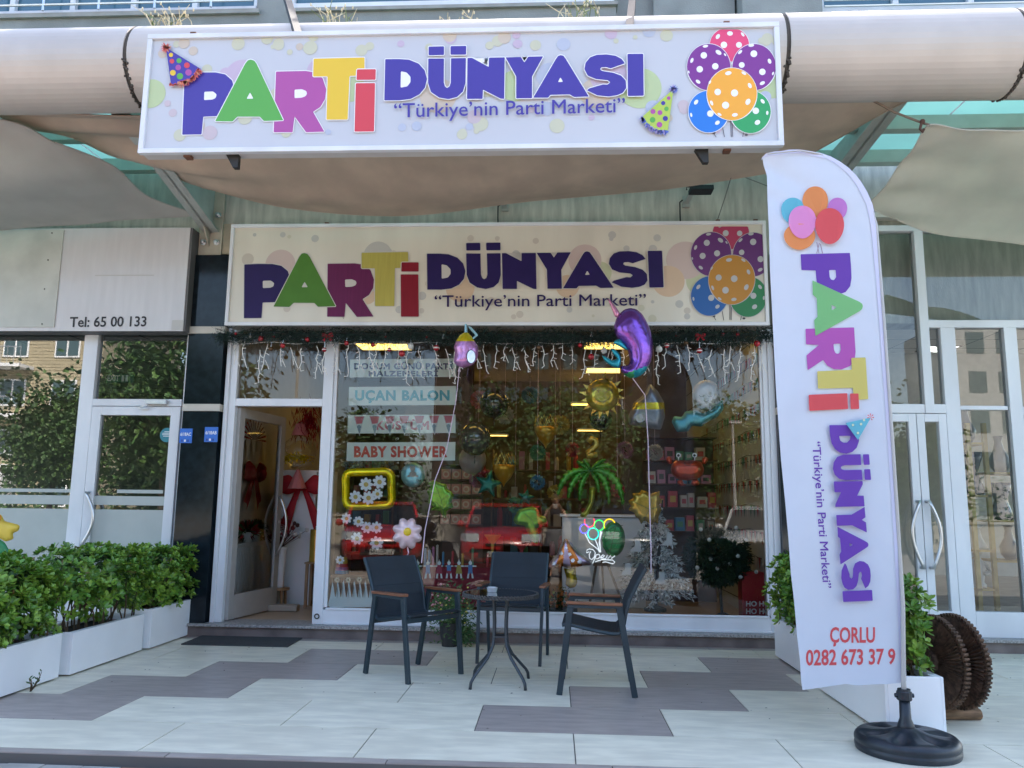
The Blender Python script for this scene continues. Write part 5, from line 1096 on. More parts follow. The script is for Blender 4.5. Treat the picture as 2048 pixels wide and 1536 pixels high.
for i, x in enumerate((718, 749, 779, 808, 838, 868, 897)):
    w = 11; top = 832 - i * .3
    m = MB(); f = lambda a, b, l: W(a, b, YW - .004 - l * .0006)
    m.sheet([(x - w, top), (x + w, top), (x + 1, top + 40)], [(0, 1, 2)], lambda a, b: f(a, b, 0), 0); m.sheet([(x - w + 2, top + 1), (x + w - 1, top + 1), (x + 6, top + 15), (x - 5, top + 16)], [(0, 1, 2, 3)], lambda a, b: f(a, b, 1), 1)
    m.sheet(circ(x, top + 22, 4.2, 4.2, 12), ndisc(12), lambda a, b: f(a, b, 1), 2); m.sheet([(x - 3, top + 26), (x + 3, top + 26), (x + 1, top + 36)], [(0, 1, 2)], lambda a, b: f(a, b, 1), 2); m.build('pennant', [M('pennant_white', (.55, .58, .58), .7), M('pennant_red', (.42, .10, .13), .7), M('pennant_grey', (.16, .24, .28), .7)], PN)
dw, dy_ = M('daisy_white', (.85, .88, .90), .6), M('daisy_gold', (.62, .45, .12), .6)
DZ = [(732, 969, 14, 'inside the golden frame balloon, upper left'), (759, 964, 14, 'inside the golden frame balloon, upper right'), (711, 994, 13, 'inside the golden frame balloon, lower left'), (737, 996, 14, 'inside the golden frame balloon, lower middle'), (755, 988, 11, 'inside the golden frame balloon, right side'), (693, 1037, 11, 'below the golden frame, leftmost'), (717, 1043, 11, 'below the golden frame, beside the leftmost one'), (734, 1055, 12, 'below the golden frame, left of the daisy pair'), (753, 1055, 12, 'below the golden frame, right of the daisy pair'), (714, 1077, 13, 'over the red car reflection, lower left'), (753, 1086, 14, 'lowest on the window, left of the pink daisy balloon'), (680, 1120, 9, 'small one above the white fence sticker')]
for i, (px, py, r, w) in enumerate(DZ):
    t = thing('daisy_sticker', 'white daisy window sticker ' + w, 'sticker', W(px, py + r, YW), 'daisy stickers on the shop window'); m = MB()
    for k in range(8):
        a = k * math.pi / 4 + i * .3; ca, sa = math.cos(a), math.sin(a); m.sheet([(px + ca * (r * .62 + r * .4 * u) - sa * r * .26 * v, py + sa * (r * .62 + r * .4 * u) + ca * r * .26 * v) for u, v in circ(0, 0, 1, 1, 10)], ndisc(10), lambda x, y: W(x, y, YW - .003 - .0003 * k))
    m.build('petals', dw, t); m = MB(); m.sheet(circ(px, py, r * .34, r * .34, 12), ndisc(12), lambda x, y: W(x, y, YW - .007)); m.build('heart', dy_, t)
YB = .2
t = thing('frame_balloon', 'inflated golden yellow rectangular frame balloon around white daisies', 'balloon', W(737, 1016, YB))
m = MB(); m.tube([W(x, y, YB) for x, y in rnd([(691, 945), (782, 943), (784, 1010), (692, 1013)], 14, 6)], .044, 12, close=True); m.build('tube', foil('foil_bright_yellow', (.80, .64, .0), .14), t, smooth=True)
m = MB(); rj = random.Random(2)
for i in range(420):
    a = rj.random(); p = W(690 + a * 105 + rj.gauss(0, 3), 928 + rj.gauss(0, 8), .3 + rj.gauss(0, .04)); d = Vector((rj.gauss(0, 1), rj.gauss(0, 1), rj.gauss(0, 1))).normalized(); m.leaf(p, d, d.orthogonal().normalized(), .07, .007)
tag(m.build('tinsel', foil('tinsel_silver', (.35, .45, .48), .25), None, nrm=False), 'silver tinsel garland above the golden frame balloon', 'tinsel')
t = thing('round_balloon', 'pale blue round foil balloon with a sitting bear print', 'balloon', W(825, 975, YB)); m = pillow(circ(*k7(835, 212), 24, 25, 30), .06, 14, 3.2, lambda x, y, d: W(x, y, YB - d)); m.build('body', foil('foil_sky', (.22, .50, .58), .35), t, smooth=True)
m = MB()
for lay, (x, y, rx, ry) in enumerate(((832, 160, 24, 22), (815, 142, 8, 8), (850, 142, 8, 8), (835, 205, 30, 26), (800, 222, 14, 9), (868, 222, 14, 9))): m.sheet([k7(*q) for q in circ(x, y, rx, ry, 14)], ndisc(14), lambda a, b: W(a, b, YB - .066 - lay * .0004))
m.build('bear_print', M('bear_grey', (.30, .27, .24), .6), t); m = MB(); vv_, ff_ = text2('ONE', .02, *k7(862, 268), *k7(908, 250)); m.sheet(vv_, ff_, lambda a, b: W(a, b, YB - .062)); m.build('lettering', foutl, t)
def leafb(lb, pts, Y, mat, T=.05, R_=10, vein=None, step=3):
    t = thing('leaf_balloon', lb, 'balloon', W(*pts[len(pts) // 2], Y), 'leaf shaped foil balloons'); m = pillow(rnd(pts, 2, 2), T, R_, step, lambda x, y, d: W(x, y, Y - d)); m.build('body', mat, t, smooth=True)
    if vein:
        m = MB(); [m.tube([W(x, y, Y - T * 1.02) for x, y in v], .0035, 4) for v in vein]; m.build('veins', M('vein_dark', (.02, .07, .01), .5), t)
lf = foil('foil_leaf', (.17, .42, .04), .25)
leafb('broad lobed green leaf foil balloon left of the middle of the window', [k7(*p) for p in ((1020, 255), (960, 275), (985, 310), (955, 350), (970, 400), (962, 450), (1010, 480), (985, 515), (1060, 520), (1095, 580), (1120, 580), (1125, 525), (1180, 490), (1165, 440), (1188, 390), (1160, 350), (1130, 330), (1120, 290), (1075, 280))], .25, lf, vein=[[k7(1020, 280), k7(1075, 420), k7(1105, 575)], [k7(1050, 370), k7(1010, 365)], [k7(1075, 430), k7(1140, 380)], [k7(1090, 500), k7(1030, 440)], [k7(1095, 510), k7(1160, 440)]])
leafb('bright green leaf foil balloon beside the reflected photographer', [k7(*p) for p in ((1740, 505), (1705, 560), (1690, 600), (1720, 640), (1790, 650), (1810, 700), (1860, 790), (1900, 810), (1915, 740), (1900, 660), (1985, 620), (1970, 570), (1930, 560), (1900, 500), (1840, 480))], .4, lf, vein=[[k7(1790, 540), k7(1850, 600), k7(1890, 670)]])
leafb('round green monstera leaf foil balloon beside the open sign', [k8(595 + 95 * a * (1 + .04 * math.sin(i * 3)), 800 + 142 * b) for i, (a, b) in enumerate(circ(0, 0, 1, 1, 26))], .34, foil('foil_monstera', (.03, .26, .08), .3), vein=[[k8(620, 660), k8(590, 800), k8(560, 940)]] + [[k8(605 - i * 8, 700 + i * 45), k8(670 - i * 4, 690 + i * 48)] for i in range(5)] + [[k8(605 - i * 8, 700 + i * 45), k8(525, 740 + i * 42)] for i in range(5)])
YS_ = .22; t = thing('sun_balloon', 'golden smiling sun foil balloon behind the window', 'balloon', W(1205, 825, YS_))
cx, cy = k6(945, 715); m = pillow(circ(cx, cy, 34, 34, 40), .085, 22, 3.6, lambda x, y, d: W(x, y, YS_ - d)); m.build('body', foil('foil_sun', (.55, .42, .04), .2), t, smooth=True)
m = MB()
for i in range(16): a = i * math.pi / 8 + .1; e = 12 if i % 2 else 15; m.add([W(cx + 33 * math.cos(a - .13), cy + 33 * math.sin(a - .13), YS_ - .012), W(cx + 33 * math.cos(a + .13), cy + 33 * math.sin(a + .13), YS_ - .012), W(cx + (33 + e) * math.cos(a + .04), cy + (33 + e) * math.sin(a + .04), YS_), W(cx + 33 * math.cos(a), cy + 33 * math.sin(a), YS_ + .02)], [(0, 1, 2), (1, 3, 2), (3, 0, 2)])
m.build('rays', fgold, t)
m = MB(); sm = lambda X, Y_, r, a0, a1: m.tube([W(*k6(X + r * math.cos(a0 + (a1 - a0) * i / 10), Y_ + r * math.sin(a0 + (a1 - a0) * i / 10)), YS_ - .094 + .012 * abs(X - 945) / 60) for i in range(11)], .0028, 4)
sm(945, 705, 52, .35, 2.8); sm(905, 700, 18, math.pi, 2 * math.pi); sm(990, 700, 18, math.pi, 2 * math.pi); [m.tube([W(*k6(x, 684), YS_ - .09), W(*k6(x + dx, 672), YS_ - .088)], .0025, 4) for x, dx in ((890, -8), (905, 0), (920, 8), (975, -8), (990, 0), (1005, 8))]; m.build('face_print', foutl, t)
YP_ = .18; t = thing('palm_balloon', 'bright green palm tree foil balloon with a yellow trunk', 'balloon', W(1180, 1035, YP_))
PO = Vector((408, 250)); rib = MB()
for n_, (e_, c_, w_) in enumerate((((145, 452), (185, 215), 36), ((228, 474), (262, 255), 34), ((322, 492), (318, 320), 30), ((672, 530), (650, 225), 38), ((556, 524), (560, 270), 34), ((470, 425), (478, 320), 24), ((528, 158), (470, 175), 22), ((352, 160), (380, 180), 22), ((300, 172), (330, 190), 24), ((620, 250), (540, 165), 26))):
    e_, c_ = Vector(e_), Vector(c_); N_ = 16; lf_, rg2, mid = [], [], []
    for i in range(N_ + 1):
        u = i / N_; q = PO * (1 - u) ** 2 + c_ * 2 * u * (1 - u) + e_ * u * u; d = ((c_ - PO) * (1 - u) + (e_ - c_) * u).normalized(); nn = Vector((-d.y, d.x)); w = w_ * (math.sin(math.pi * min(1, u * .86 + .1)) ** .7) * (1 if i % 2 else .62); mid.append(q); lf_.append(q + nn * w + d * (10 if i % 2 else 0)); rg2.append(q - nn * w + d * (10 if i % 2 else 0))
    ol = [k8(*v) for v in lf_[1:-1]] + [k8(*e_)] + [k8(*v) for v in reversed(rg2[1:-1])] + [k8(*PO)]
    yy = YP_ + (n_ % 3) * .02; m = pillow(ol, .035, 7, 2.4, lambda x, y, d: W(x, y, yy - d)); m.build('frond', foil('foil_palm', (.10, .40, .05), .25), t, smooth=True)
    rib.tube([W(*k8(*v), yy - .037) for v in mid[:-1]], .0035, 4)
rib.build('frond_print', M('palm_print', (.015, .12, .015), .5), t)
m = pillow(rnd([k8(*p) for p in ((395, 385), (450, 385), (445, 450), (430, 520), (390, 600), (365, 630), (318, 612), (360, 570), (395, 500), (402, 440))], 2, 2), .05, 8, 2.6, lambda x, y, d: W(x, y, YP_ - .01 - d)); m.build('trunk', foil('foil_trunk', (.42, .42, .05), .3), t, smooth=True)
YC = .3; t = thing('crab_balloon', 'red smiling crab foil balloon with two round eyes', 'balloon', W(1376, 970, YC))
m = pillow(rnd([k8(*p) for p in ((1055, 230), (1070, 185), (1110, 160), (1180, 168), (1250, 160), (1305, 178), (1328, 230), (1320, 280), (1280, 315), (1200, 330), (1110, 318), (1065, 280))], 4, 2), .10, 16, 3, lambda x, y, d: W(x, y, YC - d)); m.build('body', foil('foil_crab', (.50, .07, .03), .28), t, smooth=True)
for nm, pl in (('claw', ((1018, 150), (1040, 130), (1065, 145), (1068, 190), (1045, 195), (1025, 175))), ('claw', ((1362, 150), (1335, 132), (1312, 148), (1308, 190), (1335, 195), (1355, 175))), ('legs', ((1110, 325), (1150, 318), (1160, 350), (1185, 362), (1140, 375), (1108, 350))), ('legs', ((1225, 325), (1270, 315), (1292, 340), (1285, 365), (1240, 372), (1222, 352)))):
    m = pillow(rnd([k8(*p) for p in pl], 2, 2), .03, 6, 2, lambda x, y, d: W(x, y, YC - d)); m.build(nm, MC['foil_crab'], t, smooth=True)
m = MB()
for x in (1120, 1250): m.sheet([k8(*q) for q in circ(x, 123, 19, 19, 14)], ndisc(14), lambda a, b: W(a, b, YC - .02), 0); m.sheet([k8(*q) for q in circ(x, 125, 11, 11, 12)], ndisc(12), lambda a, b: W(a, b, YC - .023), 1); m.tube([W(*k8(x, 142), YC), W(*k8(x, 170), YC - .03)], .006, 5, 0)
m.tube([W(*k8(1195 + 28 * math.cos(i * .285), 178 + 28 * math.sin(i * .285)), YC - .095) for i in range(12)], .0035, 4, 1); m.build('eyes', [white_p, foutl], t)
leafb('golden maple leaf foil balloon right of the palm balloon', [k8(*p) for p in ((820, 400), (805, 425), (745, 430), (755, 470), (710, 490), (735, 530), (712, 565), (765, 590), (770, 620), (800, 640), (815, 680), (850, 650), (905, 690), (925, 660), (955, 680), (960, 620), (985, 560), (965, 520), (985, 480), (965, 460), (972, 408), (930, 425), (895, 435), (860, 412))], .25, fgold, .05, 12, [[k8(905, 470), k8(885, 560), k8(820, 680)], [k8(885, 560), k8(760, 500)], [k8(885, 560), k8(960, 540)]])
YM = .12; t = thing('mushroom_balloon', 'pearl and orange mushroom foil balloon with a gold stalk', 'balloon', W(1140, 1170, YM))
mush = [k8(*p) for p in ((65, 1030), (80, 985), (140, 920), (165, 850), (195, 798), (225, 800), (260, 840), (310, 900), (380, 950), (415, 990), (412, 1012), (350, 1015), (280, 1035), (230, 1038), (180, 1020), (120, 1040), (85, 1052))]
def mcol(x, y):
    X, Y_ = (x - 1080) * 4.043, (y - 880) * 4.043; a = math.atan2(X - 205, Y_ - 780)
    if any((X - u) ** 2 + (Y_ - w) ** 2 < r * r for u, w, r in ((170, 915, 16), (240, 925, 13), (265, 975, 15), (320, 985, 16), (110, 1000, 14), (215, 870, 9))): return 2
    return 1 if -.32 < a < -.08 or .18 < a < .52 else 0
m = pillow(rnd(mush, 4, 3), .09, 18, 2.2, lambda x, y, d: W(x, y, YM - d), mcol); m.build('cap', [foil('foil_pearl', (.42, .34, .46), .3), foil('foil_orange', (.50, .15, .02), .25), white_p], t, smooth=True)
m = pillow(rnd([k8(*p) for p in ((190, 1035), (235, 1040), (292, 1018), (292, 1090), (305, 1150), (285, 1190), (240, 1200), (205, 1170), (212, 1110))], 3, 2), .06, 10, 2.4, lambda x, y, d: W(x, y, YM + .01 - d)); m.build('stalk', foil('foil_stalk', (.60, .48, .02), .2), t, smooth=True)
# neon balloons sign on an easel
YO = .32; t = thing('neon_sign', 'neon sign of five coloured balloon outlines over a handwritten white word', 'sign', W(1195, 1125, YO))
for nm, c, x, y, r in (('neon_blue', (.10, .10, 1.0), 358, 718, 34), ('neon_red', (1.0, .06, .10), 400, 660, 40), ('neon_teal', (.0, .75, .60), 430, 758, 43), ('neon_green', (.03, .8, .12), 478, 690, 39), ('neon_yellow', (1.0, .62, .0), 562, 688, 45)):
    m = MB(); a0, a1 = (0, 6.28) if nm not in ('neon_red', 'neon_yellow') else ((-.6, 3.6) if nm == 'neon_red' else (2.6, 6.6)); m.tube([W(*k8(x + r * math.cos(a0 + (a1 - a0) * i / 28), y + 1.08 * r * math.sin(a0 + (a1 - a0) * i / 28)), YO) for i in range(29)], .006, 6); m.build('neon_ring', EMIT(nm, c, .4), t)
nw = EMIT('neon_white', (.8, .85, .9), .2); m = MB()
for a in ([(362, 755), (400, 830), (470, 885), (482, 908)], [(445, 805), (465, 850), (485, 908)], [(490, 735), (482, 800), (488, 870), (490, 908)], [(500, 740), (478, 830), (492, 905)]): m.tube([W(*k8(*p), YO) for p in a], .0055, 6)
m.build('neon_string', nw, t); m = MB()
for a in ([(398, 905), (375, 912), (380, 890), (400, 880), (430, 888), (447, 910), (440, 945), (418, 968), (400, 955), (398, 925), (410, 900)], [(426, 998), (440, 965), (455, 928), (478, 925), (486, 942), (470, 960), (450, 960)], [(484, 955), (508, 950), (522, 936), (508, 928), (494, 944), (500, 962), (530, 960)], [(530, 962), (545, 930), (548, 962), (570, 934), (578, 958), (606, 936)], [(446, 985), (500, 968), (585, 970), (606, 988), (590, 1002), (530, 985), (505, 990)]): m.tube([W(*k8(*p), YO) for p in a], .005, 6)
m.build('neon_word', nw, t)
t = thing('easel', 'thin wooden tripod easel under the neon sign', 'easel', W(1197, 1215, .45)); wdk = M('easel_wood', (.09, .06, .04), .7, var=.2)
for a, b in (((455, 1000), (400, 1330)), ((500, 960), (520, 1330)), ((545, 1000), (690, 1380))): m = MB(); m.bar(W(*k8(*a), .42), W(*k8(*b), .42 if a[0] != 500 else .7), .02, .025); m.build('leg', wdk, t)
m = MB(); m.bar(W(*k8(430, 1005), .4), W(*k8(570, 1005), .4), .03, .03); m.build('ledge', wdk, t)
# flocked tree and ball tree
YT = .75; t = thing('flocked_tree', 'frosted white artificial fir tree behind the window', 'christmas tree', W(1310, 1225, YT)); m = MB(); rj = random.Random(9)
base, top = W(1310, 1222, YT), W(1325, 1000, YT); H = top.z - base.z
for i in range(170):
    u = rj.random() ** 1.25; z = base.z + .12 + u * (H - .14); rad = (1 - u) * .40 + .04; a = rj.random() * 6.28; s = Vector((base.x, YT, z + .05)); e = Vector((base.x + math.cos(a) * rad, YT + math.sin(a) * rad * .8, z - .05 + .04 * rj.random()))
    for j in range(30): q = s.lerp(e, rj.uniform(.2, 1)); d = ((e - s).normalized() + Vector((rj.gauss(0, .6), rj.gauss(0, .6), rj.gauss(0, .6)))).normalized(); m.leaf(q, d, d.orthogonal().normalized(), .06, .021, 0 if rj.random() < .66 else 1)
m.build('branches', [M('flock_white', (.82, .86, .88), .8, island=.2), M('flock_grey', (.26, .32, .33), .8, island=.3)], t, nrm=False); m = MB(); m.tube([base, top], [.025, .008], 8); m.lathe([(.12, 0), (.12, .03), (.03, .06)], base, 12); m.build('trunk', iron, t)
for px, py, w in ((*k8(790, 850), 'upper left'), (*k8(1045, 800), 'upper right'), (*k8(712, 1040), 'lower left'), (*k8(985, 1110), 'lower right')):
    p = W(px, py, YT - .38); m = MB(); m.prism(rnd([(-.025, -.055), (.03, -.055), (.03, .01), (.065, .035), (.07, .055), (-.03, .055)], .01), lambda x, z: (p.x - x, p.y - .02, p.z - z), lambda x, z: (p.x - x, p.y + .02, p.z - z)); m.box(p.x - .075, p.x + .035, p.y - .012, p.y + .012, p.z - .066, p.z - .058)
    tag(m.build('skate_ornament', M('ornament_white', (.62, .64, .64), .5)), 'white boot ornament at the %s of the frosted tree' % w, 'ornament', 'boot ornaments on the frosted tree')
t = thing('ball_tree', 'dark green ball shaped artificial tree on a thin stem', 'artificial tree', W(1445, 1225, .7)); c = W(*k8(1432, 945), .7); rr = W(*k8(1690, 945), .7).x - c.x; m = MB()
for i in range(5200):
    d = Vector((rj.gauss(0, 1), rj.gauss(0, 1), rj.gauss(0, 1))).normalized(); u = rj.uniform(.6, 1.02); z = d.z * .85; q = c + Vector((d.x, d.y * .8, z)) * rr * u; dd = (d + Vector((rj.gauss(0, .5), rj.gauss(0, .5), rj.gauss(0, .5)))).normalized(); m.leaf(q, dd, dd.orthogonal().normalized(), .06, .02, 0)
m.build('foliage', M('fir_ball', (.010, .032, .022), .6, island=.4), t, nrm=False); m = MB(); st = W(1445, 1226, .7); m.tube([c, (st.x, .7, ZS + .02)], .018, 8); [m.tube([(st.x, .7, ZS + .1), (st.x + .2 * math.cos(a), .7 + .2 * math.sin(a), ZS + .01)], .01, 6) for a in (.2, 1.8, 3.3, 4.9)]; m.build('stand', iron, t)
for x, y in ((1368, 806), (1668, 808), (1600, 938), (1380, 962), (1535, 1003), (1272, 1032), (1434, 1037), (1748, 1066), (1620, 1108), (1585, 710), (1300, 722)):
    m = MB(); m.ball(W(*k8(x, y), .7 - rr * .72 if abs(x - 1432) < 200 else .55), .022, 10); tag(m.build('bauble', M('pearl_white', (.62, .65, .62), .4), smooth=True), 'small white bauble on the dark green ball tree', 'bauble', 'white baubles on the ball tree')
# cloud and moon, silver rocket, gift bag
YK = .35; t = thing('moon_cloud_balloon', 'pale moon over a teal cloud foil balloon, top right of the window', 'balloon', W(1400, 860, YK)); x, y = k6(1592, 715)
m = pillow(circ(x, y, 29, 31, 30), .07, 16, 3.6, lambda a, b, d: W(a, b, YK - d)); m.build('moon', foil('foil_moon', (.42, .40, .40), .5), t, smooth=True); m = pillow(rnd([k6(*p) for p in ((1375, 880), (1390, 845), (1440, 850), (1460, 815), (1530, 808), (1570, 828), (1630, 800), (1690, 740), (1700, 800), (1660, 850), (1600, 880), (1560, 910), (1500, 905), (1480, 940), (1410, 945), (1390, 910))], 3, 3), .06, 12, 3.4, lambda a, b, d: W(a, b, YK - .03 - d)); m.build('cloud', foil('foil_cloud', (.10, .36, .42), .4), t, smooth=True)
m = MB(); [m.tube([W(*k6(1600 + dx + 14 * math.cos(i * .3 + .1), yy + 10 * math.sin(i * .3 + .1)), YK - .075) for i in range(11)], .0025, 4) for dx, yy in ((-38, 715), (14, 715), (-10, 745))]; m.build('face_print', foutl, t)
YQ = .5; t = thing('rocket_balloon', 'silver grey rocket foil balloon behind the window, below the narwhal', 'balloon', W(1290, 860, YQ)); m = pillow(rnd([k6(*p) for p in ((1195, 720), (1140, 760), (1105, 850), (1110, 900), (1180, 910), (1260, 925), (1310, 930), (1335, 850), (1330, 760), (1290, 690), (1240, 640))], 4, 3), .09, 16, 4, lambda a, b, d: W(a, b, YQ - d), lambda a, b: 1 if 805 + 0 < b * 1 < 818 else 0); m.build('body', [foil('foil_slate', (.22, .24, .28), .3), fyel], t, smooth=True)
m = MB(); m.sheet([k6(*q) for q in circ(1182, 857, 36, 36, 20)], ndisc(20), lambda a, b: W(a, b, YQ - .088), 0); m.sheet([k6(*q) for q in circ(1180, 857, 27, 27, 20)], ndisc(20), lambda a, b: W(a, b, YQ - .092), 1); m.build('porthole', [foutl, fsil], t)
m = MB(); a, b = W(1483, 1150, .62), W(1546, 1228, .62); m.box(a.x, b.x + .02, .62, .8, ZS, a.z); m.box(a.x - .012, b.x + .03, .61, .81, a.z, a.z + .03); t = thing('gift_box', 'tall red gift box with white HO HO lettering in the window corner', 'gift box', ((a.x + b.x) / 2, .7, ZS)); m.build('box', M('gift_red', (.36, .012, .022), .5, var=.1), t); m = MB()
for yy in (1213, 1228): vv_, ff_ = text2('HO HO', .03, 1492, yy, 1540, yy - 11); m.sheet(vv_, ff_, lambda x, y: W(x, y, .618))
m.build('lettering', white_p, t)
# stickers low on the window
t = thing('paper_doll_sticker', 'row of six paper doll children holding hands, window sticker', 'sticker', W(888, 1158, YW)); dc = [M('doll_%s' % n, c, .7) for n, c in (('green', (.14, .33, .16)), ('blue', (.12, .28, .55)), ('red', (.42, .06, .10)), ('yellow', (.48, .38, .08)))]; skin_s = M('doll_paper', (.82, .88, .86), .7)
for i, (x, sk_) in enumerate(((875, 1), (963, 0), (1060, 1), (1143, 0), (1228, 1), (1325, 0))):
    m = MB(); f = lambda l: (lambda a, b: W(*k7(x + a, b), YW - .003 - l * .0006)); m.sheet(circ(0, 965, 15, 17, 14), ndisc(14), f(0), 0); m.sheet([(-5, 950), (0, 930), (5, 950)], [(0, 1, 2)], f(0), 0); m.sheet([(-52, 985), (52, 985), (52, 996), (-52, 996)], [(0, 1, 2, 3)], f(0), 0)
    for dx in (-13, 13): m.sheet([(dx - 6, 1040), (dx + 6, 1040), (dx * 1.6 + 8, 1095), (dx * 1.6 - 8, 1095)], [(0, 1, 2, 3)], f(0), 0)
    m.sheet([(-15, 982), (15, 982), (28, 1055), (-28, 1055)] if sk_ else [(-18, 982), (18, 982), (18, 1030), (-18, 1030)], [(0, 1, 2, 3)], f(1), 1 + (0, 1, 2, 1, 3, 1)[i])
    if not sk_: m.sheet([(-18, 1030), (18, 1030), (20, 1055), (4, 1055), (0, 1040), (-4, 1055), (-20, 1055)], [tuple(x_) for x_ in geometry.tessellate_polygon([[Vector((*p, 0)) for p in [(-18, 1030), (18, 1030), (20, 1055), (4, 1055), (0, 1040), (-4, 1055), (-20, 1055)]]])], f(1), 2 if i != 3 else 3)
    m.build('paper_doll', [skin_s] + dc, t)
t = thing('fence_sticker', 'white paper garden fence with daisies, window sticker behind the left chair', 'sticker', W(700, 1215, YW)); m = MB(); f = lambda l: (lambda a, b: W(*k7(a, b), YW - .003 - l * .0006)); m.sheet([(115, 1300), (130, 1250), (500, 1262), (500, 1340), (130, 1345), (115, 1330)], [(0, 1, 2, 3, 4, 5)], f(0))
for i in range(8): x = 150 + i * 47; m.sheet([(x - 22, 1262), (x + 22, 1262), (x, 1110 + (i % 2) * 10)], [(0, 1, 2)], f(1)); m.sheet([(x + 36, 1262), (x + 44, 1262), (x + 42, 1130), (x + 38, 1130)], [(0, 1, 2, 3)], f(1))
m.build('fence', M('sticker_mint', (.78, .90, .90), .7), t); m = MB()
for i in range(4):
    for k in range(6): a = k * 1.047; m.sheet([k_ for k_ in circ(190 + i * 94 + 15 * math.cos(a), 1108 + 15 * math.sin(a), 9, 9, 8)], ndisc(8), f(2 + k * .2))
m.build('daisies', M('sticker_cream', (.60, .55, .40), .7), t)
# ------------------------------------------------------------------ things standing in the shop
def boxpx(m, x0, y0, x1, y1, Y, dep, k=None): a, b = W(x0, y0, Y), W(x1, y1, Y); m.box(a.x, b.x, Y, Y + dep, b.z, a.z, k); return a, b
rj = random.Random(14)
t = thing('display_rack', 'dark display rack of round boxed paper plates in the middle of the shop', 'rack', (W(925, 1040, 2.6).x, 2.6, ZS)); m = MB(); a, b = W(882, 925, 2.6), W(962, 1046, 2.6)
for i in range(5): z = b.z + (a.z - b.z) * i / 4 - .02; m.box(a.x, b.x, 2.6, 2.9, z - .012, z)
m.box(a.x, b.x, 2.9, 2.92, ZS, a.z); m.build('rack_frame', M('rack_brown', (.10, .06, .045), .7), t)
plm = M('plate_pink', (.42, .20, .17), .6); plw = M('plate_cream', (.5, .42, .34), .6)
for i in range(4):
    for j in range(4):
        x = a.x + (b.x - a.x) * (j + .5) / 4; z = b.z + (a.z - b.z) * i / 4 - .018; w = (b.x - a.x) / 9; m = MB(); m.box(x - w, x + w, 2.62, 2.68, z, z + w * 2.1, 0); m.lathe([(w * .75, 0), (w * .7, .006)], (x, 2.614, z + w), 16, (0, 1, 0), k=1); m.lathe([(w * .4, 0), (w * .4, .004)], (x, 2.609, z + w), 14, (0, 1, 0), k=0)
        tag(m.build('plate_pack', [plm, plw]), 'pink pack of paper plates on the dark display rack', 'pack', 'packs on the display rack')
shm = M('shelf_wood', (.16, .10, .06), .7, var=.15); pal = [M('stock_%d' % i, c, .5) for i, c in enumerate(((.40, .05, .06), (.06, .20, .34), (.45, .32, .06), (.08, .28, .16), (.40, .16, .28), (.42, .40, .36), (.04, .05, .06)))]
for sx, ex, yy, lb in ((700, 880, 4.9, 'long wooden wall shelf deep in the shop, left part'), (985, 1180, 4.9, 'long wooden wall shelf deep in the shop, right part')):
    a, b = W(sx, 900, yy), W(ex, 900, yy); t = thing('wall_shelf', lb, 'shelf', ((a.x + b.x) / 2, yy, ZS)); m = MB()
    for z in (.5, .95, 1.4, 1.85): m.box(a.x, b.x, yy, yy + .35, z, z + .025)
    for x in (a.x, (a.x + b.x) / 2, b.x): m.box(x - .012, x + .012, yy + .002, yy + .33, ZS, 2.2)
    m.build('boards', shm, t)
    for z in (.525, .975, 1.425, 1.875):
        x = a.x + .08
        while x < b.x - .12:
            w, h = rj.uniform(.05, .12), rj.uniform(.1, .3); k = rj.randrange(7)
            if abs(x + w / 2 - (a.x + b.x) / 2) > .1:
                m = MB()
                if rj.random() < .5: m.box(x, x + w, yy + .03, yy + .15, z + .001, z + h)
                else: m.lathe([(w * .5, 0), (w * .5, h * .8), (w * .3, h), (w * .3, h * 1.06)], (x + w / 2, yy + .1, z + .001), 12)
                tag(m.build('shelf_item', pal[k]), 'small colourful party item on the dim back shelves', 'party item', 'party goods on the back shelves')
            x += w + rj.uniform(.02, .12)
for px, py, lb in ((*k6(595, 930), 'golden teardrop lantern balloon hanging higher, near the middle of the window'), (*k6(335, 1165), 'golden teardrop lantern balloon hanging lower, with a netted top')):
    p = W(px, py, .9); t = thing('lantern_balloon', lb, 'balloon', (p.x, p.y, p.z - .2), 'golden lantern balloons'); m = MB(); m.lathe([(.002, -.21), (.02, -.17), (.08, -.11), (.125, -.02), (.13, .03)], p, 20); m.build('bowl', foil('foil_amber', (.50, .26, .02), .3), t, smooth=True); m = MB()
    for i in range(20): a = i * .314; m.tube([p + Vector((.13 * math.cos(a + s * u * .5) * (1 - .15 * u * u), .13 * math.sin(a + s * u * .5) * (1 - .15 * u * u), .03 + u * .13)) for u in (0, .33, .66, 1) for s in ((1 if i % 2 else -1),)], .003, 4)
    m.build('net', fgold, t)
def lathe_thing(nm, lb, cat, px, py, Y, prof, mat, sc_=1, grp=None):
    p = W(px, py, Y); m = MB(); m.lathe([(r * sc_, z * sc_) for r, z in prof], p, 20); return tag(m.build(nm, mat, None, smooth=True), lb, cat, grp)
def sphere_b(px, py, Y, r, mat, lb): p = W(px, py, Y); m = MB(); m.ball(p, r, 20, (1, 1, 1.08)); m.tube([(p.x, p.y, p.z - r), (p.x, p.y, p.z - r - .1)], .006, 5); tag(m.build('round_balloon', mat, None, smooth=True), lb, 'balloon', 'round balloons inside the shop')
smoky = M('balloon_black', (.02, .02, .024), .12, 0, coat=.6)
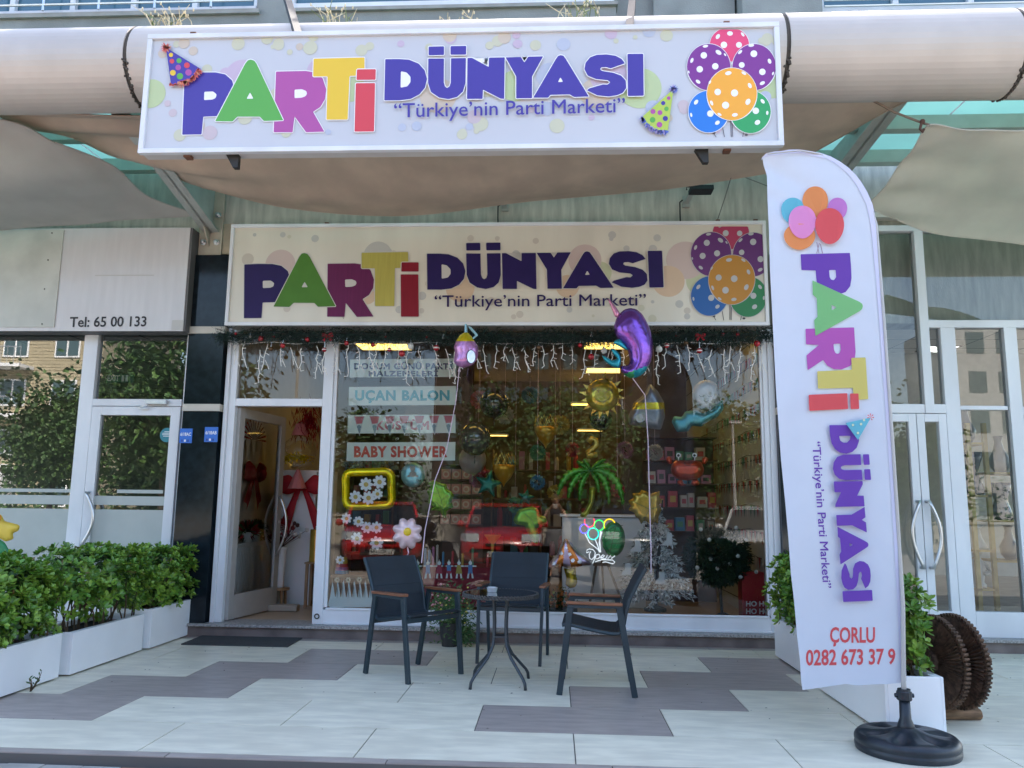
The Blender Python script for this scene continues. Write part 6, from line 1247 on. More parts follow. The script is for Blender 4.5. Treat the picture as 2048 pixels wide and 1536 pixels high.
sphere_b(*k6(275, 765), 1.2, .17, smoky, 'black round balloon left of the middle of the shop'); sphere_b(*k6(155, 985), 1.0, .18, M('balloon_smoke', (.10, .10, .10), .1, .3, coat=.6), 'smoky grey balloon beside the UÇAN BALON sign'); sphere_b(*k6(935, 860), 1.6, .14, smoky, 'black round balloon under the sun balloon'); sphere_b(*k6(140, 1115), 1.3, .16, M('balloon_grey', (.28, .25, .24), .4), 'grey balloon with a white tag near the display rack')
star = lambda cx, cy, r: [(cx + (r if i % 2 == 0 else r * .45) * math.sin(i * math.pi / 5 + .2), cy - (r if i % 2 == 0 else r * .45) * math.cos(i * math.pi / 5 + .2)) for i in range(10)]
for px, py, r, mt, lb, Y in ((*k7(1480, 290), 30, foil('foil_jade', (.02, .22, .20), .35), 'dark teal star foil balloon right of the display rack', 1.4), (*k7(1430, 190), 20, foil('foil_wine', (.25, .02, .04), .4), 'dark red star foil balloon behind the teal one', 1.6), (*k7(1800, 405), 18, foil('foil_jade', (0, 0, 0)), 'small teal star foil balloon beside the photographer reflection', 1.5)):
    m = pillow(rnd(star(px, py, r), 2, 2), .06, 9, 3, lambda a, b, d: W(a, b, Y - d)); tag(m.build('star_balloon', mt, None, smooth=True), lb, 'balloon', 'star balloons')
m = MB(); p2 = [(860, 1010), (880, 985), (905, 990), (908, 1025), (880, 1055), (855, 1075), (855, 1090), (915, 1085)]; m.tube([W(*k6(x, y), .8) for x, y in p2], .035, 10); tag(m.build('number_balloon', fgold, None, smooth=True), 'golden number two foil balloon above the palm balloon', 'balloon')
t = thing('party_table', 'table with a wine red cloth and party candles inside the window', 'table', W(920, 1200, 1.1)); a, b = W(848, 1135, 1.1), W(1008, 1200, 1.1); m = MB(); m.box(a.x, b.x, 1.1, 1.8, a.z - .03, a.z); m.build('table_top', shm, t); m = MB(); m.box(a.x - .01, b.x + .01, 1.09, 1.095, a.z - .42, a.z + .004); m.box(a.x - .01, b.x + .01, 1.095, 1.81, a.z + .001, a.z + .005); m.build('tablecloth', M('wine_cloth', (.20, .02, .035), .9, var=.1), t); [MB().box(x, x + .04, y, y + .04, ZS, a.z - .03).build('leg', shm, t) for x in (a.x + .02, b.x - .06) for y in (1.12, 1.74)]
for i, x in enumerate((850, 858, 866, 874, 886, 905, 925, 945, 975)): p = W(x, 1135, 1.2); h = .14 + .1 * rj.random(); m = MB(); m.lathe([(.014, 0), (.014, h), (.004, h + .01)], (p.x, 1.2, a.z + .006), 10); tag(m.build('candle', pal[(1, 1, 4, 5, 1, 0, 2, 3, 0)[i]]), 'slim party candle standing on the wine red table', 'candle', 'candles on the party table')
for x, y, c, lb in ((985, 1105, 2, 'yellow trumpet shaped party favour on the red table'), (1043, 1118, 0, 'red pinwheel like party favour near the middle chair')): p = W(x, y, 1.3); m = MB(); m.lathe([(.01, 0), (.02, .1), (.09, .18), (.1, .2)], (p.x, 1.3, p.z), 14); tag(m.build('party_favour', pal[c]), lb, 'party favour')
t = thing('wooden_bench', 'wooden bench with small boxes inside, left window corner', 'bench', W(700, 1215, .6)); a, b = W(662, 1150, .6), W(800, 1215, .6); m = MB(); m.box(a.x, b.x, .6, 1.0, a.z - .03, a.z); m.build('bench_top', M('pine', (.30, .18, .09), .6, var=.2), t); [MB().box(x, x + .04, y, y + .04, ZS, a.z - .03).build('leg', MC['pine'], t) for x in (a.x + .03, b.x - .07) for y in (.63, .93)]
for i in range(5): p = W(683, 1110, .75); m = MB(); z = a.z + .001 + i * .035; m.lathe([(.075 - .006 * i, 0), (.075 - .006 * i, .034)], (p.x, .8, z), 20); tag(m.build('coloured_tin', pal[(1, 4, 0, 2, 2)[i]]), 'flat round tin in the rainbow stack on the bench, %s from the bottom' % ORD[i], 'tin', 'stack of round tins')
m = MB(); p = W(*k8(165, 1365), .35)
for i in range(420): q = p + Vector((rj.gauss(0, .07), rj.gauss(0, .05), abs(rj.gauss(.06, .06)))); d = Vector((rj.gauss(0, 1), rj.gauss(0, 1), rj.gauss(.4, 1))).normalized(); m.leaf(q, d, d.orthogonal().normalized(), .04, .014)
POT2 = thing('marigold_pot', 'orange marigolds in a low pot behind the window rail', 'plant', (p.x, p.y, p.z - .02)); m.build('foliage', MC['plant_green'], POT2, nrm=False); m = MB()
for i in range(34): m.ball(p + Vector((rj.gauss(0, .075), rj.uniform(-.12, -.02), rj.uniform(.02, .17))), .017, 7, k=0 if rj.random() < .7 else 1)
m.build('blossoms', [M('marigold', (.50, .16, .04), .8), M('lemon', (.5, .45, .12), .8)], POT2); m = MB(); m.box(p.x - .17, p.x + .17, p.y - .06, p.y + .08, ZS, p.z + .01); m.build('pot', MC['dark_pot'], POT2)
# bunting on the brick wall
WXp = lambda px, py, X: CAM + ray(px, py) * ((X - CAM.x) / ray(px, py).x)
for r_i in range(9):
    z = 2.95 - r_i * .27; t = thing('bunting', 'row of small red and green pennants on the white brick wall, %s from the top' % ORD[r_i], 'bunting', (RX1 - .01, 1.5, z), 'bunting on the brick wall')
    m = MB(); m.tube([(RX1 - .012, .2 + i * .3, z - .02 * math.sin(i * 1.5)) for i in range(12)], .003, 4, 2)
    for i in range(22): y = .22 + i * .15; m.add([(RX1 - .014, y, z), (RX1 - .014, y + .1, z), (RX1 - .016, y + .05, z - .14)], [(0, 1, 2)], rj.choice((0, 0, 1, 3)))
    m.build('pennants', [M('flag_paper_red', (.32, .03, .04), .8), M('flag_paper_green', (.04, .18, .12), .8), iron, M('flag_paper_white', (.6, .58, .55), .8)], t)
# ------------------------------------------------------------------ seen through the open door
t = thing('radiator', 'white panel radiator on the cream wall behind the open door', 'radiator', (RX0 + .06, .9, .25)); m = MB(); m.box(RX0 + .03, RX0 + .09, .35, 1.5, .25, .85)
for i in range(24): m.box(RX0 + .09, RX0 + .102, .38 + i * .047, .40 + i * .047, .28, .82)
m.box(RX0 + .02, RX0 + .11, .34, 1.51, .85, .865); m.build('panel', white_p, t)
for y, c, lb in ((.7, 0, 'white flower pot with a red bloom on the radiator, nearer the door'), (.95, 1, 'white flower pot with dark leaves on the radiator, further in')):
    t = thing('flower_pot', lb, 'flower pot', (RX0 + .07, y, .866), 'pots on the radiator'); m = MB(); m.lathe([(.045, 0), (.06, .11), (.05, .11), (.045, .09)], (RX0 + .09, y, .866), 14); m.build('pot', white_p, t); m = MB()
    for i in range(160): d = Vector((rj.gauss(0, 1), rj.gauss(0, 1), rj.gauss(.6, .8))).normalized(); m.leaf(Vector((RX0 + .09, y, .99)) + d * .05, d, d.orthogonal().normalized(), .09, .03, 0 if rj.random() < .5 else 1)
    m.build('leaves', [MC['plant_green'], bowm if c == 0 else M('leaf_dark', (.02, .05, .02), .6)], t, nrm=False)
def wall_bow(y, z, s, lb):
    t = thing('ribbon_bow', lb, 'bow', (RX0 + .02, y, z), 'big red felt bows by the door'); w = lambda a, b, d: Vector((RX0 + .05 + abs(d), y + a * s, z - b * s))
    for sg in (-1, 1):
        m = pillow(rnd([(sg * .1, -.12), (sg * .55, -.55), (sg * 1.0, -.45), (sg * 1.08, .25), (sg * .6, .38), (sg * .1, .15)], .12), s * .25, .3, .16, w); m.build('loop', bowm, t, smooth=True); m = pillow(rnd([(0, .1), (sg * .25, .1), (sg * .98, 1.2), (sg * .62, 1.3), (sg * .66, 1.6), (sg * .2, .65)], .06), s * .1, .15, .16, w); m.build('tail', bowm, t, smooth=True)
    m = MB(); m.ball(w(0, 0, .1), s * .18, 10); m.build('knot', bowm, t, smooth=True)
wall_bow(.9, 1.62, .26, 'large dark red felt bow on the cream wall, seen through the door glass')
t = thing('paper_fan', 'striped red and white paper fan decoration on the cream wall', 'decoration', (RX0 + .02, .95, 2.0)); m = MB()
for i in range(26): a = math.pi * i / 25; b = a + math.pi / 25 * .9; m.add([(RX0 + .03, .9, 2.0), (RX0 + .03 + .01 * (i % 2), .9 + .36 * math.cos(a), 2.0 + .24 * math.sin(a)), (RX0 + .03, .9 + .36 * math.cos(b), 2.0 + .24 * math.sin(b))], [(0, 1, 2)], i % 2)
m.build('fan', [MC['bauble_red'], M('fan_white', (.5, .48, .45), .8)], t); m = MB()
for i in range(4): m.add([(RX0 + .04, .62 + i * .17, 2.0), (RX0 + .04, .76 + i * .17, 2.0), (RX0 + .045, .69 + i * .17, 1.78)], [(0, 1, 2)])
m.build('pennants', MC['fan_white'], t)
t = thing('white_cabinet', 'tall white open shelf unit inside the door carrying a red bow', 'shelf', (W(600, 1205, 1.45).x, 1.6, ZS)); a = W(558, 940, 1.45); b = W(652, 940, 1.45); zt_ = a.z; m = MB(); m.box(a.x, a.x + .46, 1.45, 1.47, ZS, zt_); m.box(a.x, a.x + .02, 1.47, 1.9, ZS, zt_); m.box(b.x, b.x + .02, 1.45, 1.9, ZS, zt_); m.box(a.x, b.x, 1.88, 1.9, ZS, zt_)
for z in (.45, .8, 1.15, zt_ - .02): m.box(a.x + .46, b.x, 1.46, 1.88, z, z + .02)
m.build('cabinet', white_p, t); bow(603, 973, 44, 1.38, 'huge dark red felt bow tied on the white shelf unit', grp='big red felt bows by the door', tail=2.1)
t = thing('flower_vase', 'tall white vase with dried red and white flowers inside the door', 'vase', W(556, 1175, 1.15)); p = W(556, 1175, 1.15); m = MB(); m.lathe([(.055, 0), (.06, .02), (.075, .42), (.085, .45), (.07, .45), (.06, .4)], p, 18); m.build('vase', white_p, t, smooth=True); m = MB()
for i in range(60): d = Vector((rj.gauss(0, .6), rj.gauss(0, .4), rj.uniform(.3, 1))).normalized(); L_ = rj.uniform(.15, .38); e = p + Vector((0, 0, .44)); m.tube([e, e + d * L_], .003, 4, 0); m.ball(e + d * L_, rj.uniform(.01, .03), 6, k=rj.choice((0, 1, 1, 2, 2)))
m.build('flowers', [M('stem_dark', (.06, .02, .02), .8), M('berry_red', (.20, .015, .02), .6), M('petal_pale', (.5, .46, .44), .8)], t)
t = thing('wooden_stool', 'small wooden plant stool under the white vase', 'stool', (p.x, p.y, ZS)); m = MB(); m.lathe([(.13, 0), (.13, .025)], (p.x, p.y, p.z - .026), 18); m.build('seat', MC['pine'], t); [MB().bar((p.x + .1 * math.cos(a), p.y + .1 * math.sin(a), ZS), (p.x + .09 * math.cos(a), p.y + .09 * math.sin(a), p.z - .026), .025, .025).build('leg', MC['pine'], t) for a in (.8, 2.35, 3.9, 5.5)]
p = W(614, 842, 1.3); t = thing('foil_fringe', 'bunch of red foil fringe hanging inside the doorway', 'decoration', (p.x, p.y, p.z - .2)); m = MB()
for i in range(300): q = p + Vector((rj.gauss(0, .07), rj.gauss(0, .07), rj.gauss(.02, .10))); d = Vector((rj.gauss(0, .4), rj.gauss(0, .4), -1)).normalized(); m.leaf(q, d, d.orthogonal().normalized(), .12, .02)
m.build('fringe', foil('foil_red', (.42, .01, .03), .25), t, nrm=False)
p = W(598, 905, 1.25); t = thing('clear_balloon', 'clear round balloon holding yellow feathers inside the doorway', 'balloon', (p.x, p.y, p.z - .2)); m = MB(); m.ball(p, .2, 22); m.build('shell', GLASS('clear_vinyl', .03, (.97, .97, .96), .35), t, smooth=True); m = MB()
for i in range(260): q = p + Vector((rj.uniform(-.14, .14), rj.uniform(-.1, .1), -.06 + rj.gauss(0, .02))); d = Vector((rj.gauss(0, 1), rj.gauss(0, 1), rj.gauss(0, .4))).normalized(); m.leaf(q, d, Vector((0, 0, 1)), .06, .025)
m.build('feathers', M('feather_yellow', (.62, .48, .0), .8), t, nrm=False); m = MB(); m.tube([p + Vector((0, 0, -.2)), p + Vector((0, 0, -.42))], [.02, .11], 12); m.build('paper_wrap', M('wrap_pink', (.50, .16, .16), .5), t); m = MB(); m.tube([p + Vector((0, 0, .2)), p + Vector((0, 0, .34))], [.10, .05], 12); m.build('paper_wrap', M('wrap_pink', (.50, .16, .16), .5), t)
m = MB(); c_ = G(575, 1222, ZS); m.box(c_.x - .2, c_.x + .12, c_.y - .06, c_.y + .06, ZS + .001, ZS + .07); tag(m.build('door_wedge', M('pale_block', (.35, .30, .24), .7), None, bevel=.01), 'pale wooden block on the floor inside the open door', 'block')
c_ = W(622, 1080, 1.2); m = MB(); m.lathe([(.09, 0), (.09, .36), (.085, .37)], (c_.x + .05, 1.3, c_.z - .25), 18); t = thing('golden_tin', 'golden tin drum on a wooden stand inside the doorway', 'tin', (c_.x + .05, 1.3, ZS)); m.build('drum', fgold, t); m = MB(); [m.box(c_.x + dx, c_.x + dx + .03, 1.2 + dy, 1.23 + dy, ZS, c_.z - .27) for dx in (-.05, .12) for dy in (0, .18)]; m.box(c_.x - .06, c_.x + .16, 1.19, 1.42, c_.z - .27, c_.z - .251); m.build('stand', MC['pine'], t)
# ------------------------------------------------------------------ the shelf of vases in the right shop
ct = thing('white_counter', 'plain white counter box standing behind the easel', 'counter', (W(1210, 1215, 1.7).x, 1.7, ZS)); m = MB(); boxpx(m, 1125, 1035, 1292, 1216, 1.7, .5); m.build('counter_body', M('counter_white', (.62, .64, .66), .6, var=.04), ct); m = MB(); a, b = W(1120, 1028, 1.68), W(1297, 1035, 1.68); m.box(a.x, b.x, 1.68, 2.2, b.z, a.z); m.build('counter_top', white_p, ct)
rk = thing('display_rack', 'red and white stocked rack beside the brick papered wall', 'rack', (W(1370, 1020, 2.2).x, 2.2, ZS)); a, b = W(1290, 870, 2.2), W(1440, 1060, 2.2); m = MB()
for i in range(5): z = b.z + (a.z - b.z) * i / 4 - .02; m.box(a.x, b.x, 2.2, 2.5, z - .012, z)
m.box(a.x, b.x, 2.5, 2.52, ZS, a.z); m.build('rack_frame', MC['rack_brown'], rk)
for i in range(4):
    x = a.x + .03; z = b.z + (a.z - b.z) * i / 4 - .018
    while x < b.x - .12:
        w, h = rj.uniform(.07, .13), rj.uniform(.1, .2); k = rj.choice((0, 0, 5, 5, 3, 4, 1)); m = MB(); m.box(x, x + w, 2.24, 2.36, z, z + h); m.box(x + w * .2, x + w * .8, 2.236, 2.239, z + h * .3, z + h * .7, 1)
        tag(m.build('boxed_item', [pal[k], pal[(k + 2) % 7]]), 'small boxed party item on the red and white rack', 'box', 'boxes on the red and white rack'); x += w + rj.uniform(.01, .05)
HG = [(960, 800, 2.4, .13, 0, 'dark red'), (1010, 830, 2.0, .12, 5, 'pale grey'), (1060, 790, 2.8, .12, 1, 'blue'), (1075, 905, 1.7, .10, 3, 'green'), (1120, 850, 2.3, .13, 2, 'mustard'), (1145, 900, 1.5, .09, 0, 'bright red'), (1250, 900, 1.9, .11, 4, 'pink'), (1235, 980, 1.4, .09, 0, 'crimson'), (955, 960, 1.6, .10, 4, 'rose'), (1075, 965, 1.3, .09, 1, 'navy'), (1310, 905, 1.6, .10, 5, 'white'), (1110, 985, 2.0, .10, 2, 'golden yellow'), (870, 850, 2.2, .12, 4, 'plum'), (1030, 1010, 1.9, .1, 3, 'sea green')]
for px, py, Y, r, k, cn in HG:
    p = W(px, py, Y); t = thing('paper_pompom', '%s paper pompom hanging on a thread inside the shop' % cn, 'decoration', (p.x, p.y, p.z - r), 'paper pompoms inside the shop'); m = MB()
    for i in range(220): d = Vector((rj.gauss(0, 1), rj.gauss(0, 1), rj.gauss(0, 1))).normalized(); m.leaf(p + d * r * .45, d, d.orthogonal().normalized(), r * .6, r * .3)
    m.build('paper_petals', pal[k], t, nrm=False); m = MB(); m.tube([p, (p.x, p.y, RZ - .01)], .002, 4); m.build('thread', MC['ribbon_pale'], t)
t = thing('display_shelf', 'light wooden shelf unit of vases behind the right shop glass', 'shelf', (W(1970, 1240, 0.4).x, 0.4, .12)); oak = M('pale_oak', (.55, .40, .17), .5, var=.15); m = MB(); a, b = W(1938, 885, 0.4), W(1999, 1240, 0.4)
for x in (a.x, b.x): m.box(x - .02, x + .02, 0.4, .44, .12, a.z + .2); m.box(x - .02, x + .02, 0.76, .8, .12, a.z + .2)
zs_ = [W(1970, y, 0.4).z for y in (885, 990, 1100, 1178)]; b2 = W(2075, 940, 0.4)
for z in zs_: m.box(a.x - .02, b.x + .02, 0.4, .8, z - .02, z)
for z in (zs_[0] - .3, zs_[1] - .25, zs_[2] - .1): m.box(b.x + .02, b2.x, 0.4, .8, z - .02, z)
m.build('shelf_unit', oak, t); ceram = [M('ceramic_slate', (.05, .06, .11), .25, coat=.4), M('ceramic_smoke', (.16, .18, .22), .3), M('statue_white', (.55, .58, .6), .5)]
vp = [(.05, 0), (.09, .06), (.10, .14), (.05, .24), (.035, .32), (.05, .38), (.045, .38)]; vq = [(.09, 0), (.11, .03), (.085, .12), (.06, .2), (.09, .3), (.12, .38), (.11, .38)]
xm = (a.x + b.x) / 2
for x, z, pf, k, lb, s in ((xm - .02, zs_[0], vp, 1, 'round bellied vase with a thin neck on the top shelf', 1), (xm, zs_[1], vq, 0, 'dark waisted vase on the second shelf of the right shop', 1.15), (b.x + .22, zs_[0] - .3, vp, 1, 'grey vase on the upper right shelf board', 1), (b.x + .2, zs_[1] - .25, vq, 0, 'dark vase on the middle right shelf board', 1), (b.x + .25, zs_[2] - .1, vp, 1, 'pale vase on the lower right shelf board', .9)):
    m = MB(); m.lathe([(r * s, h * s) for r, h in pf], (x, 0.58, z + .001), 22); tag(m.build('vase', ceram[k], None, smooth=True), lb, 'vase', 'vases in the right shop')
m = MB(); c_ = Vector((xm, 0.58, zs_[3])); m.lathe([(.07, 0), (.07, .03), (.05, .05), (.06, .12), (.075, .2), (.05, .27), (.025, .3), (.045, .34), (.045, .39), (.01, .42)], c_, 16); m.tube([c_ + Vector((.06, -.02, .24)), c_ + Vector((.1, -.05, .16)), c_ + Vector((.03, -.08, .14))], .02, 8); m.tube([c_ + Vector((-.06, -.02, .24)), c_ + Vector((-.09, -.04, .3)), c_ + Vector((-.03, -.06, .36))], .02, 8); tag(m.build('statuette', ceram[2], None, smooth=True), 'small white figure statuette on the lowest shelf of the right shop', 'statuette')
m = MB(); m.lathe([(.10, 0), (.11, .02), (.06, .12), (.05, .2), (.09, .24)], (xm, 0.58, zs_[2] + .001), 18); tag(m.build('vase', ceram[2], None, smooth=True), 'pale pedestal bowl on the third shelf of the right shop', 'vase', 'vases in the right shop')
# ------------------------------------------------------------------ the street behind, seen in the glass
GZ = -.12
leafm = [M('tree_leaf', (.03, .075, .015), .6, island=.4), M('tree_leaf_light', (.06, .12, .022), .6, island=.3)]; bark = M('bark', (.10, .075, .05), .9, var=.3)
def tree_mesh(seed, h, r):
    g = random.Random(seed); m = MB(); tr = MB(); tr.tube([(0, 0, 0), (g.uniform(-.1, .1), 0, h * .25), (g.uniform(-.15, .15), 0, h * .45), (0, 0, h * .75)], [.11, .09, .07, .03], 8); cl = []
    for i in range(46):
        d = Vector((g.gauss(0, 1), g.gauss(0, 1), g.gauss(0, 1))).normalized(); u = g.uniform(.35, 1); c = Vector((d.x * r * u, d.y * r * u, h * .64 + d.z * h * .36 * u)); cl.append(c)
        if i % 3 == 0: tr.tube([(0, 0, h * .4), Vector((0, 0, h * .45)).lerp(c, .5) + Vector((0, 0, .1)), c], [.045, .03, .01], 5)
    for c in cl:
        s = g.uniform(.28, .5) * r * .7
        for j in range(150): q = c + Vector((g.gauss(0, s), g.gauss(0, s), g.gauss(0, s * .8))); d = Vector((g.gauss(0, 1), g.gauss(0, 1), g.gauss(-.3, .8))).normalized(); m.leaf(q, d, d.orthogonal().normalized(), g.uniform(.14, .22), .12, 0 if g.random() < .65 else 1)
    return m, tr
protos = []
TS = [(-11.0, 14, 0, 'broad street tree opposite the dark pillar'), (-12.5, 17, 1, 'street tree before the cream apartment house, nearer the road'), (-16.5, 17.5, 2, 'street tree at the far left end of the row'), (-5.6, 16.5, 1, 'street tree behind the left red car'), (-1.6, 19, 2, 'tree standing behind the low wall, mid row'), (.6, 15.5, 0, 'street tree near the photographer'), (3.6, 16.5, 1, 'young street tree beside the dark parked car'), (5.6, 18.0, 0, 'street tree right of the dark parked car'), (8.5, 17, 2, 'street tree opposite the right shop'), (12, 19, 1, 'street tree at the far right end of the row')]
for x, d, k, lb in TS:
    if len(protos) <= k or not any(p[0] == k for p in protos):
        t = thing('street_tree', lb, 'tree', (0, 0, 0), 'street trees opposite the shop'); a, b = tree_mesh(50 + k, (4.9, 4.3, 5.4)[k], (1.5, 1.25, 1.7)[k]); a.build('crown', leafm, t, nrm=False); b.build('trunk', bark, t); protos.append((k, t))
    else: t = copy_tree([p for q, p in protos if q == k][0]); t['label'] = lb
    t.scale = (1.3,) * 3 if x == -11.0 else (1, 1, 1); t.location = (x, -d, GZ); t.rotation_euler = (0, 0, x * 1.3)
m = MB(); m.box(-40, 40, -21.2, -20.9, GZ, .85); m.box(-40, 40, -21.26, -20.84, .85, .92); tag(m.build('low_wall', M('pale_wall', (.46, .43, .37), .9, var=.08, bump=.2)), 'low pale garden wall across the street', 'wall')
m = MB(); g = random.Random(8)
for i in range(16000): p = Vector((g.uniform(-24, 22), -22.6 + g.gauss(0, .6), GZ + abs(g.gauss(0, 1)) * (1.0 + .5 * math.sin(i % 97)))); d = Vector((g.gauss(0, 1), g.gauss(0, 1), g.gauss(.2, .8))).normalized(); m.leaf(p, d, d.orthogonal().normalized(), .22, .11, 0 if g.random() < .7 else 1)
o = m.build('hedge', leafm, None, nrm=False); o['kind'] = 'stuff'; tag(o, 'loose green hedge growing behind the low wall', 'hedge')
ap = thing('apartment_house', 'cream sided apartment house with white windows and a balcony across the street', 'building', (-24, -38, GZ)); sid = M('cream_siding', (.40, .345, .23), .85, var=.06)
m = MB(); m.box(-40, -17.2, -48, -38, GZ, 12.5)
for i in range(60): m.box(-40, -17.2, -38, -37.97, .1 + i * .2, .27 + i * .2)
m.build('wall', sid, ap); gl_ = M('far_window_glass', (.05, .09, .10), .05, coat=.5)
for fl in range(4):
    for x in (-33, -29, -26.6, -22.6, -19.4):
        z = .9 + fl * 3; f = MB(); f.box(x - .8, x + .8, -37.96, -37.9, z, z + 1.6); w = f.build('window', white_p, ap); p = MB(); p.box(x - .7, x - .06, -37.9, -37.88, z + .1, z + 1.5); p.box(x + .06, x + .7, -37.9, -37.88, z + .1, z + 1.5); p.build('pane', gl_, w)
for fl in range(1, 4): z = .3 + fl * 3; b = MB(); b.box(-25.4, -21.4, -37.95, -36.6, z - .2, z); b = b.build('balcony', white_p, ap); r = MB(); [r.tube([(-25.4 + i * .4, -36.65, z), (-25.4 + i * .4, -36.65, z + 1)], .02, 5) for i in range(11)]; r.tube([(-25.4, -36.65, z + 1), (-21.4, -36.65, z + 1)], .03, 6); r.build('railing', steel, b)
b = MB(); b.box(-25, -21.8, -37.9, -36.7, GZ, 2.9); b.build('bay', white_p, ap); m = MB(); m.box(-40.5, -16.8, -48.5, -37.5, 12.5, 12.8); m.build('roof', M('roof_red', (.22, .09, .06), .8), ap)
ap.location.x -= 10.2
ap2 = thing('pale_block', 'distant pale apartment block across the street on the right', 'building', (20, -52, GZ)); m = MB(); bx_ = W(1914, 800, 52).x; m.box(bx_, bx_ + 14, -60, -52, GZ, 15.5); m.build('wall', M('pale_render', (.50, .50, .48), .9, var=.05), ap2); m = MB()
for fl in range(5):
    for i in range(6): m.box(bx_ + 1 + i * 2.2, bx_ + 2.3 + i * 2.2, -52, -51.95, 1 + fl * 3, 2.6 + fl * 3)
m.build('windows', gl_, ap2)
for x, d, h, lb in ((2.15, 17, 5.2, 'thin pale lamp post across the street, taller'), (4.9, 14, 3.6, 'thin pale lamp post near the white car'), (-7.6, 14.8, 6.5, 'tall pale lamp post opposite the shop door')):
    m = MB(); m.tube([(x, -d, GZ), (x, -d, h)], [.06, .035], 8); m.box(x - .1, x + .25, -d - .05, -d + .05, h, h + .08); tag(m.build('lamp_post', M('post_grey', (.5, .5, .48), .5)), lb, 'lamp post', 'lamp posts across the street')
bt_ = thing('brown_tower', 'tall dark brown apartment tower behind the street trees', 'building', (0, -60, GZ)); m = MB(); m.box(W(868, 800, 60).x, W(1230, 800, 60).x, -75, -60, GZ, 24); m.box(W(1230, 800, 60).x, W(1300, 800, 60).x, -75, -61, GZ, 15.5); m.build('wall', M('dark_brown_render', (.05, .035, .028), .9, var=.1), bt_); m = MB()
for fl in range(7):
    for i in range(6): x = W(868, 800, 60).x + 1.2 + i * 2.5; m.box(x, x + 1.2, -60, -59.95, 1 + fl * 3, 2.4 + fl * 3)
m.build('windows', gl_, bt_)
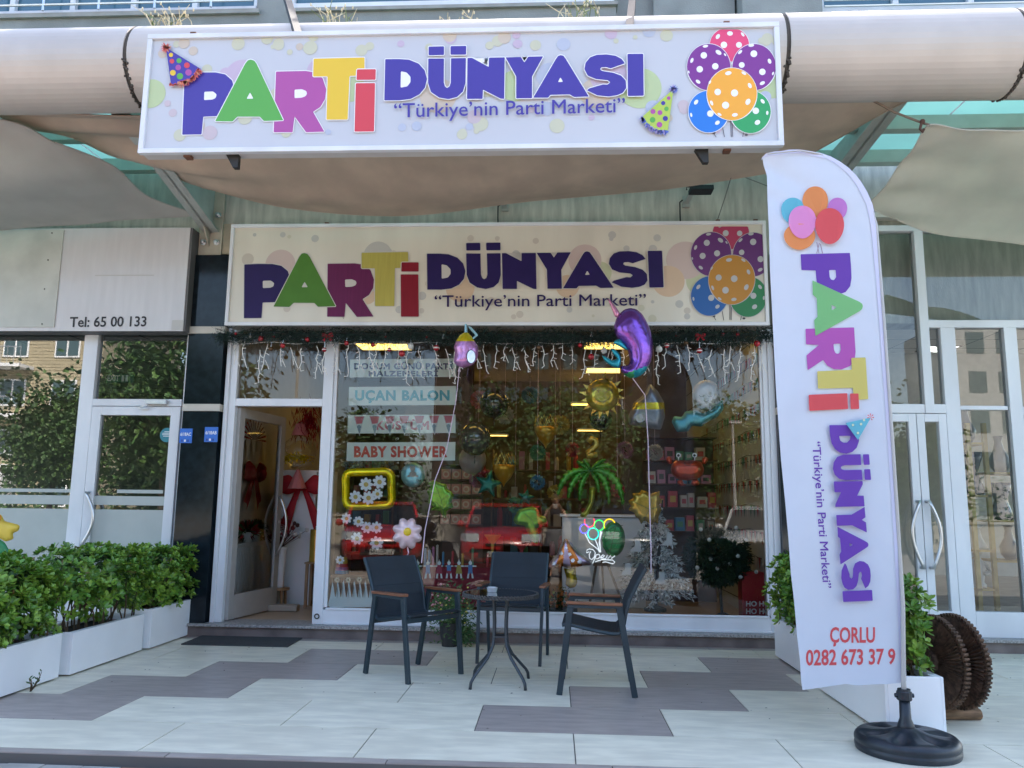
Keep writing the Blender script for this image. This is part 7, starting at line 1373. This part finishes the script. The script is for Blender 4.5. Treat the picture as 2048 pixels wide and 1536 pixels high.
# parked cars
tyre, rimm, cgl, hl = M('tyre', (.015, .015, .016), .9), M('rim_silver', (.45, .46, .48), .3, .7), M('car_glass', (.012, .016, .018), .03, coat=.8), M('headlight', (.55, .58, .6), .08, coat=.9)
def car(lb, paint, x, y, rz, plate=None):
    t = thing('parked_car', lb, 'car', (0, 0, 0), 'cars parked opposite the shop')
    S = [(2.0, .62, .42, .52), (1.96, .76, .30, .66), (1.85, .84, .24, .74), (1.4, .88, .22, .86), (.85, .89, .22, .95), (0, .90, .22, .98), (-1.0, .90, .22, 1.0), (-1.7, .86, .25, 1.02), (-1.95, .80, .32, .95), (-2.0, .70, .42, .8)]
    m = MB(); K = 9
    def ring(s): X, w, z0, z1 = s; pr_ = [(0, z0), (w * .8, z0), (w * .97, z0 + .1), (w, (z0 + z1) / 2), (w * .97, z1 - .08), (w * .9, z1), (0, z1 + .03)]; return [(X, yy, zz) for yy, zz in pr_] + [(X, -yy, zz) for yy, zz in pr_[-2:0:-1]]
    rs = [ring(s) for s in S]; N = len(rs[0]); m.add([v for r in rs for v in r], [(i * N + j, i * N + (j + 1) % N, (i + 1) * N + (j + 1) % N, (i + 1) * N + j) for i in range(len(S) - 1) for j in range(N)] + [tuple(range(N)), tuple((len(S) - 1) * N + j for j in range(N))])
    m.build('body', paint, t, smooth=True)
    GH = [(.98, .80, .94), (.35, .70, 1.38), (-.1, .68, 1.46), (-.9, .67, 1.47), (-1.5, .66, 1.40), (-1.9, .72, 1.0)]
    m = MB(); vs_ = [];
    for X, w, z in GH: vs_ += [(X, w, z), (X, -w, z)]
    lo_ = [(.98, .83, .93), (.35, .84, .95), (-.1, .84, .96), (-.9, .84, .97), (-1.5, .82, .98), (-1.9, .78, .98)]
    for X, w, z in lo_: vs_ += [(X, w, z), (X, -w, z)]
    n = len(GH); fs = [(2 * i, 2 * i + 1, 2 * i + 3, 2 * i + 2) for i in range(n - 1)] + [(2 * i, 2 * i + 2, 2 * n + 2 * i + 2, 2 * n + 2 * i) for i in range(n - 1)] + [(2 * i + 1, 2 * n + 2 * i + 1, 2 * n + 2 * i + 3, 2 * i + 3) for i in range(n - 1)]
    m.add(vs_, fs); m.build('windows', cgl, t)
    m = MB(); rf = GH[1:5]; m.add([(X, s * (w + .012), z + .012) for X, w, z in rf for s in (1, -1)], [(2 * i, 2 * i + 1, 2 * i + 3, 2 * i + 2) for i in range(3)])
    for s in (1, -1):
        m.bar((1.0, s * .82, .93), (.35, s * .71, 1.39), .06, .04); m.bar((-.3, s * .85, .95), (-.32, s * .69, 1.45), .05, .03); m.bar((-1.5, s * .67, 1.41), (-1.92, s * .77, .97), .2, .05); m.tube([(.35, s * .71, 1.39), (-.3, s * .69, 1.465), (-1.5, s * .67, 1.41)], .03, 6)
    m.build('roof', paint, t)
    for X in (1.25, -1.25):
        for s in (1, -1):
            w = MB(); w.lathe([(.2, -.1), (.31, -.1), (.32, -.06), (.32, .06), (.31, .1), (.2, .1)], (X, s * .80, .32), 22, (0, 1, 0)); w = w.build('wheel', tyre, t, smooth=True); q = MB(); q.lathe([(.0, .07), (.2, .105), (.21, .09)], (X, s * .80, .32), 18, (0, s, 0)); q.build('rim', rimm, w)
    for s in (1, -1):
        m = MB(); m.prism(rnd([(1.99, s * .42), (1.55, s * .86), (1.72, s * .86), (1.93, s * .74)], .05), lambda a, b: (a + .012, b * 1.01, .66), lambda a, b: (a - .04, b * 1.0, .83)); m.build('headlight', hl, t); m = MB(); m.ball((.72, s * .98, 1.0), .1, 10, (.7, 1, .8)); m.build('mirror', paint, t, smooth=True)
    m = MB(); m.box(1.97, 2.015, -.45, .45, .34, .48); m.box(1.99, 2.012, -.3, .3, .585, .63); m.build('grille', rubber, t)
    if plate:
        m = MB(); m.box(2.016, 2.024, -.26, .26, .36, .47); p = m.build('number_plate', M('plate_white', (.62, .62, .6), .5), t); vv_, ff_ = text2(plate, .02, -.22, .38, .24, .45); m = MB(); m.sheet(vv_, ff_, lambda a, b: (2.0255, a, b)); m.build('lettering', foutl, p)
    t.location = (x, y, GZ); t.rotation_euler = (0, 0, rz)
redp = M('car_red', (.48, .018, .02), .25, 0, coat=1); car('red hatchback parked facing the shop, right one of the two', redp, -1.12, -10.75, R(90), '59 AGS 113'); car('red hatchback parked at a slight angle, left one of the two', redp, -4.05, -10.9, R(78), '23 ACL 164')
car('dark grey car parked beyond the photographer', M('car_dark', (.03, .035, .04), .25, 0, coat=1), 2.0, -13.2, R(90)); car('white car parked opposite the right end of the window', M('car_white', (.62, .62, .6), .25, 0, coat=1), 4.9, -10.9, R(108))
# the photographer, standing at the camera
skin = M('skin', (.42, .23, .15), .55, var=.05)
PX, PY = .03, -8.30
per = thing('person', 'woman in a dark top and grey skirt photographing the shop with a phone', 'person', (PX, PY, GZ))
V, E, RD2 = [], [], []
def jt(p, r, par=None):
    V.append((PX + p[0], PY + p[1], p[2] + GZ)); RD2.append(r)
    if par is not None: E.append((par, len(V) - 1))
    return len(V) - 1
pel = jt((0, 0, .92), .14); wa = jt((0, 0, 1.08), .115, pel); chs = jt((0, 0, 1.24), .125, wa); nb = jt((0, .0, 1.36), .06, chs); nk = jt((0, .015, 1.43), .047, nb); h1_ = jt((0, .03, 1.50), .068, nk); h2_ = jt((0, .03, 1.57), .078, h1_); jt((0, .02, 1.63), .06, h2_)
for s in (-1, 1):
    hp = jt((s * .09, 0, .86), .095, pel); k_ = jt((s * .10, .02, .48), .055, hp); an = jt((s * .10, 0, .08), .036, k_); jt((s * .11, .14, .03), .03, an)
    sh = jt((s * .165, 0, 1.33), .052, chs); el = jt((s * .23, .10, 1.10), .038, sh); wr = jt((s * .105, .27, 1.37), .024, el); pa = jt((s * .085, .29, 1.415), .026, wr)
    for i, (dx, dz, ln) in enumerate(((-.0, .03, .055), (-.005, .012, .06), (-.008, -.006, .056), (-.008, -.022, .045))):
        a = jt((s * .082, .312 + .0, 1.42 + dz), .008, pa); b = jt((s * .07, .327, 1.42 + dz + .004), .0075, a); jt((s * .07 - s * ln * .6, .329, 1.42 + dz + .002), .007, b)
    a = jt((s * .085, .285, 1.395), .009, pa); jt((s * .045, .285, 1.40), .008, a)
me = bpy.data.meshes.new('body'); o = ORG[per.name]; me.from_pydata([Vector(v) - o for v in V], E, []); bo = bpy.data.objects.new('body', me); col.objects.link(bo); bo.parent = per; ORG['body'] = o
sk = bo.modifiers.new('skin', 'SKIN'); sk.use_smooth_shade = True
for v, r in zip(me.skin_vertices[0].data, RD2): v.radius = (r, r)
me.skin_vertices[0].data[0].use_root = True
ss = bo.modifiers.new('subdivision', 'SUBSURF'); ss.levels = ss.render_levels = 2; me.materials.append(skin)
def P3(x, y, z): return Vector((PX + x, PY + y, z + GZ))
def loft(nm, secs, mat):
    m = MB(); n = 20; m.add([P3(cx + rx * math.cos(2 * math.pi * j / n), cy + ry * math.sin(2 * math.pi * j / n), z) for cx, cy, rx, ry, z in secs for j in range(n)], [(i * n + j, i * n + (j + 1) % n, (i + 1) * n + (j + 1) % n, (i + 1) * n + j) for i in range(len(secs) - 1) for j in range(n)]); m.build(nm, mat, per, smooth=True, solid=.006)
loft('top', [(0, 0, .165, .135, .90), (0, 0, .15, .125, 1.05), (0, .01, .17, .14, 1.2), (0, 0, .185, .13, 1.30), (0, 0, .13, .085, 1.37)], M('dark_top', (.025, .025, .03), .9, var=.2))
loft('skirt', [(0, 0, .22, .19, .45), (0, 0, .20, .17, .7), (0, 0, .185, .155, .86), (0, 0, .165, .138, .96)], M('grey_skirt', (.16, .16, .17), .9, var=.1))
m = MB(); m.ball(P3(0, .0, 1.58), .1, 16, (.92, .95, 1.05)); m.grid(lambda u, v: P3(math.cos(math.pi * (1 + u)) * (.1 + .02 * v), -.02 + math.sin(math.pi * (1 + u)) * (.09 + .02 * v), 1.6 - v * .3), 14, 6); m.build('hair', M('brown_hair', (.03, .016, .01), .6), per, smooth=True)
m = MB(); [m.ball(P3(s * .03, .108, 1.555), .011, 8) for s in (-1, 1)]; m.build('eyes', M('eye_dark', (.02, .015, .012), .2), per)
m = MB(); m.tube([P3(0, .10, 1.56), P3(0, .122, 1.53), P3(0, .108, 1.52)], [.008, .013, .010], 6); m.build('nose', skin, per, smooth=True); m = MB(); m.tube([P3(-.024, .099, 1.495), P3(0, .107, 1.493), P3(.024, .099, 1.495)], .006, 6); m.build('mouth', M('lip', (.35, .10, .09), .5), per)
for s in (-1, 1): m = MB(); m.ball(P3(s * .08, .02, 1.54), .024, 8, (.4, .7, 1.2)); m.build('ear', skin, per, smooth=True)
for s in (-1, 1): m = MB(); m.ball(P3(s * .11, .06, .03), .05, 10, (.9, 2.4, .7)); m.build('shoe', M('black_shoe', (.02, .02, .02), .6), per, smooth=True)
m = MB(); m.box(PX - .078, PX + .078, PY + .302, PY + .311, GZ + 1.385, GZ + 1.46); tag(m.build('phone', M('phone_white', (.55, .53, .5), .2), None, bevel=.004), 'pale phone held sideways by the woman photographing the shop', 'phone')
